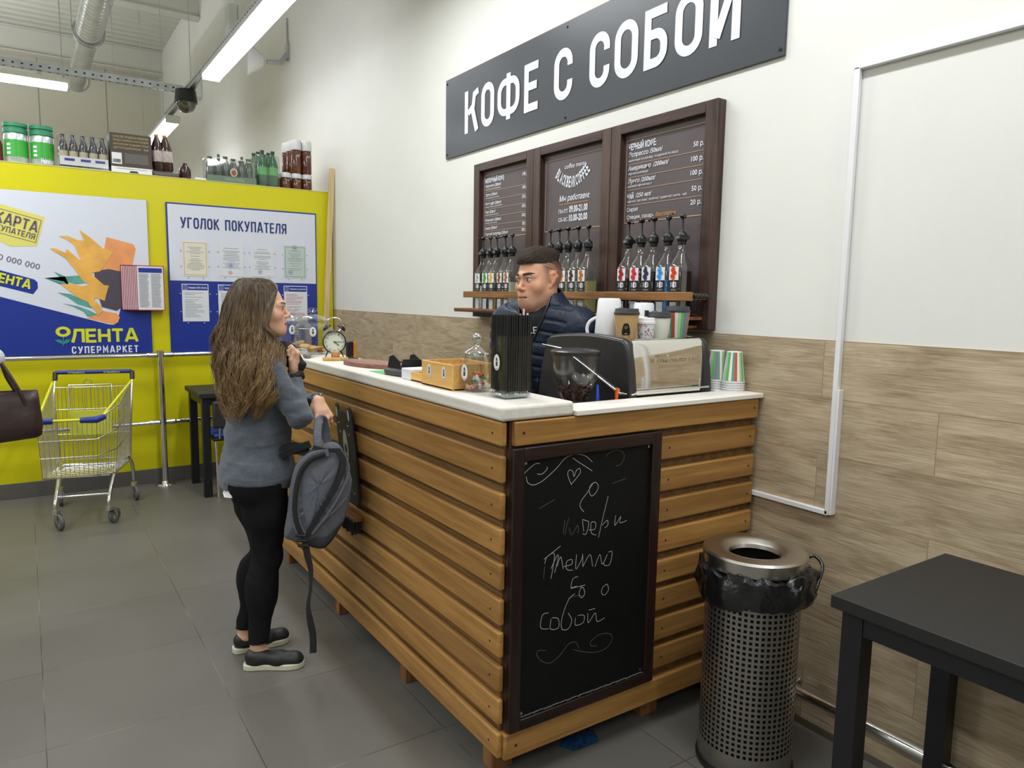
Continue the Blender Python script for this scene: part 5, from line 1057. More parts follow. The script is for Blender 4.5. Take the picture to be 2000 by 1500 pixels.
m = MB(); m.lathe([(BR+.012, .695), (BR+.014, .70), (BR+.014, .735), (BR+.008, .742), (.125, .745), (.10, .74), (.083, .728), (.080, .715), (.084, .715), (.10, .730), (.13, .735), (BR+.006, .73), (BR+.008, .70)], 64, (bx, by, 0)); m.build('funnel_lid', mat('lid_steel', (.6, .57, .53), .28, 1, noise=.06, nscale=14), t, smooth=40)
# crumpled bag collar
m = MB(); NA = 90; rows_ = []
prof = [(-.010, .70), (.012, .695), (.024, .68), (.022, .655), (.028, .625), (.016, .595), (.006, .60), (.004, .62)]
rr = np.random.default_rng(3); ph = rr.uniform(0, 6.28, (len(prof), 4))
for j, (dr, z) in enumerate(prof):
    ring = []
    for k in range(NA):
        a = 2*PI*k/NA; nz = sum(math.sin(a*f+ph[j][q])*amp for q, (f, amp) in enumerate(((5, .004), (11, .004), (19, .003), (31, .0025))))
        lp = .018*max(0, math.cos(a-math.radians(25)))**3 if 0 < j < 6 else 0
        ring.append((bx+(BR+dr+nz*(j > 0)+lp)*math.cos(a), by+(BR+dr+nz*(j > 0)+lp)*math.sin(a), z+nz*1.3+(-.02*max(0, math.cos(a-math.radians(250)))**2 if j > 3 else 0)))
    rows_.append(ring)
m.add([v for R in rows_ for v in R], [(j*NA+k, j*NA+(k+1) % NA, (j+1)*NA+(k+1) % NA, (j+1)*NA+k) for j in range(len(prof)-1) for k in range(NA)])
M_bag = mat('black_bin_bag', (.012, .012, .013), .22, spec=.6, bump=.9, bscale=45)
m.build('bin_bag_collar', M_bag, t, smooth=50, solid=.0015)
m = MB(); m.lathe([(.092, .72), (.10, .66), (.11, .5), (.10, .3), (0, .28)], 40, (bx, by, 0)); m.build('bin_bag', M_bag, t, smooth=50)
m = MB(); m.tube(catmull([(bx+.09, by+.13, .70), (bx+.11, by+.16, .72), (bx+.15, by+.15, .70), (bx+.17, by+.10, .66), (bx+.175, by+.07, .62)], 4), [.006]*17, 8); m.build('bag_tie', M_bag, t, smooth=60)

# ------------------------------------------------------------ tables
M_tbl = mat('black_laminate', (.016, .016, .017), .5, spec=.45, bump=.15, bscale=600); M_tblside = mat('black_table_edge', (.008, .008, .012), .45)
def table(label, x0, x1, y0, y1, h):
    t = thing('black_table', label, 'table', ((x0+x1)/2, (y0+y1)/2, 0))
    m = MB(); m.box(x0, x1, y0, y1, h-.034, h); m.build('table_top', M_tbl, t, bevel=.0015)
    i = .022; lw = .056
    for a in (x0+i, x1-i-lw):
        for b in (y0+i, y1-i-lw):
            m = MB(); m.box(a, a+lw, b, b+lw, 0, h-.034); m.build('leg', M_tblside, t, bevel=.001)
    for bxx in ((x0+i+lw, x1-i-lw, y0+i+.004, y0+i+.028), (x0+i+lw, x1-i-lw, y1-i-.028, y1-i-.004), (x0+i+.004, x0+i+.028, y0+i+lw, y1-i-lw), (x1-i-.028, x1-i-.004, y0+i+lw, y1-i-lw)):
        m = MB(); m.box(*bxx, h-.034-.058, h-.034); m.build('apron', M_tblside, t)
table('large black table at the bottom right corner beside the bin', -1.056, .35, 1.733, 2.335, .785)
table('black table against the yellow wall behind the woman', -6.33, -5.74, 1.05, 2.0, .80)
# chair tucked in at the yellow wall
t = thing('blue_seat_chair', 'chair with a blue seat and black backrest at the far table', 'chair', (-5.93, 1.36, 0))
m = MB(); m.box(-6.12, -5.74, 1.15, 1.57, .455, .487); m.build('seat', mat('chair_blue', rgb(30, 76, 170), .55), t, bevel=.012)
m = MB(); m.box(-6.13, -5.73, 1.14, 1.58, .435, .456); m.build('seat_shell', M_black, t, bevel=.006)
m = MB(); m.box(-5.71, -5.675, 1.13, 1.55, .54, .745); m.build('backrest', M_matblack, t, bevel=.016, seg=3)
for y in (1.18, 1.52):
    m = MB(); m.tube([(-5.78, y, .45), (-5.72, y, .46), (-5.695, y, .56)], .009, 8); m.build('back_support', M_chrome, t, smooth=50)
for x, y, dx in ((-5.76, 1.16, .05), (-5.76, 1.56, .05), (-6.10, 1.16, -.05), (-6.10, 1.56, -.05)):
    m = MB(); m.tube([(x, y, .45), (x+dx, y, .012)], .011, 10); m.cyl((x+dx, y, 0), (x+dx, y, .02), .014, None, 10); m.build('leg', M_chrome, t, smooth=50)
# ------------------------------------------------------------ shopping trolley
CO = Vector((-6.06, .385, 0)); ca, sa = math.cos(math.radians(-12)), math.sin(math.radians(-12))
t = thing('shopping_trolley', 'silver wire shopping trolley with blue handle and yellow rims by the yellow wall', 'shopping trolley', CO, math.radians(-12))
M_wire = mat('zinc_wire', (.78, .78, .76), .25, 1); M_cy = mat('rim_yellow', rgb(224, 222, 60), .45); M_cb = mat('trolley_blue', rgb(34, 52, 140), .4)
# basket outline: rear wide, front narrow with cut corners; f forward, l to the left, z
def ringpts(z, fr, ff, wr, wf, cut=.2): return [(fr, -wr, z), (ff-.05, -wf-.0, z), (ff, -wf+.04, z), (ff, wf-.06, z), (ff-.16, wf+.01, z), (fr, wr, z)]
def bl(mb, name, m_, par=None, **k): return mb.build(name, m_, par or t, local=True, **k)
TOPR = lambda z: z
zf = .735; zr = .885
top = [(.0, -.25, zr), (.79, -.20, zf), (.79, .13, zf), (.60, .235, .80), (.0, .25, zr)]
bot = [(.03, -.22, .30), (.78, -.185, .37), (.78, .12, .37), (.60, .20, .345), (.03, .22, .30)]
def lerp(a, b, s): return tuple(a[i]+(b[i]-a[i])*s for i in range(3))
m = MB()
for s in (.0, .36, .66, 1.0):
    P = [lerp(b, a, s) for a, b in zip(top, bot)]
    if s == 0 or s == 1.0: m.tube(P, .0045 if s else .004, 6)
    else: m.tube(P, .0035, 6)
segs = [(0, 1, 17), (1, 2, 12), (2, 3, 7), (3, 4, 15)]
for a, b, n in segs:
    for k in range(n+1):
        s = k/n; m.tube([lerp(bot[a], bot[b], s), lerp(top[a], top[b], s)], .0021, 5, cap=False)
for k in range(19):
    l = -.215+.43*k/18; m.tube([(.03, l, .30), (.78 if l < .13 else .78-(l-.13)*2, l*.8, .37)], .0018, 4, cap=False)
for k in range(9):
    f = .05+.7*k/8; w_ = .215-.03*k/8; m.tube([(f, -w_, .30+.0865*f), (f, w_, .30+.0865*f)], .0022, 4, cap=False)
bl(m, 'wire_basket', M_wire, smooth=60)
m = MB()     # rear gate
for z in (.33, .52, .70, .86): m.tube([(.02, -.23, z), (.02, .23, z)], .003, 6)
for k in range(18): m.tube([(.02, -.22+.44*k/17, .31), (.015, -.22+.44*k/17, .86)], .002, 5, cap=False)
bl(m, 'rear_gate', M_wire, smooth=60)
m = MB()     # child seat, folded
m.tube([(.05, -.14, .88), (.05, .13, .88), (.07, .13, .86), (.09, .13, .56), (.09, -.14, .56), (.07, -.14, .86)], .004, 6, closed=True)
for k in range(7): m.tube([(.075, -.12+.24*k/6, .87), (.09, -.12+.24*k/6, .58)], .002, 5, cap=False)
m.tube([(.05, -.02+.025*math.cos(a), .895+.022*math.sin(a)) for a in np.linspace(0, 2*PI, 14, endpoint=False)], .003, 6, closed=True)
cs = bl(m, 'child_seat', M_wire, smooth=60)
m = MB(); m.box(.095, .10, -.14, .13, .52, .70); bl(m, 'seat_flap', mat('flap_yellow', rgb(206, 206, 70), .5), cs, bevel=.002)
for nme, P in (('side_rim', [(.0, -.25, zr+.004), (.75, -.202, zf+.004)]), ('side_rim', [(.72, .16, zf+.02), (.0, .25, zr+.004)]), ('front_rim', [(.79, -.13, zf+.004), (.79, .06, zf+.004)])):
    m = MB(); m.tube(P, .0085, 10); bl(m, nme, M_cy, smooth=60)
for P in ([(.74, -.206, zf+.003), (.79, -.20, zf+.003), (.795, -.11, zf+.003)], [(.795, .04, zf+.003), (.795, .13, zf+.003), (.745, .165, zf+.012)]):
    m = MB(); m.tube(P, [.018, .022, .018], 10); bl(m, 'corner_bumper', M_cb, smooth=40)
m = MB(); m.tube([(-.12, -.235, .955), (-.12, .235, .955)], .015, 14); bl(m, 'handle_grip', M_cb, smooth=50)
for l in (-.25, .25):
    m = MB(); m.tube([(-.12, l*.94, .955), (-.118, l, .95), (-.10, l, .90)], .017, 10); bl(m, 'handle_corner', M_black, smooth=50)
    m = MB(); m.tube([(-.10, l, .90), (-.02, l, .80), (.0, l*.96, .62), (.02, l*.9, .32)], .008, 8); bl(m, 'handle_stay', M_wire, smooth=60)
m = MB()
for l0 in (-.17, .06): text_fit(m, 'УЛЫБКА', l0, l0+.11, .947, .959, lambda a, b: (-.104, a, b), bold=.02)
bl(m, 'handle_print', mat('handle_print', rgb(200, 204, 120), .5))
for sd in (-1, 1):
    m = MB(); P = [(.02, .235*sd, .28), (.06, .22*sd, .33), (.12, .20*sd, .345), (.30, .175*sd, .33), (.50, .16*sd, .245), (.60, .155*sd, .19), (.63, .155*sd, .16), (.63, .155*sd, .105)]
    if sd: m.tube(catmull(P, 4), .0125, 10); m.tube(catmull([(.12, .20*sd, .345), (.05, .22*sd, .33), (.0, .235*sd, .26), (-.01, .24*sd, .14)], 4), .0125, 10)
    bl(m, 'frame_tube', M_chrome, smooth=60)
m = MB(); m.tube([(.585, -.155, .20), (.585, .155, .20)], .008, 8); m.tube([(.25, -.17, .335), (.25, .17, .335)], .008, 8); bl(m, 'cross_bar', M_chrome, smooth=60)
M_wheel = mat('grey_rubber', rgb(96, 98, 98), .6); M_hub = mat('grey_hub', rgb(160, 162, 160), .5)
for (fx, lx, ang) in ((.63, -.155, 35), (.63, .155, 150), (-.01, -.24, 10), (-.01, .24, 20)):
    a = math.radians(ang); d = Vector((math.cos(a), math.sin(a), 0)); n = Vector((-d.y, d.x, 0)); c = Vector((fx, lx, 0))+d*.045+Vector((0, 0, .052))
    m = MB(); m.cyl((fx, lx, .10), (fx, lx, .125), .026, .022, 16)
    for s in (-1, 1): m.prism([(-.02, .06), (.025, .055), (.012, -.008), (-.008, -.008)], lambda p, q, dd: tuple(c+n*(dd)+d*(p-.02*(q/.055))+Vector((0, 0, q))), s*.018-.0015, s*.018+.0015)
    ca_ = bl(m, 'caster_fork', M_steel, smooth=40)
    m = MB(); Rm = Matrix.Translation(c) @ n.to_track_quat('Z', 'Y').to_matrix().to_4x4(); m.T = Rm; m.lathe([(.030, -.013), (.048, -.012), (.0515, -.007), (.0515, .007), (.048, .012), (.030, .013)], 28); m.T = None; wl_ = bl(m, 'wheel', M_wheel, ca_, smooth=40)
    m = MB(); m.T = Rm; m.lathe([(0, -.015), (.008, -.015), (.012, -.010), (.031, -.008), (.031, .008), (.012, .010), (.008, .015), (0, .015)], 24); m.T = None; bl(m, 'wheel_hub', M_hub, ca_, smooth=40)

# ------------------------------------------------------------ goods along the top of the yellow wall
GZ = ZT+.0065; GX = XW-.035
M_film = glass('shrink_film', (.97, .975, .98), .12, .10, .5)
def bottle(mb, x, y, z, r, h, neck=.38, n=14): mb.lathe([(0, 0), (r*.9, .0), (r, .01), (r, h*(1-neck)), (r*.85, h*(1-neck*.75)), (r*.42, h*(1-neck*.35)), (r*.36, h*.97), (r*.42, h*.97), (r*.42, h), (0, h)], n, (x, y, z))
# kegs
def keg(y, label, lettering):
    t = thing('beer_keg', label, 'keg', (GX-.08, y, GZ), 0, 'green mini kegs on the yellow wall'); r = .075; x = GX-.08
    m = MB(); m.lathe([(0, 0), (r*.93, 0), (r, .012), (r, .19), (r*.9, .215)], 32, (x, y, GZ)); m.build('keg_body', mat('keg_silver', rgb(206, 214, 212), .25, .5), t, smooth=50)
    m = MB(); m.lathe([(r+.0008, .045), (r+.0008, .165)], 32, (x, y, GZ)); m.build('green_label', mat('keg_green', rgb(60, 170, 60), .35), t, smooth=50)
    m = MB(); m.lathe([(r*.92, .212), (r*1.02, .216), (r*1.02, .245), (r*.9, .25), (r*.9, .256), (r*1.02, .26), (r*1.02, .285), (r*.86, .285), (r*.8, .25), (0, .25)], 32, (x, y, GZ)); m.build('green_handle_rim', mat('keg_rim_green', rgb(50, 140, 100), .4), t, smooth=40)
    m = MB(); R_ = r+.002
    cyf = lambda a, b: (x+R_*math.cos(a/R_), y+R_*math.sin(a/R_), GZ+b)
    m.flat([(-.05, .17), (.02, .17), (.02, .20), (-.05, .20)][::-1] if False else [(-.05, .17), (.02, .17), (.02, .20), (-.05, .20)], lambda a, b: cyf(a, b))
    if lettering: text_fit(m, lettering, -.012, .075, .012, .052, cyf, bold=.04)
    for k in range(3): m.flat([(-.062, .06+.03*k), (-.035, .06+.03*k), (-.035, .078+.03*k), (-.062, .078+.03*k)], cyf)
    m.build('label_print', M_letter, t)
keg(.015, 'left green and silver mini keg on the yellow wall', None); keg(.175, 'right green mini keg with white letters next to the bottle tray', 'Heineken')
m = MB(); bottle(m, GX-.06, -.10, GZ, .035, .20); o = m.build('dark_soda_bottle', mat('soda_dark', rgb(90, 40, 34), .2), smooth=50); tag(o, 'dark bottle with a red label at the left picture edge beside the kegs', 'bottle')
# beer tray
t = thing('beer_tray', 'film wrapped white tray of brown beer bottles with blue labels', 'beer pack', (GX-.12, .435, GZ))
M_beer = mat('brown_beer_glass', rgb(44, 40, 50), .12, spec=.7); M_lblc = mat('cream_label', rgb(200, 190, 160), .5)
x0, x1, y0, y1 = GX-.26, GX, .275, .60
for k in range(5):
    for j in range(3):
        y = y0+.032+k*.065; x = x1-.034-j*.068
        m = MB(); bottle(m, x, y, GZ+.01, .029, .235); b = m.build('bottle', M_beer, t, smooth=50)
        m = MB(); m.lathe([(.0295, .05), (.0295, .115)], 14, (x, y, GZ+.01)); m.lathe([(.0135, .175), (.0125, .20)], 12, (x, y, GZ+.01)); m.build('bottle_label', M_lblc, b, smooth=50)
m = MB(); m.box(x0, x0+.003, y0, y1, GZ+.02, GZ+.09); m.box(x1-.003, x1, y0, y1, GZ+.02, GZ+.085); m.box(x0, x1, y0, y0+.003, GZ+.02, GZ+.085); m.box(x0, x1, y1-.003, y1, GZ+.02, GZ+.085); m.box(x0, x1, y0, y1, GZ, GZ+.008); m.build('carton_tray', M_white, t)
m = MB()
for y in (.31, .415, .51): m.box(x1-.002, x1+.0012, y, y+.065, GZ+.052, GZ+.07)
m.build('carton_print', M_blue, t)
m = MB(); P = [(x0, GZ+.0), (x1+.002, GZ+.0), (x1+.003, GZ+.12), (x1-.02, GZ+.235), (x1-.04, GZ+.252), (x0+.02, GZ+.252), (x0, GZ+.2)]; m.prism(P, lambda a, b, d: (a, d, b), y0-.003, y1+.003); m.build('shrink_film', M_film, t, bevel=.01)
# dark carton on white carton
m = MB(); m.box(GX-.24, GX+.003, .616, .898, GZ, GZ+.046); o = thing('white_carton', 'low white carton under the dark printed box', 'box', (GX-.12, .757, GZ)); m.build('carton_body', M_white, o, bevel=.002)
m = MB(); text_fit(m, 'Пивоваренная компания', .65, .86, GZ+.028, GZ+.036, lambda a, b: (GX+.004, a, b)); m.flat([(.74, GZ), (.80, GZ), (.80, GZ+.012), (.79, GZ+.02), (.75, GZ+.02), (.74, GZ+.012)], lambda a, b: (GX+.004, a, b)); m.build('carton_print', mat('print_dark', rgb(70, 66, 62), .6), o)
t = thing('dark_beer_carton', 'dark brown beer carton printed with gold lines of text', 'box', (GX-.12, .757, GZ+.0465))
m = MB(); m.box(GX-.24, GX, .612, .902, GZ+.0465, GZ+.298); m.build('carton_body', mat('carton_brown', rgb(78, 68, 58), .55), t, bevel=.003)
m = MB()
for k, s_ in enumerate(('КАЧЕСТВО ПРОВЕРЕНО ВРЕМЕНЕМ', 'ПРЕДСТАВЛЕНО НАСТОЯЩИМ', 'МНОГОЛЕТНИМ ТРАДИЦИЯМ СТРАНЫ', 'ДЕГУСТАЦИОННОМУ   2000')): text_fit(m, s_, .635, .88, GZ+.262-.028*k, GZ+.280-.028*k, lambda a, b: (GX+.001, a, b), bold=.03)
m.build('gold_lettering', mat('gold_print', rgb(170, 152, 104), .5), t)
m = MB(); m.flat([(.622, GZ+.065), (.69, GZ+.065), (.69, GZ+.15), (.622, GZ+.15)], lambda a, b: (GX+.001, a, b)); m.build('white_label', M_white, t)
m = MB()
x = .63; r = random.Random(1)
while x < .682: d = r.choice((.001, .002, .003)); m.box(GX+.001, GX+.0018, x, x+d, GZ+.075, GZ+.102); x += d+r.choice((.0012, .002))
m.build('barcode', M_black, t)
m = MB(); m.flat([(.71, GZ+.075), (.875, GZ+.075), (.875, GZ+.15), (.71, GZ+.15)], lambda a, b: (GX+.001, a, b)); m.build('grey_label', mat('grey_label', rgb(104, 100, 96), .6), t)
# brown PET bottles
M_pet = mat('brown_pet', rgb(58, 34, 28), .12, spec=.7)
def petb(x, y, z, r, h, col, cap, lab, label, group, tilt_=0):
    t = thing('large_beer_bottle', label, 'bottle', (x, y, z), 0, group)
    m = MB(); m.T = Matrix.Translation((x, y, z)) @ Matrix.Rotation(tilt_, 4, 'X'); m.lathe([(0, 0), (r*.8, 0), (r, .02), (r, h*.55), (r*.97, h*.62), (r*.75, h*.76), (r*.32, h*.93), (r*.30, h*.96)], 18); m.T = None; m.build('bottle_body', col, t, smooth=50)
    m = MB(); m.T = Matrix.Translation((x, y, z)) @ Matrix.Rotation(tilt_, 4, 'X'); m.lathe([(r*.36, h*.94), (r*.36, h), (0, h)], 14); m.T = None; m.build('cap', cap, t, smooth=40)
    if lab:
        m = MB(); m.T = Matrix.Translation((x, y, z)) @ Matrix.Rotation(tilt_, 4, 'X'); m.lathe([(r+.001, h*.25), (r+.001, h*.55)], 18); m.T = None; m.build('label', lab, t, smooth=50)
    return t
M_oc = mat('orange_neck', rgb(220, 130, 50), .4); M_rl = mat('red_white_label', rgb(190, 176, 170), .5, noise=.3, nscale=40)
for k, (y, tl_) in enumerate(((.955, .10), (1.02, .14))): petb(GX-.05, y, GZ+.045, .045, .285, M_pet, M_oc, M_rl, 'brown plastic beer bottle with orange neck, %s of the leaning pair by the carton' % ('left' if k == 0 else 'right'), 'brown plastic beer bottles', tl_*.4)
t = thing('dark_bottle_pack', 'dark film pack of lying bottles under the leaning brown bottles', 'beer pack', (GX-.08, 1.02, GZ))
m = MB(); m.box(GX-.2, GX-.0, .908, 1.10, GZ, GZ+.044); m.build('film_wrap', mat('smoky_film', rgb(86, 76, 74), .25), t, bevel=.012)
petb(GX-.06, 1.15, GZ, .045, .13, M_pet, M_black, None, 'short dark bottle standing alone right of the brown bottles', 'brown plastic beer bottles')
m = MB(); m.box(GX-.1, GX-.01, 1.215, 1.31, GZ, GZ+.022); tag(m.build('snack_packet', M_cream, bevel=.008), 'flat pale snack packet lying on the yellow wall', 'packet')
# green bottles in film
t = thing('green_bottle_pack', 'film wrapped pack of dark green beer bottles with a round gold label', 'beer pack', (GX-.12, 1.49, GZ))
M_gb = mat('green_beer_glass', rgb(40, 66, 52), .12, spec=.7)
r = random.Random(6)
for k in range(6):
    for j in range(2):
        y = 1.345+.062*k; x = GX-.04-.07*j; h = .205+.012*((k*2+j) % 3)
        m = MB(); bottle(m, x, y, GZ, .028, h); b = m.build('bottle', M_gb, t, smooth=50)
        m = MB(); m.lathe([(.0134, h*.78), (.0128, h*.90)], 12, (x, y, GZ)); m.build('neck_label', M_lblc, b, smooth=50)
m = MB(); P = [(GX-.15, GZ), (GX+.002, GZ), (GX+.002, GZ+.09), (GX-.005, GZ+.15), (GX-.04, GZ+.2), (GX-.14, GZ+.2)]; m.prism(P, lambda a, b, d: (a, d, b), 1.30, 1.70); m.build('shrink_film', M_film, t, bevel=.015)
m = MB(); m.box(GX+.0025, GX+.004, 1.305, 1.70, GZ, GZ+.055); m.build('green_carton_front', mat('green_grey_print', rgb(104, 124, 106), .5), t)
m = MB(); text_fit(m, 'HOLSTEN', 1.45, 1.60, GZ+.018, GZ+.042, lambda a, b: (GX+.005, a, b), bold=.02); m.build('carton_lettering', mat('green_print_light', rgb(150, 164, 140), .5), t)
m = MB(); m.flat([(1.517+.03*math.cos(k*PI/10), GZ+.088+.034*math.sin(k*PI/10)) for k in range(20)], lambda a, b: (GX+.006, a, b)); m.build('round_label', M_lblc, t); m = MB(); m.flat([(1.517+.02*math.cos(k*PI/10), GZ+.086+.024*math.sin(k*PI/10)) for k in range(20)], lambda a, b: (GX+.007, a, b)); m.build('label_emblem', M_gold if False else mat('emblem_brown', rgb(140, 90, 70), .5), t)
# green PET pack
t = thing('green_soda_pack', 'pack of tall green plastic bottles with light green labels', 'bottle pack', (GX-.12, 1.81, GZ))
M_gp = mat('green_pet', rgb(20, 96, 56), .1, spec=.7); M_lg = mat('light_green_label', rgb(90, 180, 96), .5)
for k in range(2):
    for j in range(3):
        y = 1.765+.088*k-.012*j; x = GX-.045-.09*j
        m = MB(); m.lathe([(0, 0), (.03, 0), (.042, .02), (.042, .17), (.036, .21), (.015, .27), (.014, .285)], 18, (x, y, GZ)); b = m.build('bottle', M_gp, t, smooth=50)
        m = MB(); m.lathe([(.0425, .10), (.0425, .165)], 18, (x, y, GZ)); m.build('bottle_label', M_lg, b, smooth=50)
        m = MB(); m.lathe([(.017, .28), (.017, .305), (0, .305)], 12, (x, y, GZ)); m.build('bottle_cap', mat('dark_green_cap', rgb(24, 60, 44), .4), b, smooth=50)
m = MB(); m.prism([(GX-.27, GZ), (GX+.002, GZ), (GX+.002, GZ+.18), (GX-.02, GZ+.27), (GX-.26, GZ+.27)], lambda a, b, d: (a, d, b), 1.71, 1.905); m.build('shrink_film', M_film, t, bevel=.015)
# amber bottles with white tops
M_amb = mat('amber_liquid', rgb(92, 48, 30), .12, spec=.7, noise=.4, nscale=14); M_wt = mat('white_film_top', rgb(206, 204, 204), .4)
def ambpack(label, ys, z, h):
    t = thing('amber_bottle_pack', label, 'bottle pack', (GX-.1, sum(ys)/len(ys), z), 0, 'amber packs in the corner')
    for y in ys:
        for j in range(3):
            x = GX-.05-.095*j; yy = y-.012*j
            m = MB(); m.lathe([(0, 0), (.040, 0), (.044, .015), (.044, h*.62), (.04, h*.66), (.044, h*.7)], 20, (x, yy, z)); b = m.build('bottle', M_amb, t, smooth=50)
            m = MB(); m.lathe([(.0445, h*.7), (.0445, h-.008), (.038, h), (0, h)], 20, (x, yy, z)); m.build('bottle_top', M_wt, b, smooth=50)
            m = MB(); f_ = lambda a, bb: (x+.0455, a, bb); text_fit(m, 'AS', yy-.02, yy+.02, z+h*.48, z+h*.56, f_, bold=.02, shear=.4); m.build('print', M_lblc, b)
ambpack('single amber bottle column left of the corner stack', [1.965], GZ, .14); ambpack('lower pack of the amber corner stack', [2.06, 2.15], GZ, .14); ambpack('tall upper pack of the amber corner stack', [2.06, 2.15], GZ+.142, .285)

# ------------------------------------------------------------ tote bag
t = thing('tote_bag', 'dark brown leather tote bag at the left picture edge', 'bag', (-4.2, -.125, .83))
M_lth = mat('brown_leather', rgb(56, 40, 38), .42, bump=.35, bscale=35, spec=.5)
bxs = []; NB = 28
for (z, hy, hx, dy) in ((.842, .145, .05, 0), (.85, .16, .062, 0), (.90, .168, .066, 0), (.96, .165, .058, 0), (1.02, .162, .045, 0), (1.066, .160, .036, 0)):
    ring = []
    for k in range(NB):
        a = 2*PI*k/NB; c_, s_ = math.cos(a), math.sin(a); e = .55
        yv = hy*(abs(s_)**e)*(1 if s_ > 0 else -1); wv = .006*math.sin(5*a+z*40)
        ring.append((-4.2+(hx+wv)*(abs(c_)**e)*(1 if c_ > 0 else -1), -.125+yv+(1.066-z)*.03, z+(.0 if z > 1 else -.02*(.16-yv)/.32*(1 if z < .87 else .4))))
    bxs.append(ring)
m = MB(); m.add([v for R in bxs for v in R], [(i*NB+k, i*NB+(k+1) % NB, (i+1)*NB+(k+1) % NB, (i+1)*NB+k) for i in range(len(bxs)-1) for k in range(NB)]+[tuple(range(NB-1, -1, -1))]); m.build('bag_body', M_lth, t, smooth=70, solid=.003)
for dx, yy in ((.04, -.035), (-.03, -.055)):
    m = MB(); P = catmull([(-4.2+dx, yy+.02, .99), (-4.2+dx, yy, 1.06), (-4.2+dx*.8, yy-.03, 1.13), (-4.2+dx*.3, -.11, 1.215), (-4.2, -.155, 1.258), (-4.2-dx*.1, -.20, 1.22), (-4.2+dx*.8, -.225, 1.1), (-4.2+dx, -.23, .98)], 6); m.tube(P, .008, 8); m.build('strap', M_lth, t, smooth=70)
# ------------------------------------------------------------ bodies from blended implicit shapes
def cap(p0, p1, r0, r1=None, k=.02): return ('c', np.array(p0, float), np.array(p1, float), r0, r0 if r1 is None else r1, k)
def ell(c, r, k=.03, R=None, neg=False): return ('n' if neg else 'e', np.array(c, float), np.array([r]*3 if np.isscalar(r) else r, float), np.eye(3) if R is None else np.array(R, float), 0, k)
def ncap(p0, p1, r0, r1=None, k=.004): return ('m',)+cap(p0, p1, r0, r1, k)[1:]
def sdf(P, prims):
    d = np.full(len(P), 1e3)
    for q in prims:
        t, k = q[0], q[5]
        if t in 'cm':
            a, b, r0, r1 = q[1:5]; ab = b-a; L = ab@ab+1e-12; h = np.clip((P-a)@ab/L, 0, 1); di = np.linalg.norm(P-a-h[:, None]*ab, axis=1)-(r0+(r1-r0)*h)
        else:
            c, r, R = q[1:4]; X = (P-c)@R; k0 = np.linalg.norm(X/r, axis=1)+1e-9; k1 = np.linalg.norm(X/(r*r), axis=1)+1e-9; di = k0*(k0-1)/k1
        if t in 'ce':
            h = np.maximum(k-np.abs(d-di), 0)/k; d = np.minimum(d, di)-h*h*k*.25
        else:
            e = -di; h = np.maximum(k-np.abs(d-e), 0)/k; d = np.maximum(d, e)+h*h*k*.25
    return d
def organic(name, prims, voxel, mats, parent, post=None, color=None, iters=4, keep=None, grow=0.0, smooth_angle=None):
    m = MB()
    for q in prims:
        if q[0] == 'c':
            a, b, r0, r1 = q[1:5]; m.ball(a, r0+grow, 14, 10); m.ball(b, r1+grow, 14, 10)
            if np.linalg.norm(b-a) > 1e-4: m.tube([a, b], [r0+grow, r1+grow], 14)
        elif q[0] == 'e': m.ball(q[1], tuple(q[2]+grow), 20, 14, Matrix([list(x) for x in q[3]]))
    me = bpy.data.meshes.new('tmp'); me.from_pydata(m.v, [], m.f); o = bpy.data.objects.new('tmp', me); COL.objects.link(o)
    md = o.modifiers.new('r', 'REMESH'); md.mode = 'VOXEL'; md.voxel_size = voxel; md.adaptivity = 0
    dg = bpy.context.evaluated_depsgraph_get(); dg.update(); me2 = bpy.data.meshes.new_from_object(o.evaluated_get(dg)); bpy.data.objects.remove(o); bpy.data.meshes.remove(me)
    n = len(me2.vertices); P = np.empty(n*3); me2.vertices.foreach_get('co', P); P = P.reshape(-1, 3); e = 8e-4
    F = [tuple(p.vertices) for p in me2.polygons]
    ed = np.empty(len(me2.edges)*2, dtype=np.int64); me2.edges.foreach_get('vertices', ed); ed = ed.reshape(-1, 2)
    deg = np.bincount(ed.ravel(), minlength=n)[:, None]
    def grad(P): return np.stack([(sdf(P+v, prims)-sdf(P-v, prims)) for v in np.eye(3)*e], 1)/(2*e)
    for it in range(iters):
        G = grad(P); g2 = np.maximum((G*G).sum(1), .2); P = P-G*np.clip((sdf(P, prims)-grow)/g2, -voxel*2.5, voxel*2.5)[:, None]
        if it < iters-1:
            S = np.zeros_like(P); np.add.at(S, ed[:, 0], P[ed[:, 1]]); np.add.at(S, ed[:, 1], P[ed[:, 0]]); P = P*.5+.5*S/np.maximum(deg, 1)
    if post is not None:
        G = grad(P); G /= np.linalg.norm(G, axis=1, keepdims=True)+1e-9; P = post(P, G)
    bpy.data.meshes.remove(me2)
    if keep is not None:
        ok = keep(P); F = [f for f in F if all(ok[i] for i in f)]; used = np.zeros(n, bool)
        for f in F: used[list(f)] = True
        idx = np.cumsum(used)-1; F = [tuple(int(idx[i]) for i in f) for f in F]; P = P[used]
    W = np.array(WM[(parent if parent.parent is None else parent.parent).name].inverted()); Q = P@W[:3, :3].T+W[:3, 3]
    me = bpy.data.meshes.new(name); me.from_pydata([tuple(v) for v in Q], [], F)
    for mt in (mats if isinstance(mats, (list, tuple)) else [mats]): me.materials.append(mt)
    me.polygons.foreach_set('use_smooth', [True]*len(me.polygons)); me.update()
    if color is not None:
        at = me.color_attributes.new('Col', 'FLOAT_COLOR', 'POINT'); cc = np.ones((len(P), 4)); cc[:, :3] = color(P); at.data.foreach_set('color', cc.ravel())
    ob = bpy.data.objects.new(name, me); COL.objects.link(ob); ob.parent = parent
    return ob
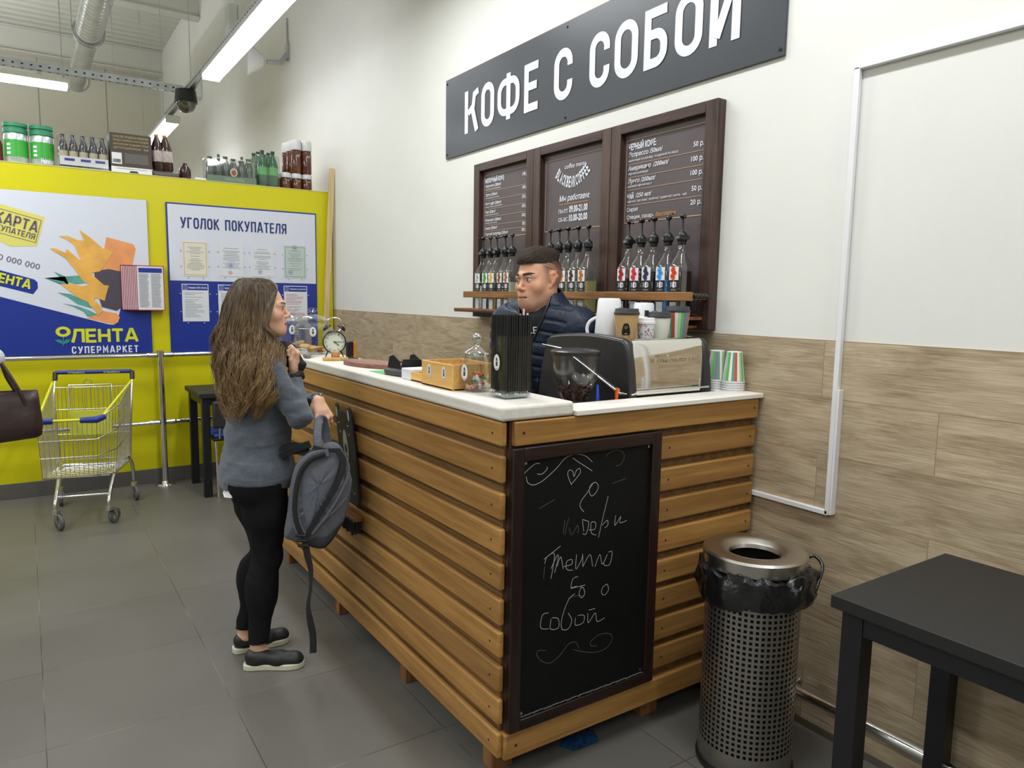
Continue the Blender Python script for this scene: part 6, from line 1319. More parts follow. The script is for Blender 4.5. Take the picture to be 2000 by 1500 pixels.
def colmat(name, rough=.5, spec=.4, sss=0, bump=0, bs=200, noise=.06, ns=60):
    m = bpy.data.materials.new(name); m.use_nodes = True; nt = m.node_tree; b = nt.nodes['Principled BSDF']; L = nt.links.new
    a = nt.nodes.new('ShaderNodeAttribute'); a.attribute_name = 'Col'; tc = nt.nodes.new('ShaderNodeTexCoord'); n = nt.nodes.new('ShaderNodeTexNoise'); n.inputs['Scale'].default_value = ns; n.inputs['Detail'].default_value = 4; L(tc.outputs['Object'], n.inputs[0])
    hs = nt.nodes.new('ShaderNodeHueSaturation'); mr = nt.nodes.new('ShaderNodeMapRange'); mr.inputs[1].default_value = .3; mr.inputs[2].default_value = .7; mr.inputs[3].default_value = 1-noise; mr.inputs[4].default_value = 1+noise; L(n.outputs[0], mr.inputs[0]); L(mr.outputs[0], hs.inputs['Value']); L(a.outputs['Color'], hs.inputs['Color']); L(hs.outputs[0], b.inputs['Base Color'])
    b.inputs['Roughness'].default_value = rough; b.inputs['Specular IOR Level'].default_value = spec
    if sss: b.inputs['Subsurface Weight'].default_value = sss; b.inputs['Subsurface Radius'].default_value = (.012, .005, .003); b.inputs['Subsurface Scale'].default_value = .5
    if bump:
        n2 = nt.nodes.new('ShaderNodeTexNoise'); n2.inputs['Scale'].default_value = bs; L(tc.outputs['Object'], n2.inputs[0]); bp = nt.nodes.new('ShaderNodeBump'); bp.inputs['Strength'].default_value = bump; bp.inputs['Distance'].default_value = .001; L(n2.outputs[0], bp.inputs['Height']); L(bp.outputs[0], b.inputs['Normal'])
    return m
M_skin = colmat('skin', .48, .4, .12, .2, 260, .03, 25)
def frame(C, hdg, pitch=0, roll=0, s=1.0):
    """local (right, forward, up) -> world"""
    h = math.radians(hdg); F = Vector((math.cos(h), math.sin(h), 0)); U = Vector((0, 0, 1)); R = F.cross(U)
    q = Matrix.Rotation(math.radians(pitch), 3, R) @ Matrix.Rotation(math.radians(roll), 3, F); B = np.array([list(q @ R), list(q @ F), list(q @ U)]); C = np.array(C, float)
    return (lambda r, f, u: C+s*(r*B[0]+f*B[1]+u*B[2])), B, C
def head_prims(T, B, s, male):
    R = B.T; L = []
    E = lambda c, r, k=.02, neg=False: ell(T(*c), [x*s for x in r], k*s, R, neg)
    Cc = lambda a, b, r0, r1=None, k=.012: cap(T(*a), T(*b), r0*s, (r1 or r0)*s, k*s)
    L += [E((0, -.012, .030), (.076, .097, .086), .02), E((0, .026, -.028), (.060, .062, .078), .035), E((0, .042, -.080), (.040 if male else .038, .042, .031), .03), E((0, .072, -.099), (.022 if male else .017, .017, .015), .03)]
    for x in (-1, 1):
        L += [Cc((x*.053, .0, -.052), (x*.023, .066, -.096), .017, .014, .035), E((x*.045, .060, -.030), (.022, .020, .020), .035), Cc((x*.046, .074, .014), (x*.012, .088, .018), .0075, .0085, .02)]
    L += [E((0, .066, -.066), (.030, .026, .026), .03), Cc((0, .085, .008), (0, .106, -.028), .0062, .0078, .010), E((0, .1095, -.0330), (.0092, .0100, .0085), .010)]
    for x in (-1, 1): L += [E((x*.0108, .098, -.0375), (.0062, .0088, .0062), .008)]
    for x in (-1, 1): L += [E((x*.031, .098, .000), (.020, .0165, .013), .012, True)]
    L += [E((x*.031, .0745, -.001), (.0138, .0138, .0125), .006) for x in (-1, 1)]
    for x in (-1, 1):   # lids
        pu = [(x*.0465, .0755, .002), (x*.038, .0860, .0083), (x*.027, .0880, .0087), (x*.0175, .081, .002)]; pd = [(x*.0455, .0760, -.003), (x*.036, .0835, -.0100), (x*.026, .085, -.0098), (x*.0175, .080, -.003)]
        L += [Cc(a, b, .0030, None, .003) for a, b in zip(pu, pu[1:])]+[Cc(a, b, .0024, None, .003) for a, b in zip(pd, pd[1:])]
    w_ = .023
    L += [Cc((-w_, .083, -.0685), (-.006, .0940, -.0660), .0032, .0040+.0008*(not male), .006), Cc((w_, .083, -.0685), (.006, .0940, -.0660), .0032, .0040+.0008*(not male), .006), Cc((-.018, .084, -.0745), (0, .0925, -.0755), .0036, .0046+.001*(not male), .006), Cc((.018, .084, -.0745), (0, .0925, -.0755), .0036, .0046+.001*(not male), .006)]
    L += [ncap(T(-.021, .0905, -.0705), T(0, .0985, -.0708), .0013*s, .0018*s, .003*s), ncap(T(.021, .0905, -.0705), T(0, .0985, -.0708), .0013*s, .0018*s, .003*s)]
    for x in (-1, 1):
        L += [Cc((x*.072, .008, -.032), (x*.077, -.002, -.014), .006, .006, .006), Cc((x*.077, -.002, -.014), (x*.083, -.018, .010), .0055, .0065, .006), Cc((x*.083, -.018, .010), (x*.080, -.008, .024), .0065, .0055, .006), Cc((x*.080, -.008, .024), (x*.073, .006, .018), .0055, .005, .006), E((x*.076, -.004, .0), (.005, .013, .022), .006)]
    return L
def hand_prims(wr, d, n, left, s=1.0, curl=(35, 50, 40), spread=1.0, thumb=(20, 20), k=.004, thumbdir=(.62, .62, .45)):
    d = Vector(d).normalized(); n = Vector(n); n = (n-d*n.dot(d)).normalized(); sd = n.cross(d) if left else d.cross(n); W = Vector(wr); L = []
    A = lambda a, b, c: W+(d*a+n*b+sd*c)*s
    L += [cap(A(0, 0, .008), A(.045, 0, .016), .019*s, .016*s, .02*s), cap(A(0, 0, -.008), A(.045, 0, -.014), .018*s, .015*s, .02*s), cap(A(.02, .006, .012), A(.05, .006, 0), .016*s, .015*s, .02*s)]
    for i, (off, ln, r) in enumerate(((.033, .072, .0084), (.0112, .079, .0087), (-.0112, .073, .0084), (-.032, .058, .0075))):
        kn = A(.088-.004*abs(i-1)-.004*(i == 3), 0, off); L.append(cap(A(.03, 0, off*.62), kn, .0125*s, .0105*s, .010*s)); cur = kn; ang = 0; p = cur
        c3 = curl[i] if isinstance(curl[0], (list, tuple)) else curl
        sp_ = off*spread*3.0
        for j, f in enumerate((.46, .30, .24)):
            ang += math.radians(c3[j]); dd = (d*math.cos(ang)+n*math.sin(ang)+sd*sp_*math.cos(ang)).normalized(); q = p+dd*ln*f*s; L.append(cap(p, q, r*s*(1-.08*j), r*s*(1-.08*(j+1)), k*s if j else .006*s)); p = q
    b = A(.016, .010, .026); td = (d*thumbdir[0]+sd*thumbdir[1]+n*thumbdir[2]).normalized(); q = b+td*.040*s; L.append(cap(b, q, .0145*s, .0110*s, .012*s))
    for j, (ln, r) in enumerate(((.032, .0098), (.024, .0088))):
        a = math.radians(thumb[j]); ax = td.cross(d if td.dot(d) < .95 else n).normalized(); td = (Matrix.Rotation(a, 3, ax) @ td).normalized(); q2 = q+td*ln*s; L.append(cap(q, q2, r*s*1.04, r*s*.95, k*s)); q = q2
    return L
def eye(parent, T, B, s, x, look):
    c = T(x*.031, .0755, -.001); lk = (B[1]*1.0+B[0]*look[0]+B[2]*look[1]); lk /= np.linalg.norm(lk)
    m = MB(); m.ball(tuple(c), .0148*s, 20, 14); e = m.build('eye', mat('eye_white', rgb(190, 176, 168), .3), parent, smooth=70)
    q = Vector(lk).to_track_quat('Z', 'Y').to_matrix().to_4x4()
    m = MB(); m.T = Matrix.Translation(Vector(c)+Vector(lk)*.0) @ q; R = .01495*s
    m.lathe([(R*math.sin(a), R*math.cos(a)) for a in np.linspace(0, .52, 6)], 18); m.build('iris', mat('iris_grey_brown', rgb(74, 66, 54), .15), e, smooth=70)
    m = MB(); m.T = Matrix.Translation(Vector(c)) @ q; R = .0151*s; m.lathe([(R*math.sin(a), R*math.cos(a)) for a in np.linspace(0, .22, 3)], 14); m.build('pupil', mat('pupil_black', (.004, .004, .004), .1), e, smooth=70)
def face_hair(parent, T, s, prims, brow, lash, bw=.0028):
    mb_, ml_ = mat('eyebrow_hair_'+brow[0], brow[1], .8), mat('eyelash_dark', (.02, .012, .01), .7)
    for x in (-1, 1):
        for nme, pts, rr_, mm_ in (('eyebrow', [(x*.012, .095, .0195), (x*.026, .093, .0225), (x*.040, .085, .0235), (x*.051, .072, .0185)], [.8*bw, bw, .9*bw, .25*bw], mb_), ('eyelash_line', [(x*.046, .0790, .0035), (x*.038, .0885, .0070), (x*.027, .0905, .0072), (x*.0185, .0835, .0028)], [.0006, .0011, .0011, .0006], ml_)):
            P = np.array([T(*p) for p in catmull(pts, 5)])
            if nme == 'eyebrow':
                for _ in range(6):
                    G = np.stack([(sdf(P+v, prims)-sdf(P-v, prims)) for v in np.eye(3)*8e-4], 1)/(1.6e-3); P = P-G*(sdf(P, prims)-.0002)[:, None]
            m = MB(); n_ = len(P); m.tube([tuple(p) for p in P], [float(np.interp(i/(n_-1), np.linspace(0, 1, 4), rr_))*s for i in range(n_)], 8); m.build(nme, mm_, parent, smooth=70)
def smoothstep(a, b, x): t = np.clip((x-a)/(b-a), 0, 1); return t*t*(3-2*t)
def face_color(T, B, C, s, base, lip, male, browc, beard=0):
    base = np.array(base); lip = np.array(lip); browc = np.array(browc)
    def f(P):
        X = (P-C)@B.T/s; r, fw, u = X[:, 0], X[:, 1], X[:, 2]; c = np.tile(base, (len(P), 1))
        def mix(c, col, w): return c*(1-w[:, None])+np.array(col)*w[:, None]
        near = (fw > -.13) & (u > -.14) & (u < .13)
        # cheeks, nose and ears redder
        w = .35*np.exp(-(((np.abs(r)-.045)/.02)**2+((u+.035)/.02)**2))*(fw > .03)+.4*np.exp(-((r/.016)**2+((u+.036)/.014)**2))*(fw > .08)+.45*(np.abs(r) > .0735)*(fw < .03)*(np.abs(u) < .045)
        c = mix(c, base*np.array([1.05, .72, .66]), np.clip(w, 0, 1)*near)
        if beard:
            w = beard*smoothstep(-.045, -.07, u)*(fw > -.01)*(u > -.125)*np.clip(1-np.exp(-(((np.abs(r))/.05)**2+((u+.03)/.03)**2)), .3, 1); c = mix(c, (.16, .12, .10), w)
        w = np.exp(-((u+.0655+.02*np.abs(r))/.0042)**2)*(np.abs(r) < .022)*(fw > .08)+np.exp(-((u+.0765)/.0050)**2)*(np.abs(r) < .019)*(fw > .08); c = mix(c, lip, np.clip(w*1.2, 0, 1)*.95*near)
        w = np.exp(-((u+.0707)/.0012)**2)*(np.abs(r) < .021)*(fw > .075); c = mix(c, (.10, .03, .03), w*.8)
        bu = .0225+.10*(np.abs(r)-.018)*(np.abs(r) < .034)-.28*(np.abs(r)-.034)*(np.abs(r) >= .034)
        w = np.exp(-((u-bu)/(.0044 if male else .0030))**2)*smoothstep(.010, .016, np.abs(r))*(1-smoothstep(.044, .052, np.abs(r)))*(fw > .05); c = mix(c, browc, np.clip(w, 0, 1)*(.8 if male else .75)*near)
        w = np.exp(-((u-.0055)/.0022)**2)*(np.abs(np.abs(r)-.031) < .016)*(fw > .077); c = mix(c, (.06, .035, .03), w*.7)
        return c
    return f
def fnoise(P, f, seed=0):
    r = np.random.default_rng(seed); v = np.zeros(len(P))
    for k in range(7):
        d = r.normal(size=3); d /= np.linalg.norm(d); v += np.sin(P@d*f*(1+.35*k)+r.uniform(0, 6.28)+1.5*np.sin(P@r.normal(size=3)*f*.4))/(1+.4*k)
    return v/3.5

# ------------------------------------------------------------ woman
WO = (-3.05, .78, 0)
wo = thing('person', 'woman with long wavy brown hair, grey sweater and black trousers at the counter', 'person', WO)
hs = .945; hT, hB, hC = frame((-3.03, .803, 1.490), 70, 2, 0, hs)
torso = [ell((-3.05, .778, .85), (.155, .118, .10), .06), ell((-3.05, .788, 1.0), (.130, .102, .12), .08), ell((-3.05, .80, 1.16), (.145, .100, .125), .08), cap((-2.915, .785, 1.27), (-3.185, .795, 1.27), .045, None, .06), ell((-3.10, .87, 1.15), .052, .05), ell((-3.0, .87, 1.15), .052, .05)]
RA = [(-2.895, .79, 1.262), (-2.835, .888, 1.075), (-2.955, .903, 1.225)]; LA = [(-3.20, .80, 1.262), (-3.17, .93, 1.075), (-2.905, .985, 1.118)]
arms = [cap(RA[0], RA[1], .047, .036, .04), cap(RA[1], RA[2], .036, .024, .02), cap(LA[0], LA[1], .047, .036, .04), cap(LA[1], LA[2], .036, .024, .02)]
legs = []
for sx_, kx, ax, ay in ((-2.972, -2.982, -2.975, .737), (-3.115, -3.092, -3.145, .727)):
    legs += [ell((sx_, .735, .79), (.08, .085, .085), .05), cap((sx_, .778, .80), (sx_, .785, .66), .088, .080, .05), cap((sx_, .785, .66), (kx, .792+(.022 if kx < -3.05 else -.004), .46), .078, .052, .04), cap((kx, .792+(.022 if kx < -3.05 else -.004), .46), (ax, ay, .10), .050, .031, .03), ell(((kx+ax)/2, .755, .33), (.046, .050, .10), .04)]
neck = [cap(hT(0, -.02, -.05), (-3.045, .79, 1.29), .047, .050, .03), cap((-3.045, .79, 1.30), (-3.045, .79, 1.22), .055, .07, .04)]
handR = hand_prims((-2.957, .905, 1.236), (.05, .18, 1), (-.2, -1, .15), False, .92, (55, 80, 55), .5, (35, 25), thumbdir=(.85, .25, .35))
handL = hand_prims((-2.898, .986, 1.113), (.55, .12, -.82), (-.85, 0, -.5), True, .96, ((14, 40, 30), (24, 44, 32), (34, 46, 34), (44, 48, 36)), 1.2, (10, 10), thumbdir=(.75, .62, .35))
feet = [cap((-2.975, .737, .11), (-2.978, .742, .07), .030, .032, .02), cap((-3.145, .727, .11), (-3.146, .732, .07), .030, .032, .02), cap((-2.985, .725, .045), (-2.90, .865, .035), .030, .026, .02), cap((-3.148, .71, .045), (-3.144, .885, .035), .030, .026, .02)]
body = [ell(q[1], q[2]-.012, q[5], q[3]) if q[0] == 'e' else cap(q[1], q[2], q[3]-.012, q[4]-.012, q[5]) for q in torso+legs]+arms[:0]+[cap(a[1], a[2], a[3]-.008, a[4]-.003, a[5]) for a in arms]+neck+head_prims(hT, hB, hs, False)+feet+handR+handL
fcw = face_color(hT, hB, hC, hs, rgb(226, 178, 150), rgb(196, 112, 100), False, (.09, .06, .04))
organic('body', body, .0032, M_skin, wo, color=fcw, iters=5)
for x in (-1, 1): eye(wo, hT, hB, hs, x, (.15, -.02))
face_hair(wo, hT, hs, head_prims(hT, hB, hs, False), ('brown', (.055, .035, .025)), 0, .0018)
# sweater
M_knit = mat('grey_heather_knit', rgb(92, 98, 108), .95, spec=.1, noise=.5, nscale=420, bump=.5, bscale=420, sheen=.3)
def wr_sweater(P, G):
    z = P[:, 2]; w = fnoise(P*np.array([1, 1, 1.0]), 26, 1)*.005+fnoise(P*np.array([1, 1, 2.2]), 48, 2)*.0036
    near = np.minimum(np.linalg.norm(P-np.array(RA[1]), axis=1), np.linalg.norm(P-np.array(LA[2]), axis=1)); w *= 1+1.2*np.exp(-(near/.09)**2)
    w += .004*np.exp(-((z-.765)/.012)**2)
    return P+G*w[:, None]
sw = [ell((-3.05, .775, .85), (.170, .140, .085), .06), ell((-3.05, .780, .98), (.152, .130, .13), .08), ell((-3.05, .795, 1.15), (.165, .120, .135), .08), cap((-2.915, .785, 1.262), (-3.185, .795, 1.262), .050, None, .06), ell((-3.10, .875, 1.15), .058, .05), ell((-3.0, .875, 1.15), .058, .05), ell((-3.05, .772, .80), (.180, .150, .085), .05),
      cap(RA[0], RA[1], .050, .046, .04), cap(RA[1], tuple(Vector(RA[1]).lerp(Vector(RA[2]), .86)), .047, .033, .02), cap(LA[0], LA[1], .056, .047, .04), cap(LA[1], tuple(Vector(LA[1]).lerp(Vector(LA[2]), .93)), .046, .034, .02)]
organic('sweater', sw, .0055, M_knit, wo, post=wr_sweater, keep=lambda P: (P[:, 2] > .752) & ~((np.hypot(P[:, 0]+3.045, P[:, 1]-.80) < .062) & (P[:, 2] > 1.27)))
# white shirt tail showing at the back, black scarf at the neck
m = MB(); m.add([(-3.03, .642, .77), (-2.97, .645, .77), (-2.95, .648, .742), (-3.0, .630, .736), (-3.05, .636, .742)], [(0, 1, 2, 3, 4)]); m.build('shirt_tail', M_white, wo, solid=.003)
M_scarf = mat('black_scarf_cloth', (.012, .012, .013), .9, bump=.6, bscale=60)
organic('scarf', [cap((-3.045, .79, 1.335), (-3.04, .80, 1.30), .072, .078, .02), ell((-3.0, .87, 1.315), (.055, .055, .04), .03), cap((-2.98, .885, 1.31), (-2.955, .925, 1.262), .040, .032, .03)], .006, M_scarf, wo, post=lambda P, G: P+G*(fnoise(P*np.array([1, 1, 2.5]), 40, 5)*.005)[:, None])
# trousers
M_tr = mat('black_trousers_cloth', (.010, .010, .012), .9, spec=.15, bump=.3, bscale=300)
tr = [ell(q[1], q[2]+.012, q[5], q[3]) if q[0] == 'e' else cap(q[1], q[2], q[3]+.004, q[4]+(.004 if q[2][2] > .2 else .009), q[5]) for q in legs]+[ell((-3.05, .775, .84), (.155, .120, .09), .06)]
organic('trousers', tr, .006, M_tr, wo, post=lambda P, G: P+G*((fnoise(P*np.array([1, 1, 1.6]), 45, 8)*.0022)*(1+1.3*np.exp(-((P[:, 2]-.45)/.06)**2)+1.5*np.exp(-((P[:, 2]-.14)/.05)**2)))[:, None], keep=lambda P: (P[:, 2] > .108) & (P[:, 2] < .80))
# shoes
def shoe(heel, toe, label=None):
    h = Vector((heel[0], heel[1], 0)); tt = Vector((toe[0], toe[1], 0)); L = (tt-h).length+.012; d = (tt-h).normalized(); sd = Vector((d.y, -d.x, 0)); g = lambda f, s_, z: tuple(h-d*.006+d*f*L+sd*s_+Vector((0, 0, z)))
    O = [(0.0, 0), (.02, .022), (.12, .033), (.35, .031), (.55, .036), (.75, .042), (.9, .034), (.98, .016), (1.0, 0), (.98, -.016), (.9, -.032), (.75, -.040), (.55, -.036), (.35, -.032), (.12, -.033), (.02, -.022)]
    O = catmull(O, 3, True); m = MB(); m.prism([(a, b) for a, b in O][::-1], lambda a, b, dd: g(a, b, dd), .0, .026)
    up_ = organic('shoe', [cap(g(.14, 0, .052), g(.16, 0, .036), .030, .032, .02), cap(g(.30, 0, .045), g(.6, 0, .034), .034, .030, .03), cap(g(.6, .003, .034), g(.86, .0, .030), .033, .024, .03), ell(g(.84, 0, .030), .030, .03)], .0045, mat('black_shoe_leather', (.014, .013, .013), .5, bump=.2, bscale=60), wo, keep=lambda P: (P[:, 2] > .018))
    m.build('rubber_sole', mat('cream_rubber_sole', rgb(206, 206, 184), .6), up_, bevel=.005, seg=3)
    m = MB(); m.box(0, .001, 0, .001, 0, .001)
    return up_, g
su, g = shoe((-2.987, .688), (-2.882, .897)); shoe((-3.148, .680), (-3.143, .914))
# scrunchie, watch
m = MB(); c = Vector(RA[2])+Vector((0, .0, -.004))
for k in range(26):
    a = 2*PI*k/26; m.ball((c.x+.034*math.cos(a), c.y+.034*math.sin(a), c.z+.006*math.sin(3*a)), (.012, .012, .016), 8, 6, Euler((random.uniform(-.6, .6), random.uniform(-.6, .6), 0)).to_matrix())
m.build('hair_scrunchie', mat('dark_scrunchie', rgb(52, 40, 34), .8, noise=.3, nscale=90), wo, smooth=60)
m = MB(); c = Vector(LA[1]).lerp(Vector(LA[2]), .975); ax = (Vector(LA[2])-Vector(LA[1])).normalized(); q = ax.to_track_quat('Z', 'Y').to_matrix().to_4x4(); m.T = Matrix.Translation(c) @ q; m.lathe([(.0285, -.006), (.0295, 0), (.0285, .006)], 24); m.T = None; w_ = m.build('watch_strap', M_black, wo, smooth=60, solid=.002)
m = MB(); cc = c+Vector((.012, .012, .026)); m.cyl(cc-Vector((0, 0, .003)), cc+Vector((0, 0, .004)), .011, .010, 16); m.build('watch_case', M_chrome, w_, smooth=40)
# hair
HR = [(1.613, -3.03, .775, .012, .03), (1.605, -3.03, .778, .040, .06), (1.585, -3.03, .782, .064, .084), (1.555, -3.03, .783, .082, .100), (1.50, -3.03, .775, .094, .112), (1.415, -3.03, .756, .104, .110), (1.36, -3.03, .750, .128, .114), (1.316, -3.03, .750, .155, .113), (1.27, -3.02, .748, .172, .112), (1.20, -3.01, .744, .172, .100), (1.14, -3.0, .737, .152, .084), (1.10, -3.0, .732, .120, .070), (1.05, -3.0, .722, .085, .055), (1.02, -3.0, .72, .03, .02)]
HR = np.array(HR[::-1])
def ringat(z): return [np.interp(z, HR[:, 0], HR[:, i]) for i in (1, 2, 3, 4)]
hr = random.Random(11)
def lowph(z): return math.radians(float(np.interp(z, [1.05, 1.30, 1.37, 1.42, 1.50, 1.555, 1.595, 1.612], [24, 22, 50, 70, 68, 56, 24, 3])))
HUL = MB(); NR_ = 40; NZ = 34; phi0 = math.radians(66)
rows_ = []
for j in range(NZ+1):
    z = 1.612-.49*j/NZ; cx_, cy_, rx, ry = ringat(z); row = []
    for k in range(NR_+1):
        op = lowph(z)+.1
        ph = op+(2*PI-2*op)*k/NR_; wv = .004*math.sin(ph*13+z*30)+.003*math.sin(ph*29-z*50)
        wv -= .012*max(0, (1.25-z)/.2); row.append((cx_+(rx-.012+wv)*math.sin(ph), cy_+(ry-.012+wv)*math.cos(ph), z))
    rows_.append(row)
HUL.add([v for R in rows_ for v in R], [(j*(NR_+1)+k, (j+1)*(NR_+1)+k, (j+1)*(NR_+1)+k+1, j*(NR_+1)+k+1) for j in range(NZ) for k in range(NR_)])
clumps = []
for q in range(150):
    clumps.append((hr.uniform(math.radians(24), 2*PI-math.radians(24)), hr.choice((hr.uniform(1.05, 1.13), hr.uniform(1.08, 1.2), hr.uniform(1.12, 1.3))), hr.gauss(.0, .007)+(.012 if q % 9 == 0 else 0), hr.uniform(.07, .20), hr.uniform(4, 8), hr.uniform(0, 6.28), hr.uniform(.8, 1.6)))
for st in range(4200):
    phc, z1, out, amp, fr, p0, cw = clumps[st % 150]; dph = hr.gauss(0, .07); dout = hr.gauss(0, .0045); z1 = z1+hr.gauss(0, .012); loose = st % 17 == 0
    if loose: amp *= 1.5; dout += hr.uniform(.004, .016)
    z0 = 1.612-abs(hr.gauss(0, .004)); pts = []; N = 24; q0 = hr.uniform(0, 6.28)
    for i in range(N+1):
        s_ = i/N; z = z0+(z1-z0)*s_; cx_, cy_, rx, ry = ringat(z); t_ = min(1, max(0, (s_-.22)/.6)); wv = t_*t_*(3-2*t_)
        a = phc+dph*(1-.55*wv*cw*.6)+amp*wv*math.sin(fr*s_*2.4+p0+.25*math.sin(q0))+.012*math.sin(26*s_+q0)*wv
        lo = lowph(z); a = lo+(a-.4)*(.3) if a < lo else a; a = 2*PI-lo+(a-2*PI+.4)*.3 if a > 2*PI-lo else a; a = min(max(a, lo-.06), 2*PI-lo+.06)
        o_ = (out+dout)*(.25+.75*s_)+.013*wv*math.cos(fr*s_*2.4+p0)*cw+.004*wv*math.sin(22*s_+q0)
        pts.append((cx_+(rx+o_)*math.sin(a), cy_+(ry+o_)*math.cos(a), z+.005*wv*math.sin(fr*3*s_+p0)))
    r0 = hr.uniform(.0009, .0019); HUL.tube(pts, [r0*(1-.75*(i/N)**2) for i in range(N+1)], 4, cap=False)
for st in range(300):      # fine flyaway hairs at the back
    ph = hr.uniform(math.radians(120), math.radians(290)); z0 = hr.uniform(1.15, 1.5); pts = []; o1 = hr.uniform(.012, .04)
    for i in range(12):
        s_ = i/11; z = z0-.16*s_+.02*math.sin(7*s_+st); cx_, cy_, rx, ry = ringat(z); a = ph+.25*math.sin(4*s_+st); o_ = o1*math.sin(PI*s_*.9); pts.append((cx_+(rx+o_)*math.sin(a), cy_+(ry+o_)*math.cos(a), z))
    HUL.tube(pts, .0005, 3, cap=False)
hm = bpy.data.materials.new('long_brown_hair'); hm.use_nodes = True; nt = hm.node_tree; b = nt.nodes['Principled BSDF']; tc = nt.nodes.new('ShaderNodeTexCoord'); sx = nt.nodes.new('ShaderNodeSeparateXYZ'); nt.links.new(tc.outputs['Object'], sx.inputs[0])
mp = nt.nodes.new('ShaderNodeMapping'); mp.inputs['Scale'].default_value = (60, 60, 3); nt.links.new(tc.outputs['Object'], mp.inputs[0]); n = nt.nodes.new('ShaderNodeTexNoise'); n.inputs['Scale'].default_value = 1.5; n.inputs['Detail'].default_value = 4; nt.links.new(mp.outputs[0], n.inputs[0])
mr = nt.nodes.new('ShaderNodeMapRange'); mr.inputs[1].default_value = 1.6; mr.inputs[2].default_value = 1.12; mr.inputs[3].default_value = 0; mr.inputs[4].default_value = 1; nt.links.new(sx.outputs[2], mr.inputs[0])
ra = nt.nodes.new('ShaderNodeValToRGB'); ra.color_ramp.elements[0].color = (*rgb(62, 51, 42), 1); ra.color_ramp.elements[1].color = (*rgb(122, 94, 62), 1); nt.links.new(mr.outputs[0], ra.inputs[0])
rb = nt.nodes.new('ShaderNodeValToRGB'); rb.color_ramp.elements[0].color = (*rgb(104, 90, 74), 1); rb.color_ramp.elements[1].color = (*rgb(186, 152, 108), 1); nt.links.new(mr.outputs[0], rb.inputs[0])
r2_ = nt.nodes.new('ShaderNodeMapRange'); r2_.inputs[1].default_value = .35; r2_.inputs[2].default_value = .68; nt.links.new(n.outputs[0], r2_.inputs[0]); mx = nt.nodes.new('ShaderNodeMix'); mx.data_type = 'RGBA'; nt.links.new(r2_.outputs[0], mx.inputs['Factor']); nt.links.new(ra.outputs[0], mx.inputs['A']); nt.links.new(rb.outputs[0], mx.inputs['B']); nt.links.new(mx.outputs['Result'], b.inputs['Base Color'])
b.inputs['Roughness'].default_value = .42; b.inputs['Specular IOR Level'].default_value = .35
HUL.build('hair', hm, wo, smooth=80)
# ------------------------------------------------------------ backpack held by the woman
O_ = Vector((-2.80, .965, 1.045)); ex = Vector((.326, .946, 0)); nz_ = Vector((.946, -.326, 0)); kk = .00206
def bk(px, py, d=0): return tuple(O_+ex*(px-634)*kk+Vector((0, 0, (826-py)*kk))+nz_*d)
t = thing('backpack', 'grey heather backpack with black straps hanging from the hand of the woman', 'backpack', (-2.82, .95, .52))
M_pack = mat('grey_heather_canvas', rgb(108, 112, 121), .9, spec=.1, noise=.5, nscale=440, bump=.3, bscale=300); M_pack2 = mat('dark_grey_canvas', rgb(70, 72, 78), .9, spec=.1, noise=.4, nscale=440); M_web = mat('black_webbing', (.014, .015, .018), .7, bump=.3, bscale=400)
def pillow(mb, outline, T0, T1, c=None, n=12, p=.55, mid=0.0, wr=0.0):
    O = catmull(outline, 5, True); c = c or (sum(a for a, b in O)/len(O), sum(b for a, b in O)/len(O)); N = len(O); rows = []
    def ring(s, d): return [bk(c[0]+(a-c[0])*s, c[1]+(b-c[1])*s, d+wr*math.sin(a*.11+b*.07)*math.sin(b*.13-a*.05)*(1-s*s)) for a, b in O]
    S_ = [math.sin(PI/2*k/n) for k in range(1, n+1)]
    for s in S_: rows.append(ring(s, mid+T1*(1-s*s)**p))
    for s in S_[::-1][1:]: rows.append(ring(s, mid-T0*(1-s*s)**p))
    M_ = len(rows); mb.add([v for R in rows for v in R], [(j*N+k, (j+1)*N+k, (j+1)*N+(k+1) % N, j*N+(k+1) % N) for j in range(M_-1) for k in range(N)]+[tuple(range(N)), tuple(range((M_-1)*N, M_*N))[::-1]])
def strip3(mb, pts, w_, th, nrm=None, tw=None):
    P = [Vector(p) for p in pts]; N = len(P); vs = []
    for i in range(N):
        tg = (P[min(i+1, N-1)]-P[max(i-1, 0)]).normalized(); nn = Vector(nrm if nrm is not None else nz_)
        if tw: nn = Matrix.Rotation(tw(i/(N-1)), 3, tg) @ nn
        sd = tg.cross(nn).normalized(); nn = sd.cross(tg).normalized(); ww = w_(i/(N-1)) if callable(w_) else w_
        for a, b in ((-1, -1), (-.8, 1), (.8, 1), (1, -1)): vs.append(tuple(P[i]+sd*a*ww/2+nn*b*th/2))
    mb.add(vs, [(i*4+k, i*4+(k+1) % 4, (i+1)*4+(k+1) % 4, (i+1)*4+k) for i in range(N-1) for k in range(4)]+[(3, 2, 1, 0), (4*N-4, 4*N-3, 4*N-2, 4*N-1)])
m = MB(); pillow(m, [(628, 872), (606, 884), (585, 908), (573, 950), (567, 1000), (560, 1042), (566, 1056), (596, 1066), (632, 1078), (652, 1062), (676, 1020), (690, 955), (686, 925), (672, 880), (655, 866)], .060, .050, wr=.006); bd = m.build('pack_body', M_pack, t, smooth=70)
m = MB(); pillow(m, [(606, 1048), (640, 1050), (668, 1030), (672, 1026), (655, 1058), (632, 1079), (600, 1067)], .062, .030, mid=.004); m.build('dark_bottom_panel', M_pack2, t, smooth=70)
m = MB(); pillow(m, [(640, 882), (610, 898), (596, 940), (596, 990), (606, 1030), (618, 1010), (650, 955), (668, 905), (660, 886)], .01, .018, mid=.042, wr=.004); m.build('back_padding', M_pack, t, smooth=70)
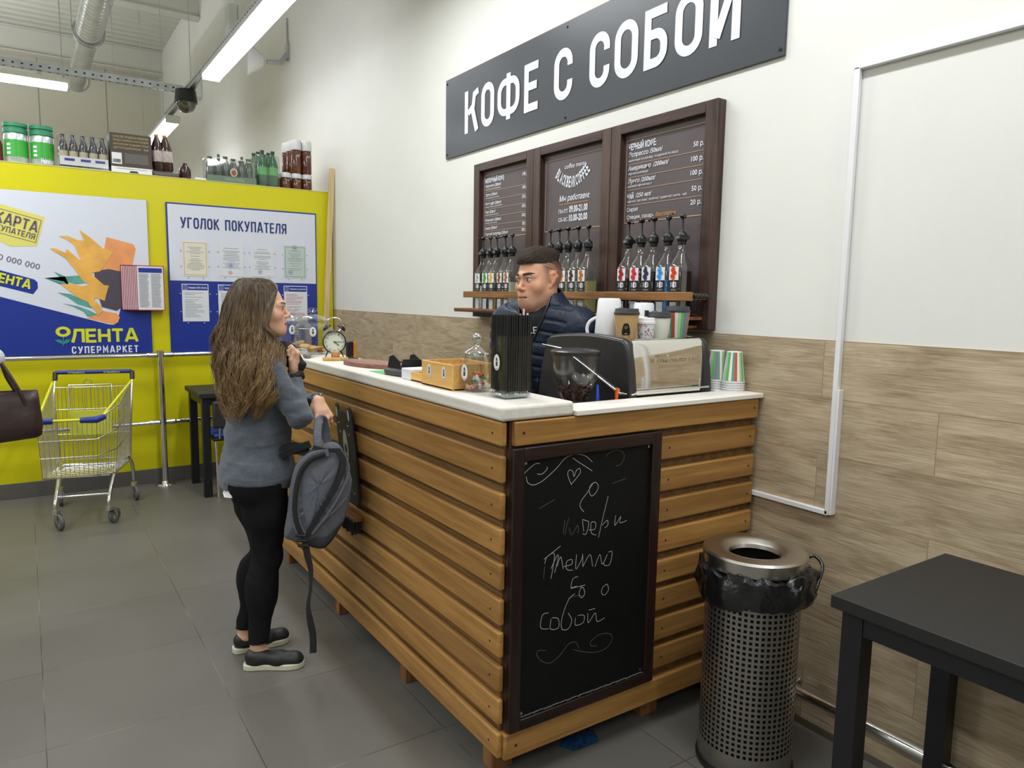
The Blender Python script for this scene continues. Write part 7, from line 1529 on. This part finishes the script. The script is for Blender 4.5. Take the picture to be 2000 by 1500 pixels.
m = MB(); P = catmull([bk(646, 880, .062), bk(618, 886, .066), bk(596, 908, .066), bk(584, 945, .064), bk(581, 990, .060), bk(587, 1025, .056), bk(597, 1046, .05)], 6); strip3(m, P, .036, .012); sp_ = m.build('padded_strap', M_pack, t, smooth=60)
m = MB(); P = catmull([bk(640, 882, .071), bk(616, 890, .075), bk(597, 910, .074), bk(586, 945, .072), bk(582, 990, .068), bk(588, 1025, .064), bk(598, 1046, .057)], 6); strip3(m, P, .020, .003); m.build('strap_webbing', M_web, sp_, smooth=60)
m = MB(); P = catmull([bk(662, 876, .060), bk(673, 900, .064), bk(664, 935, .068), bk(642, 975, .068), bk(618, 1015, .062), bk(603, 1044, .056)], 6); strip3(m, P, lambda s: .026-.008*s, .006); m.build('strap_webbing', M_web, t, smooth=60)
m = MB(); P = catmull([bk(669, 880, .040), bk(684, 915, .045), bk(668, 960, .056), bk(640, 1005, .058), bk(612, 1040, .052)], 6); strip3(m, P, .010, .008); P = catmull([bk(689, 940, .010), bk(676, 975, .045), bk(645, 1005, .058), bk(612, 1038, .052)], 6); strip3(m, P, .004, .006); m.build('seam_piping', M_pack, t, smooth=60)
m = MB(); strip3(m, [bk(617, 870, .058), bk(640, 876, .064), bk(667, 878, .056)], .020, .006); m.build('cross_band', M_web, t, smooth=40)
m = MB(); P = catmull([bk(630, 884, .056), bk(626, 855, .045), bk(627, 832, .022), bk(632, 821, 0), bk(638, 825, -.022), bk(642, 850, -.04), bk(646, 878, -.045)], 6); strip3(m, P, .034, .008); m.build('grab_handle', M_pack, t, smooth=60)
m = MB(); strip3(m, catmull([bk(612, 865, .04), bk(595, 872, .02), bk(572, 885, -.02), bk(556, 896, -.04)], 4), .03, .006); strip3(m, catmull([bk(606, 884, .0), bk(585, 880, -.03), bk(560, 886, -.05)], 4), .05, .02); m.build('hanging_strap', M_web, t, smooth=40)
m = MB()
for a, b in ((590, 1040), (592, 1050), (594, 1060)): m.box(0, 0, 0, 0, 0, 0) if False else strip3(m, [bk(a-8, b, .062), bk(a+12, b+2, .062)], .012, .010)
m.build('ladder_buckle', M_black, t, bevel=.002)
m = MB(); P = catmull([bk(600, 1050, .060), bk(603, 1080, .055), bk(609, 1115, .05), bk(608, 1150, .05), bk(603, 1185, .05), bk(606, 1215, .05), bk(611, 1245, .05), bk(611, 1283, .05)], 6); strip3(m, P, .027, .0025, tw=lambda s: .9*math.sin(PI*min(1, max(0, (s-.05)/.8)))**2*1.3); m.build('dangling_strap', M_web, t, smooth=60)

# ------------------------------------------------------------ barista
MO = (-2.71, 1.90, 0)
ma = thing('person', 'short-haired man in a dark blue quilted jacket behind the counter', 'person', MO)
ms = 1.073; mT, mB, mC = frame((-2.595, 1.873, 1.629), 278, -2, 2, ms)
sh = math.radians(304); F_ = Vector((math.cos(sh), math.sin(sh), 0)); R_m = F_.cross(Vector((0, 0, 1))); NB_ = Vector((-2.595, 1.895, 1.471))
SL = NB_-R_m*.165+Vector((0, 0, -.045)); SR = NB_+R_m*.150+Vector((0, 0, -.035)); PEL = Vector((-2.76, 1.93, .95))
EL = SL+Vector((-.02, .03, -.27)); ER = SR+F_*.03+R_m*.03+Vector((-.0, 0, -.26)); WL = EL+Vector((.0, -.12, -.10)) ; WR = Vector((-2.46, 1.69, 1.10)); EL2 = EL
EL = SL-R_m*.03+Vector((0, 0, -.27)); WL = EL-F_*.02+Vector((-.02, -.02, -.20)); ER = SR+R_m*.02-F_*.01+Vector((0, 0, -.26))
RB = np.array([list(R_m), list(F_), [0, 0, 1]]).T
def tors(g): return [ell(tuple(PEL+Vector((0, 0, .02))), (.165+g, .115+g, .13), .06, RB), ell(tuple(PEL.lerp(NB_, .45)), (.165+g, .12+g, .17), .10, RB), ell(tuple(PEL.lerp(NB_, .75)), (.185+g, .118+g, .15), .10, RB), cap(SL, SR, .058+g, None, .06), cap(tuple(NB_-R_m*.06), tuple(NB_+R_m*.06), .055+g, None, .06)]
def armsm(g): return [cap(SL, EL, .062+g, .050+g, .05), cap(EL, WL, .050+g, .036+g, .02), cap(SR, ER, .062+g, .050+g, .05), cap(ER, WR, .050+g, .036+g, .02)]
mneck = [cap(mT(0, -.025, -.05), tuple(NB_+Vector((0, 0, .035))), .056, .062, .03), cap(tuple(NB_+Vector((0, 0, .04))), tuple(NB_), .066, .09, .05)]
lg = [cap(tuple(PEL+R_m*s*.09), tuple(PEL+R_m*s*.10+F_*.02+Vector((0, 0, -.46))), .085, .058, .05) for s in (-1, 1)]+[cap(tuple(PEL+R_m*s*.10+F_*.02+Vector((0, 0, -.46))), tuple(PEL+R_m*s*.10+Vector((0, 0, -.87))), .056, .040, .03) for s in (-1, 1)]
ft = [cap(tuple(PEL+R_m*s*.10+Vector((0, 0, -.88))-F_*.03), tuple(PEL+R_m*s*.12+F_*.13+Vector((0, 0, -.91))), .042, .032, .03) for s in (-1, 1)]
hdR = hand_prims(WR, (.8, -.25, -.25), (0, .1, -1), False, .98, (25, 30, 20), .3, (15, 15)); hdL = hand_prims(WL, tuple(-F_*.0+Vector((0, 0, -1))), tuple(R_m), True, .98, (18, 25, 18), .3, (12, 12))
fcm = face_color(mT, mB, mC, ms, rgb(214, 160, 130), rgb(184, 122, 106), True, (.045, .03, .022), beard=.34)
def manskin(P):
    c = fcm(P); X = (P-mC)@mB.T/ms; r, f, u = X[:, 0], X[:, 1], X[:, 2]
    # faded stubble hair on the sides and back of the head, with two shaved lines
    w = smoothstep(-.045, .03, u)*smoothstep(.050, .020, f+.25*np.maximum(0, .03-u))*(u > -.06)*(np.abs(r) > .0)*(~((np.abs(r) > .0735) & (np.abs(u) < .036) & (f > -.03)))
    line = np.exp(-((u-.058-.35*(f-.0))/.0022)**2)*(f > -.02)*(f < .045)*(r < 0)+np.exp(-((u-.048-.35*(f-.0))/.0022)**2)*(f > -.03)*(f < .03)*(r < 0)
    w = w*(1-.75*np.clip(line, 0, 1)); dark = .35+.55*smoothstep(.0, .07, u)
    return c*(1-(w*dark)[:, None])+np.array([.030, .022, .018])*(w*dark)[:, None]
bodym = [q if q[0] != 'c' else cap(q[1], q[2], q[3]-.016, q[4]-.014, q[5]) for q in armsm(0)]+[ell(q[1], q[2]-.015, q[5], q[3]) if q[0] == 'e' else cap(q[1], q[2], q[3]-.015, q[4]-.015, q[5]) for q in tors(0)]+mneck+head_prims(mT, mB, ms, True)+hdR+hdL+lg+ft
organic('body', bodym, .0033, M_skin, ma, color=manskin, iters=5)
for x in (-1, 1): eye(ma, mT, mB, ms, x, (.5, -.06))
face_hair(ma, mT, ms, head_prims(mT, mB, ms, True), ('dark', (.04, .028, .022)), 0, .0046)
# hair on top
E_ = lambda c, r, k=.02: ell(mT(*c), [x*ms for x in r], k*ms, mB.T)
hp = [E_((0, -.006, .043), (.072, .090, .080), .02), E_((0, .030, .092), (.050, .052, .034), .03), E_((0, -.03, .100), (.055, .070, .030), .03), E_((.0, .078, .075), (.040, .012, .016), .02)]
def hkeep(P):
    X = (P-mC)@mB.T/ms; r, f, u = X[:, 0], X[:, 1], X[:, 2]
    return (u > .052+.018*np.clip((.02-f)/.1, 0, 1)*0+.012*np.sin(r*60)*0) & (u > .062-.35*np.minimum(0, f+.02)*0) | ((u > .02) & (f < -.085))
M_mh = mat('short_dark_hair', rgb(62, 52, 44), .75, spec=.2, noise=.5, nscale=260, bump=1.0, bscale=320)
organic('hair', hp, .004, M_mh, ma, post=lambda P, G: P+G*(.0026*fnoise(P, 380, 3)+.0022*fnoise(P*np.array([1, 1, .5]), 190, 4))[:, None], keep=hkeep)
# t-shirt, jacket, trousers, shoes
tsh = tors(.004)+[cap(SL, tuple(SL.lerp(EL, .5)), .064, .056, .05), cap(SR, tuple(SR.lerp(ER, .5)), .064, .056, .05), cap(tuple(NB_+Vector((0, 0, .025))), tuple(NB_), .076, .10, .05)]
organic('t_shirt', tsh, .006, mat('black_t_shirt', (.012, .012, .015), .9, bump=.2, bscale=200), ma, post=lambda P, G: P+G*(fnoise(P, 30, 9)*.002)[:, None])
jk = tors(.022)+armsm(.016)+[cap(tuple(NB_+Vector((0, 0, .075))-F_*.012), tuple(NB_+Vector((0, 0, .0))), .088, .105, .05)]
segs_ = [(SL, EL), (EL, WL), (SR, ER), (ER, WR)]
def quilt(P, G):
    dmin = np.full(len(P), 1e3); u = P[:, 2]*1.0
    ax = np.array(NB_-PEL); ax /= np.linalg.norm(ax); u = (P-np.array(PEL))@ax; dmin = sdf(P, tors(.0))+.01
    for a, b in segs_:
        a, b = np.array(a), np.array(b); ab = b-a; L = np.linalg.norm(ab); h = np.clip((P-a)@ab/L/L, .0, 1.0); d = np.linalg.norm(P-a-h[:, None]*ab, axis=1)-.055; s = d < dmin; u = np.where(s, h*L+.02, u); dmin = np.where(s, d, dmin)
    v = (u/.052) % 1.0; v = np.minimum(v, 1-v)*.052; return P+G*(-.008*np.exp(-(v/.0055)**2)+.0020*fnoise(P*np.array([1, 1, .5]), 90, 2)+.0012*fnoise(P, 150, 7))[:, None]
def jkeep(P):
    X = P-np.array(NB_); r = X@np.array(R_m); f = X@np.array(F_); u = X[:, 2]
    wdt = np.interp(u, [-.125, -.12, -.07, .0, .06], [-.01, .0, .026, .056, .070])
    return ~((f > .02) & (np.abs(r-.012) < wdt) & (u > -.12)) & ~((np.hypot(r, f) < .079) & (u > -.02))
M_jk = mat('navy_quilted_nylon', rgb(24, 36, 56), .48, spec=.4, noise=.25, nscale=12, bump=.35, bscale=70)
organic('quilted_jacket', jk, .006, M_jk, ma, post=quilt, keep=jkeep).modifiers.new('s', 'SOLIDIFY').thickness = .006
m = MB()
def onshirt(a, b):
    p = np.array(NB_+R_m*a+Vector((0, 0, b))+F_*.3)
    for _ in range(24): p = p-np.array(F_)*max(0, sdf(p[None], tsh)[0]-.0035)*.8
    return tuple(p)
text_fit(m, 'SMILE', -.095, .014, -.073, -.043, lambda a, b: onshirt(-a, b)); m.f = [f for f in m.f]; 
tx = m.build('shirt_lettering', M_letter, ma)
zl = MB()
for sg in (-1, 1):
    P = []
    for u in np.linspace(-.42, .075, 20):
        w_ = max(.0025, float(np.interp(u, [-.125, -.12, -.07, .0, .06], [-.01, .0, .026, .056, .070]))); p = np.array(NB_+R_m*(.012+sg*w_)+Vector((0, 0, u))+F_*.3)
        for _ in range(24): p = p-np.array(F_)*max(0, sdf(p[None], jk)[0]-.002)*.8
        P.append(tuple(p))
    zl.tube(P, .004, 6)
zl.build('jacket_zip', M_black, ma, smooth=60)
organic('trousers', [cap(q[1], q[2], q[3]+.008, q[4]+.012, q[5]) for q in lg]+[ell(tuple(PEL), (.172, .125, .11), .05, RB)], .009, M_tr, ma, keep=lambda P: P[:, 2] > .09)
for s in (-1, 1):
    organic('shoe', [cap(tuple(PEL+R_m*s*.10+Vector((0, 0, -.905))-F_*.05), tuple(PEL+R_m*s*.12+F_*.15+Vector((0, 0, -.915))), .050, .040, .03)], .007, MC['black_shoe_leather'], ma, keep=lambda P: P[:, 2] > .0)

# ------------------------------------------------------------ passer-by at the left edge who carries the tote bag
po = thing('person', 'person just outside the left edge with the brown tote bag on a white sleeved forearm', 'person', (-4.26, -.52, 0))
pT, pB, pC = frame((-4.24, -.52, 1.56), -20, 0, 0, 1.0)
pa = [cap((-4.26, -.36, 1.36), (-4.21, -.135, 1.225), .050, .040, .04), cap((-4.21, -.135, 1.225), (-4.02, -.28, 1.19), .038, .027, .02), cap((-4.26, -.68, 1.36), (-4.28, -.74, 1.08), .050, .040, .04), cap((-4.28, -.74, 1.08), (-4.22, -.74, .86), .038, .026, .02)]
pt_ = [ell((-4.26, -.52, .95), (.12, .165, .12), .06), ell((-4.26, -.52, 1.15), (.11, .155, .16), .10), cap((-4.26, -.38, 1.355), (-4.26, -.66, 1.355), .055, None, .08)]
pl_ = [cap((-4.26, -.52+s*.09, .90), (-4.25, -.52+s*.10, .48), .09, .055, .05) for s in (-1, 1)]+[cap((-4.25, -.52+s*.10, .48), (-4.27, -.52+s*.10, .09), .052, .034, .03) for s in (-1, 1)]
pf_ = [cap((-4.28, -.52+s*.10, .045), (-4.12, -.52+s*.11, .032), .034, .027, .02) for s in (-1, 1)]
ph_ = hand_prims((-4.02, -.28, 1.19), (.6, -.6, -.2), (0, 0, -1), True, .92, (35, 40, 30), .3)+hand_prims((-4.22, -.74, .86), (0, 0, -1), (0, 1, 0), False, .92, (25, 30, 20), .3)
fcp = face_color(pT, pB, pC, 1.0, rgb(220, 172, 144), rgb(190, 110, 100), False, (.06, .04, .03))
sk = lambda L, g: [ell(q[1], q[2]+g, q[5], q[3]) if q[0] == 'e' else cap(q[1], q[2], q[3]+g, q[4]+g, q[5]) for q in L]
organic('body', sk(pt_+pa+pl_, -.008)+pf_+ph_+head_prims(pT, pB, 1.0, False)+[cap(pT(0, -.02, -.05), (-4.26, -.52, 1.34), .052, .058, .03)], .0055, M_skin, po, color=fcp, iters=3)
organic('white_shirt', sk(pt_, .006)+sk(pa, .006), .008, mat('white_shirt_cloth', rgb(214, 214, 216), .8, bump=.3, bscale=60), po, post=lambda P, G: P+G*(fnoise(P, 35, 9)*.003)[:, None], iters=3, keep=lambda P: (P[:, 2] > .86) & ~((P[:, 2] < .92) & (P[:, 1] < -.69)) & ~((P[:, 0] > -4.06) & (P[:, 1] > -.4)))
organic('trousers', sk(pl_, .008)+[ell((-4.26, -.52, .92), (.125, .168, .10), .06)], .009, M_tr, po, iters=3, keep=lambda P: P[:, 2] > .09)
organic('hair', [ell(pT(0, -.015, .04), (.082, .10, .088), .02, pB.T), cap(pT(0, -.06, .0), pT(0, -.07, -.12), .06, .045, .04)], .006, hm, po, post=lambda P, G: P+G*(fnoise(P, 120, 3)*.003)[:, None], iters=3, keep=lambda P: ((P-pC)@pB.T)[:, 1] < .045+.4*np.maximum(0, ((P-pC)@pB.T)[:, 2]-.05))
for s in (-1, 1): organic('shoe', sk([pf_[0 if s < 0 else 1]], .010), .007, MC['black_shoe_leather'], po, iters=3)
for x in (-1, 1): eye(po, pT, pB, 1.0, x, (0, 0))

# ------------------------------------------------------------ small repeated pieces become parts of their own
SPLIT = ('socket', 'end_cap', 'clip', 'card_corner', 'hanging_wire', 'wall_bracket', 'arms', 'feet', 'carry_handle', 'number_keys', 'tube_end', 'leaves', 'petals', 'stripe_x', 'back_support')
def comps(me):
    n = len(me.vertices); par = list(range(n))
    def fd(i):
        while par[i] != i: par[i] = par[par[i]]; i = par[i]
        return i
    for e in me.edges:
        a, b = fd(e.vertices[0]), fd(e.vertices[1])
        if a != b: par[a] = b
    return [fd(i) for i in range(n)]
one = {'number_keys': 'number_key', 'feet': 'foot', 'arms': 'arm', 'petals': 'petal', 'leaves': 'leaf'}
for o in [o for o in COL.objects if o.type == 'MESH' and o.name.split('.')[0] in SPLIT]:
    me = o.data; c = comps(me); ids = sorted(set(c))
    if len(ids) < 2 or o.children: continue
    base = o.name.split('.')[0]; base = one.get(base, base)
    for k in ids:
        vi = [i for i in range(len(c)) if c[i] == k]; mp_ = {v: j for j, v in enumerate(vi)}
        nm_ = bpy.data.meshes.new(base); nm_.from_pydata([tuple(me.vertices[i].co) for i in vi], [], [tuple(mp_[v] for v in p.vertices) for p in me.polygons if p.vertices[0] in mp_])
        for mt in me.materials: nm_.materials.append(mt)
        if me.polygons[0].use_smooth: nm_.polygons.foreach_set('use_smooth', [True]*len(nm_.polygons)); nm_.set_sharp_from_angle(angle=math.radians(45))
        q = bpy.data.objects.new(base, nm_); COL.objects.link(q); q.parent = o.parent
        for md in o.modifiers:
            if md.type == 'BEVEL': b_ = q.modifiers.new('b', 'BEVEL'); b_.width = md.width; b_.segments = md.segments; b_.limit_method = 'ANGLE'; b_.angle_limit = md.angle_limit
    bpy.data.objects.remove(o)
bpy.data.objects.remove(_to); bpy.data.curves.remove(_tc)
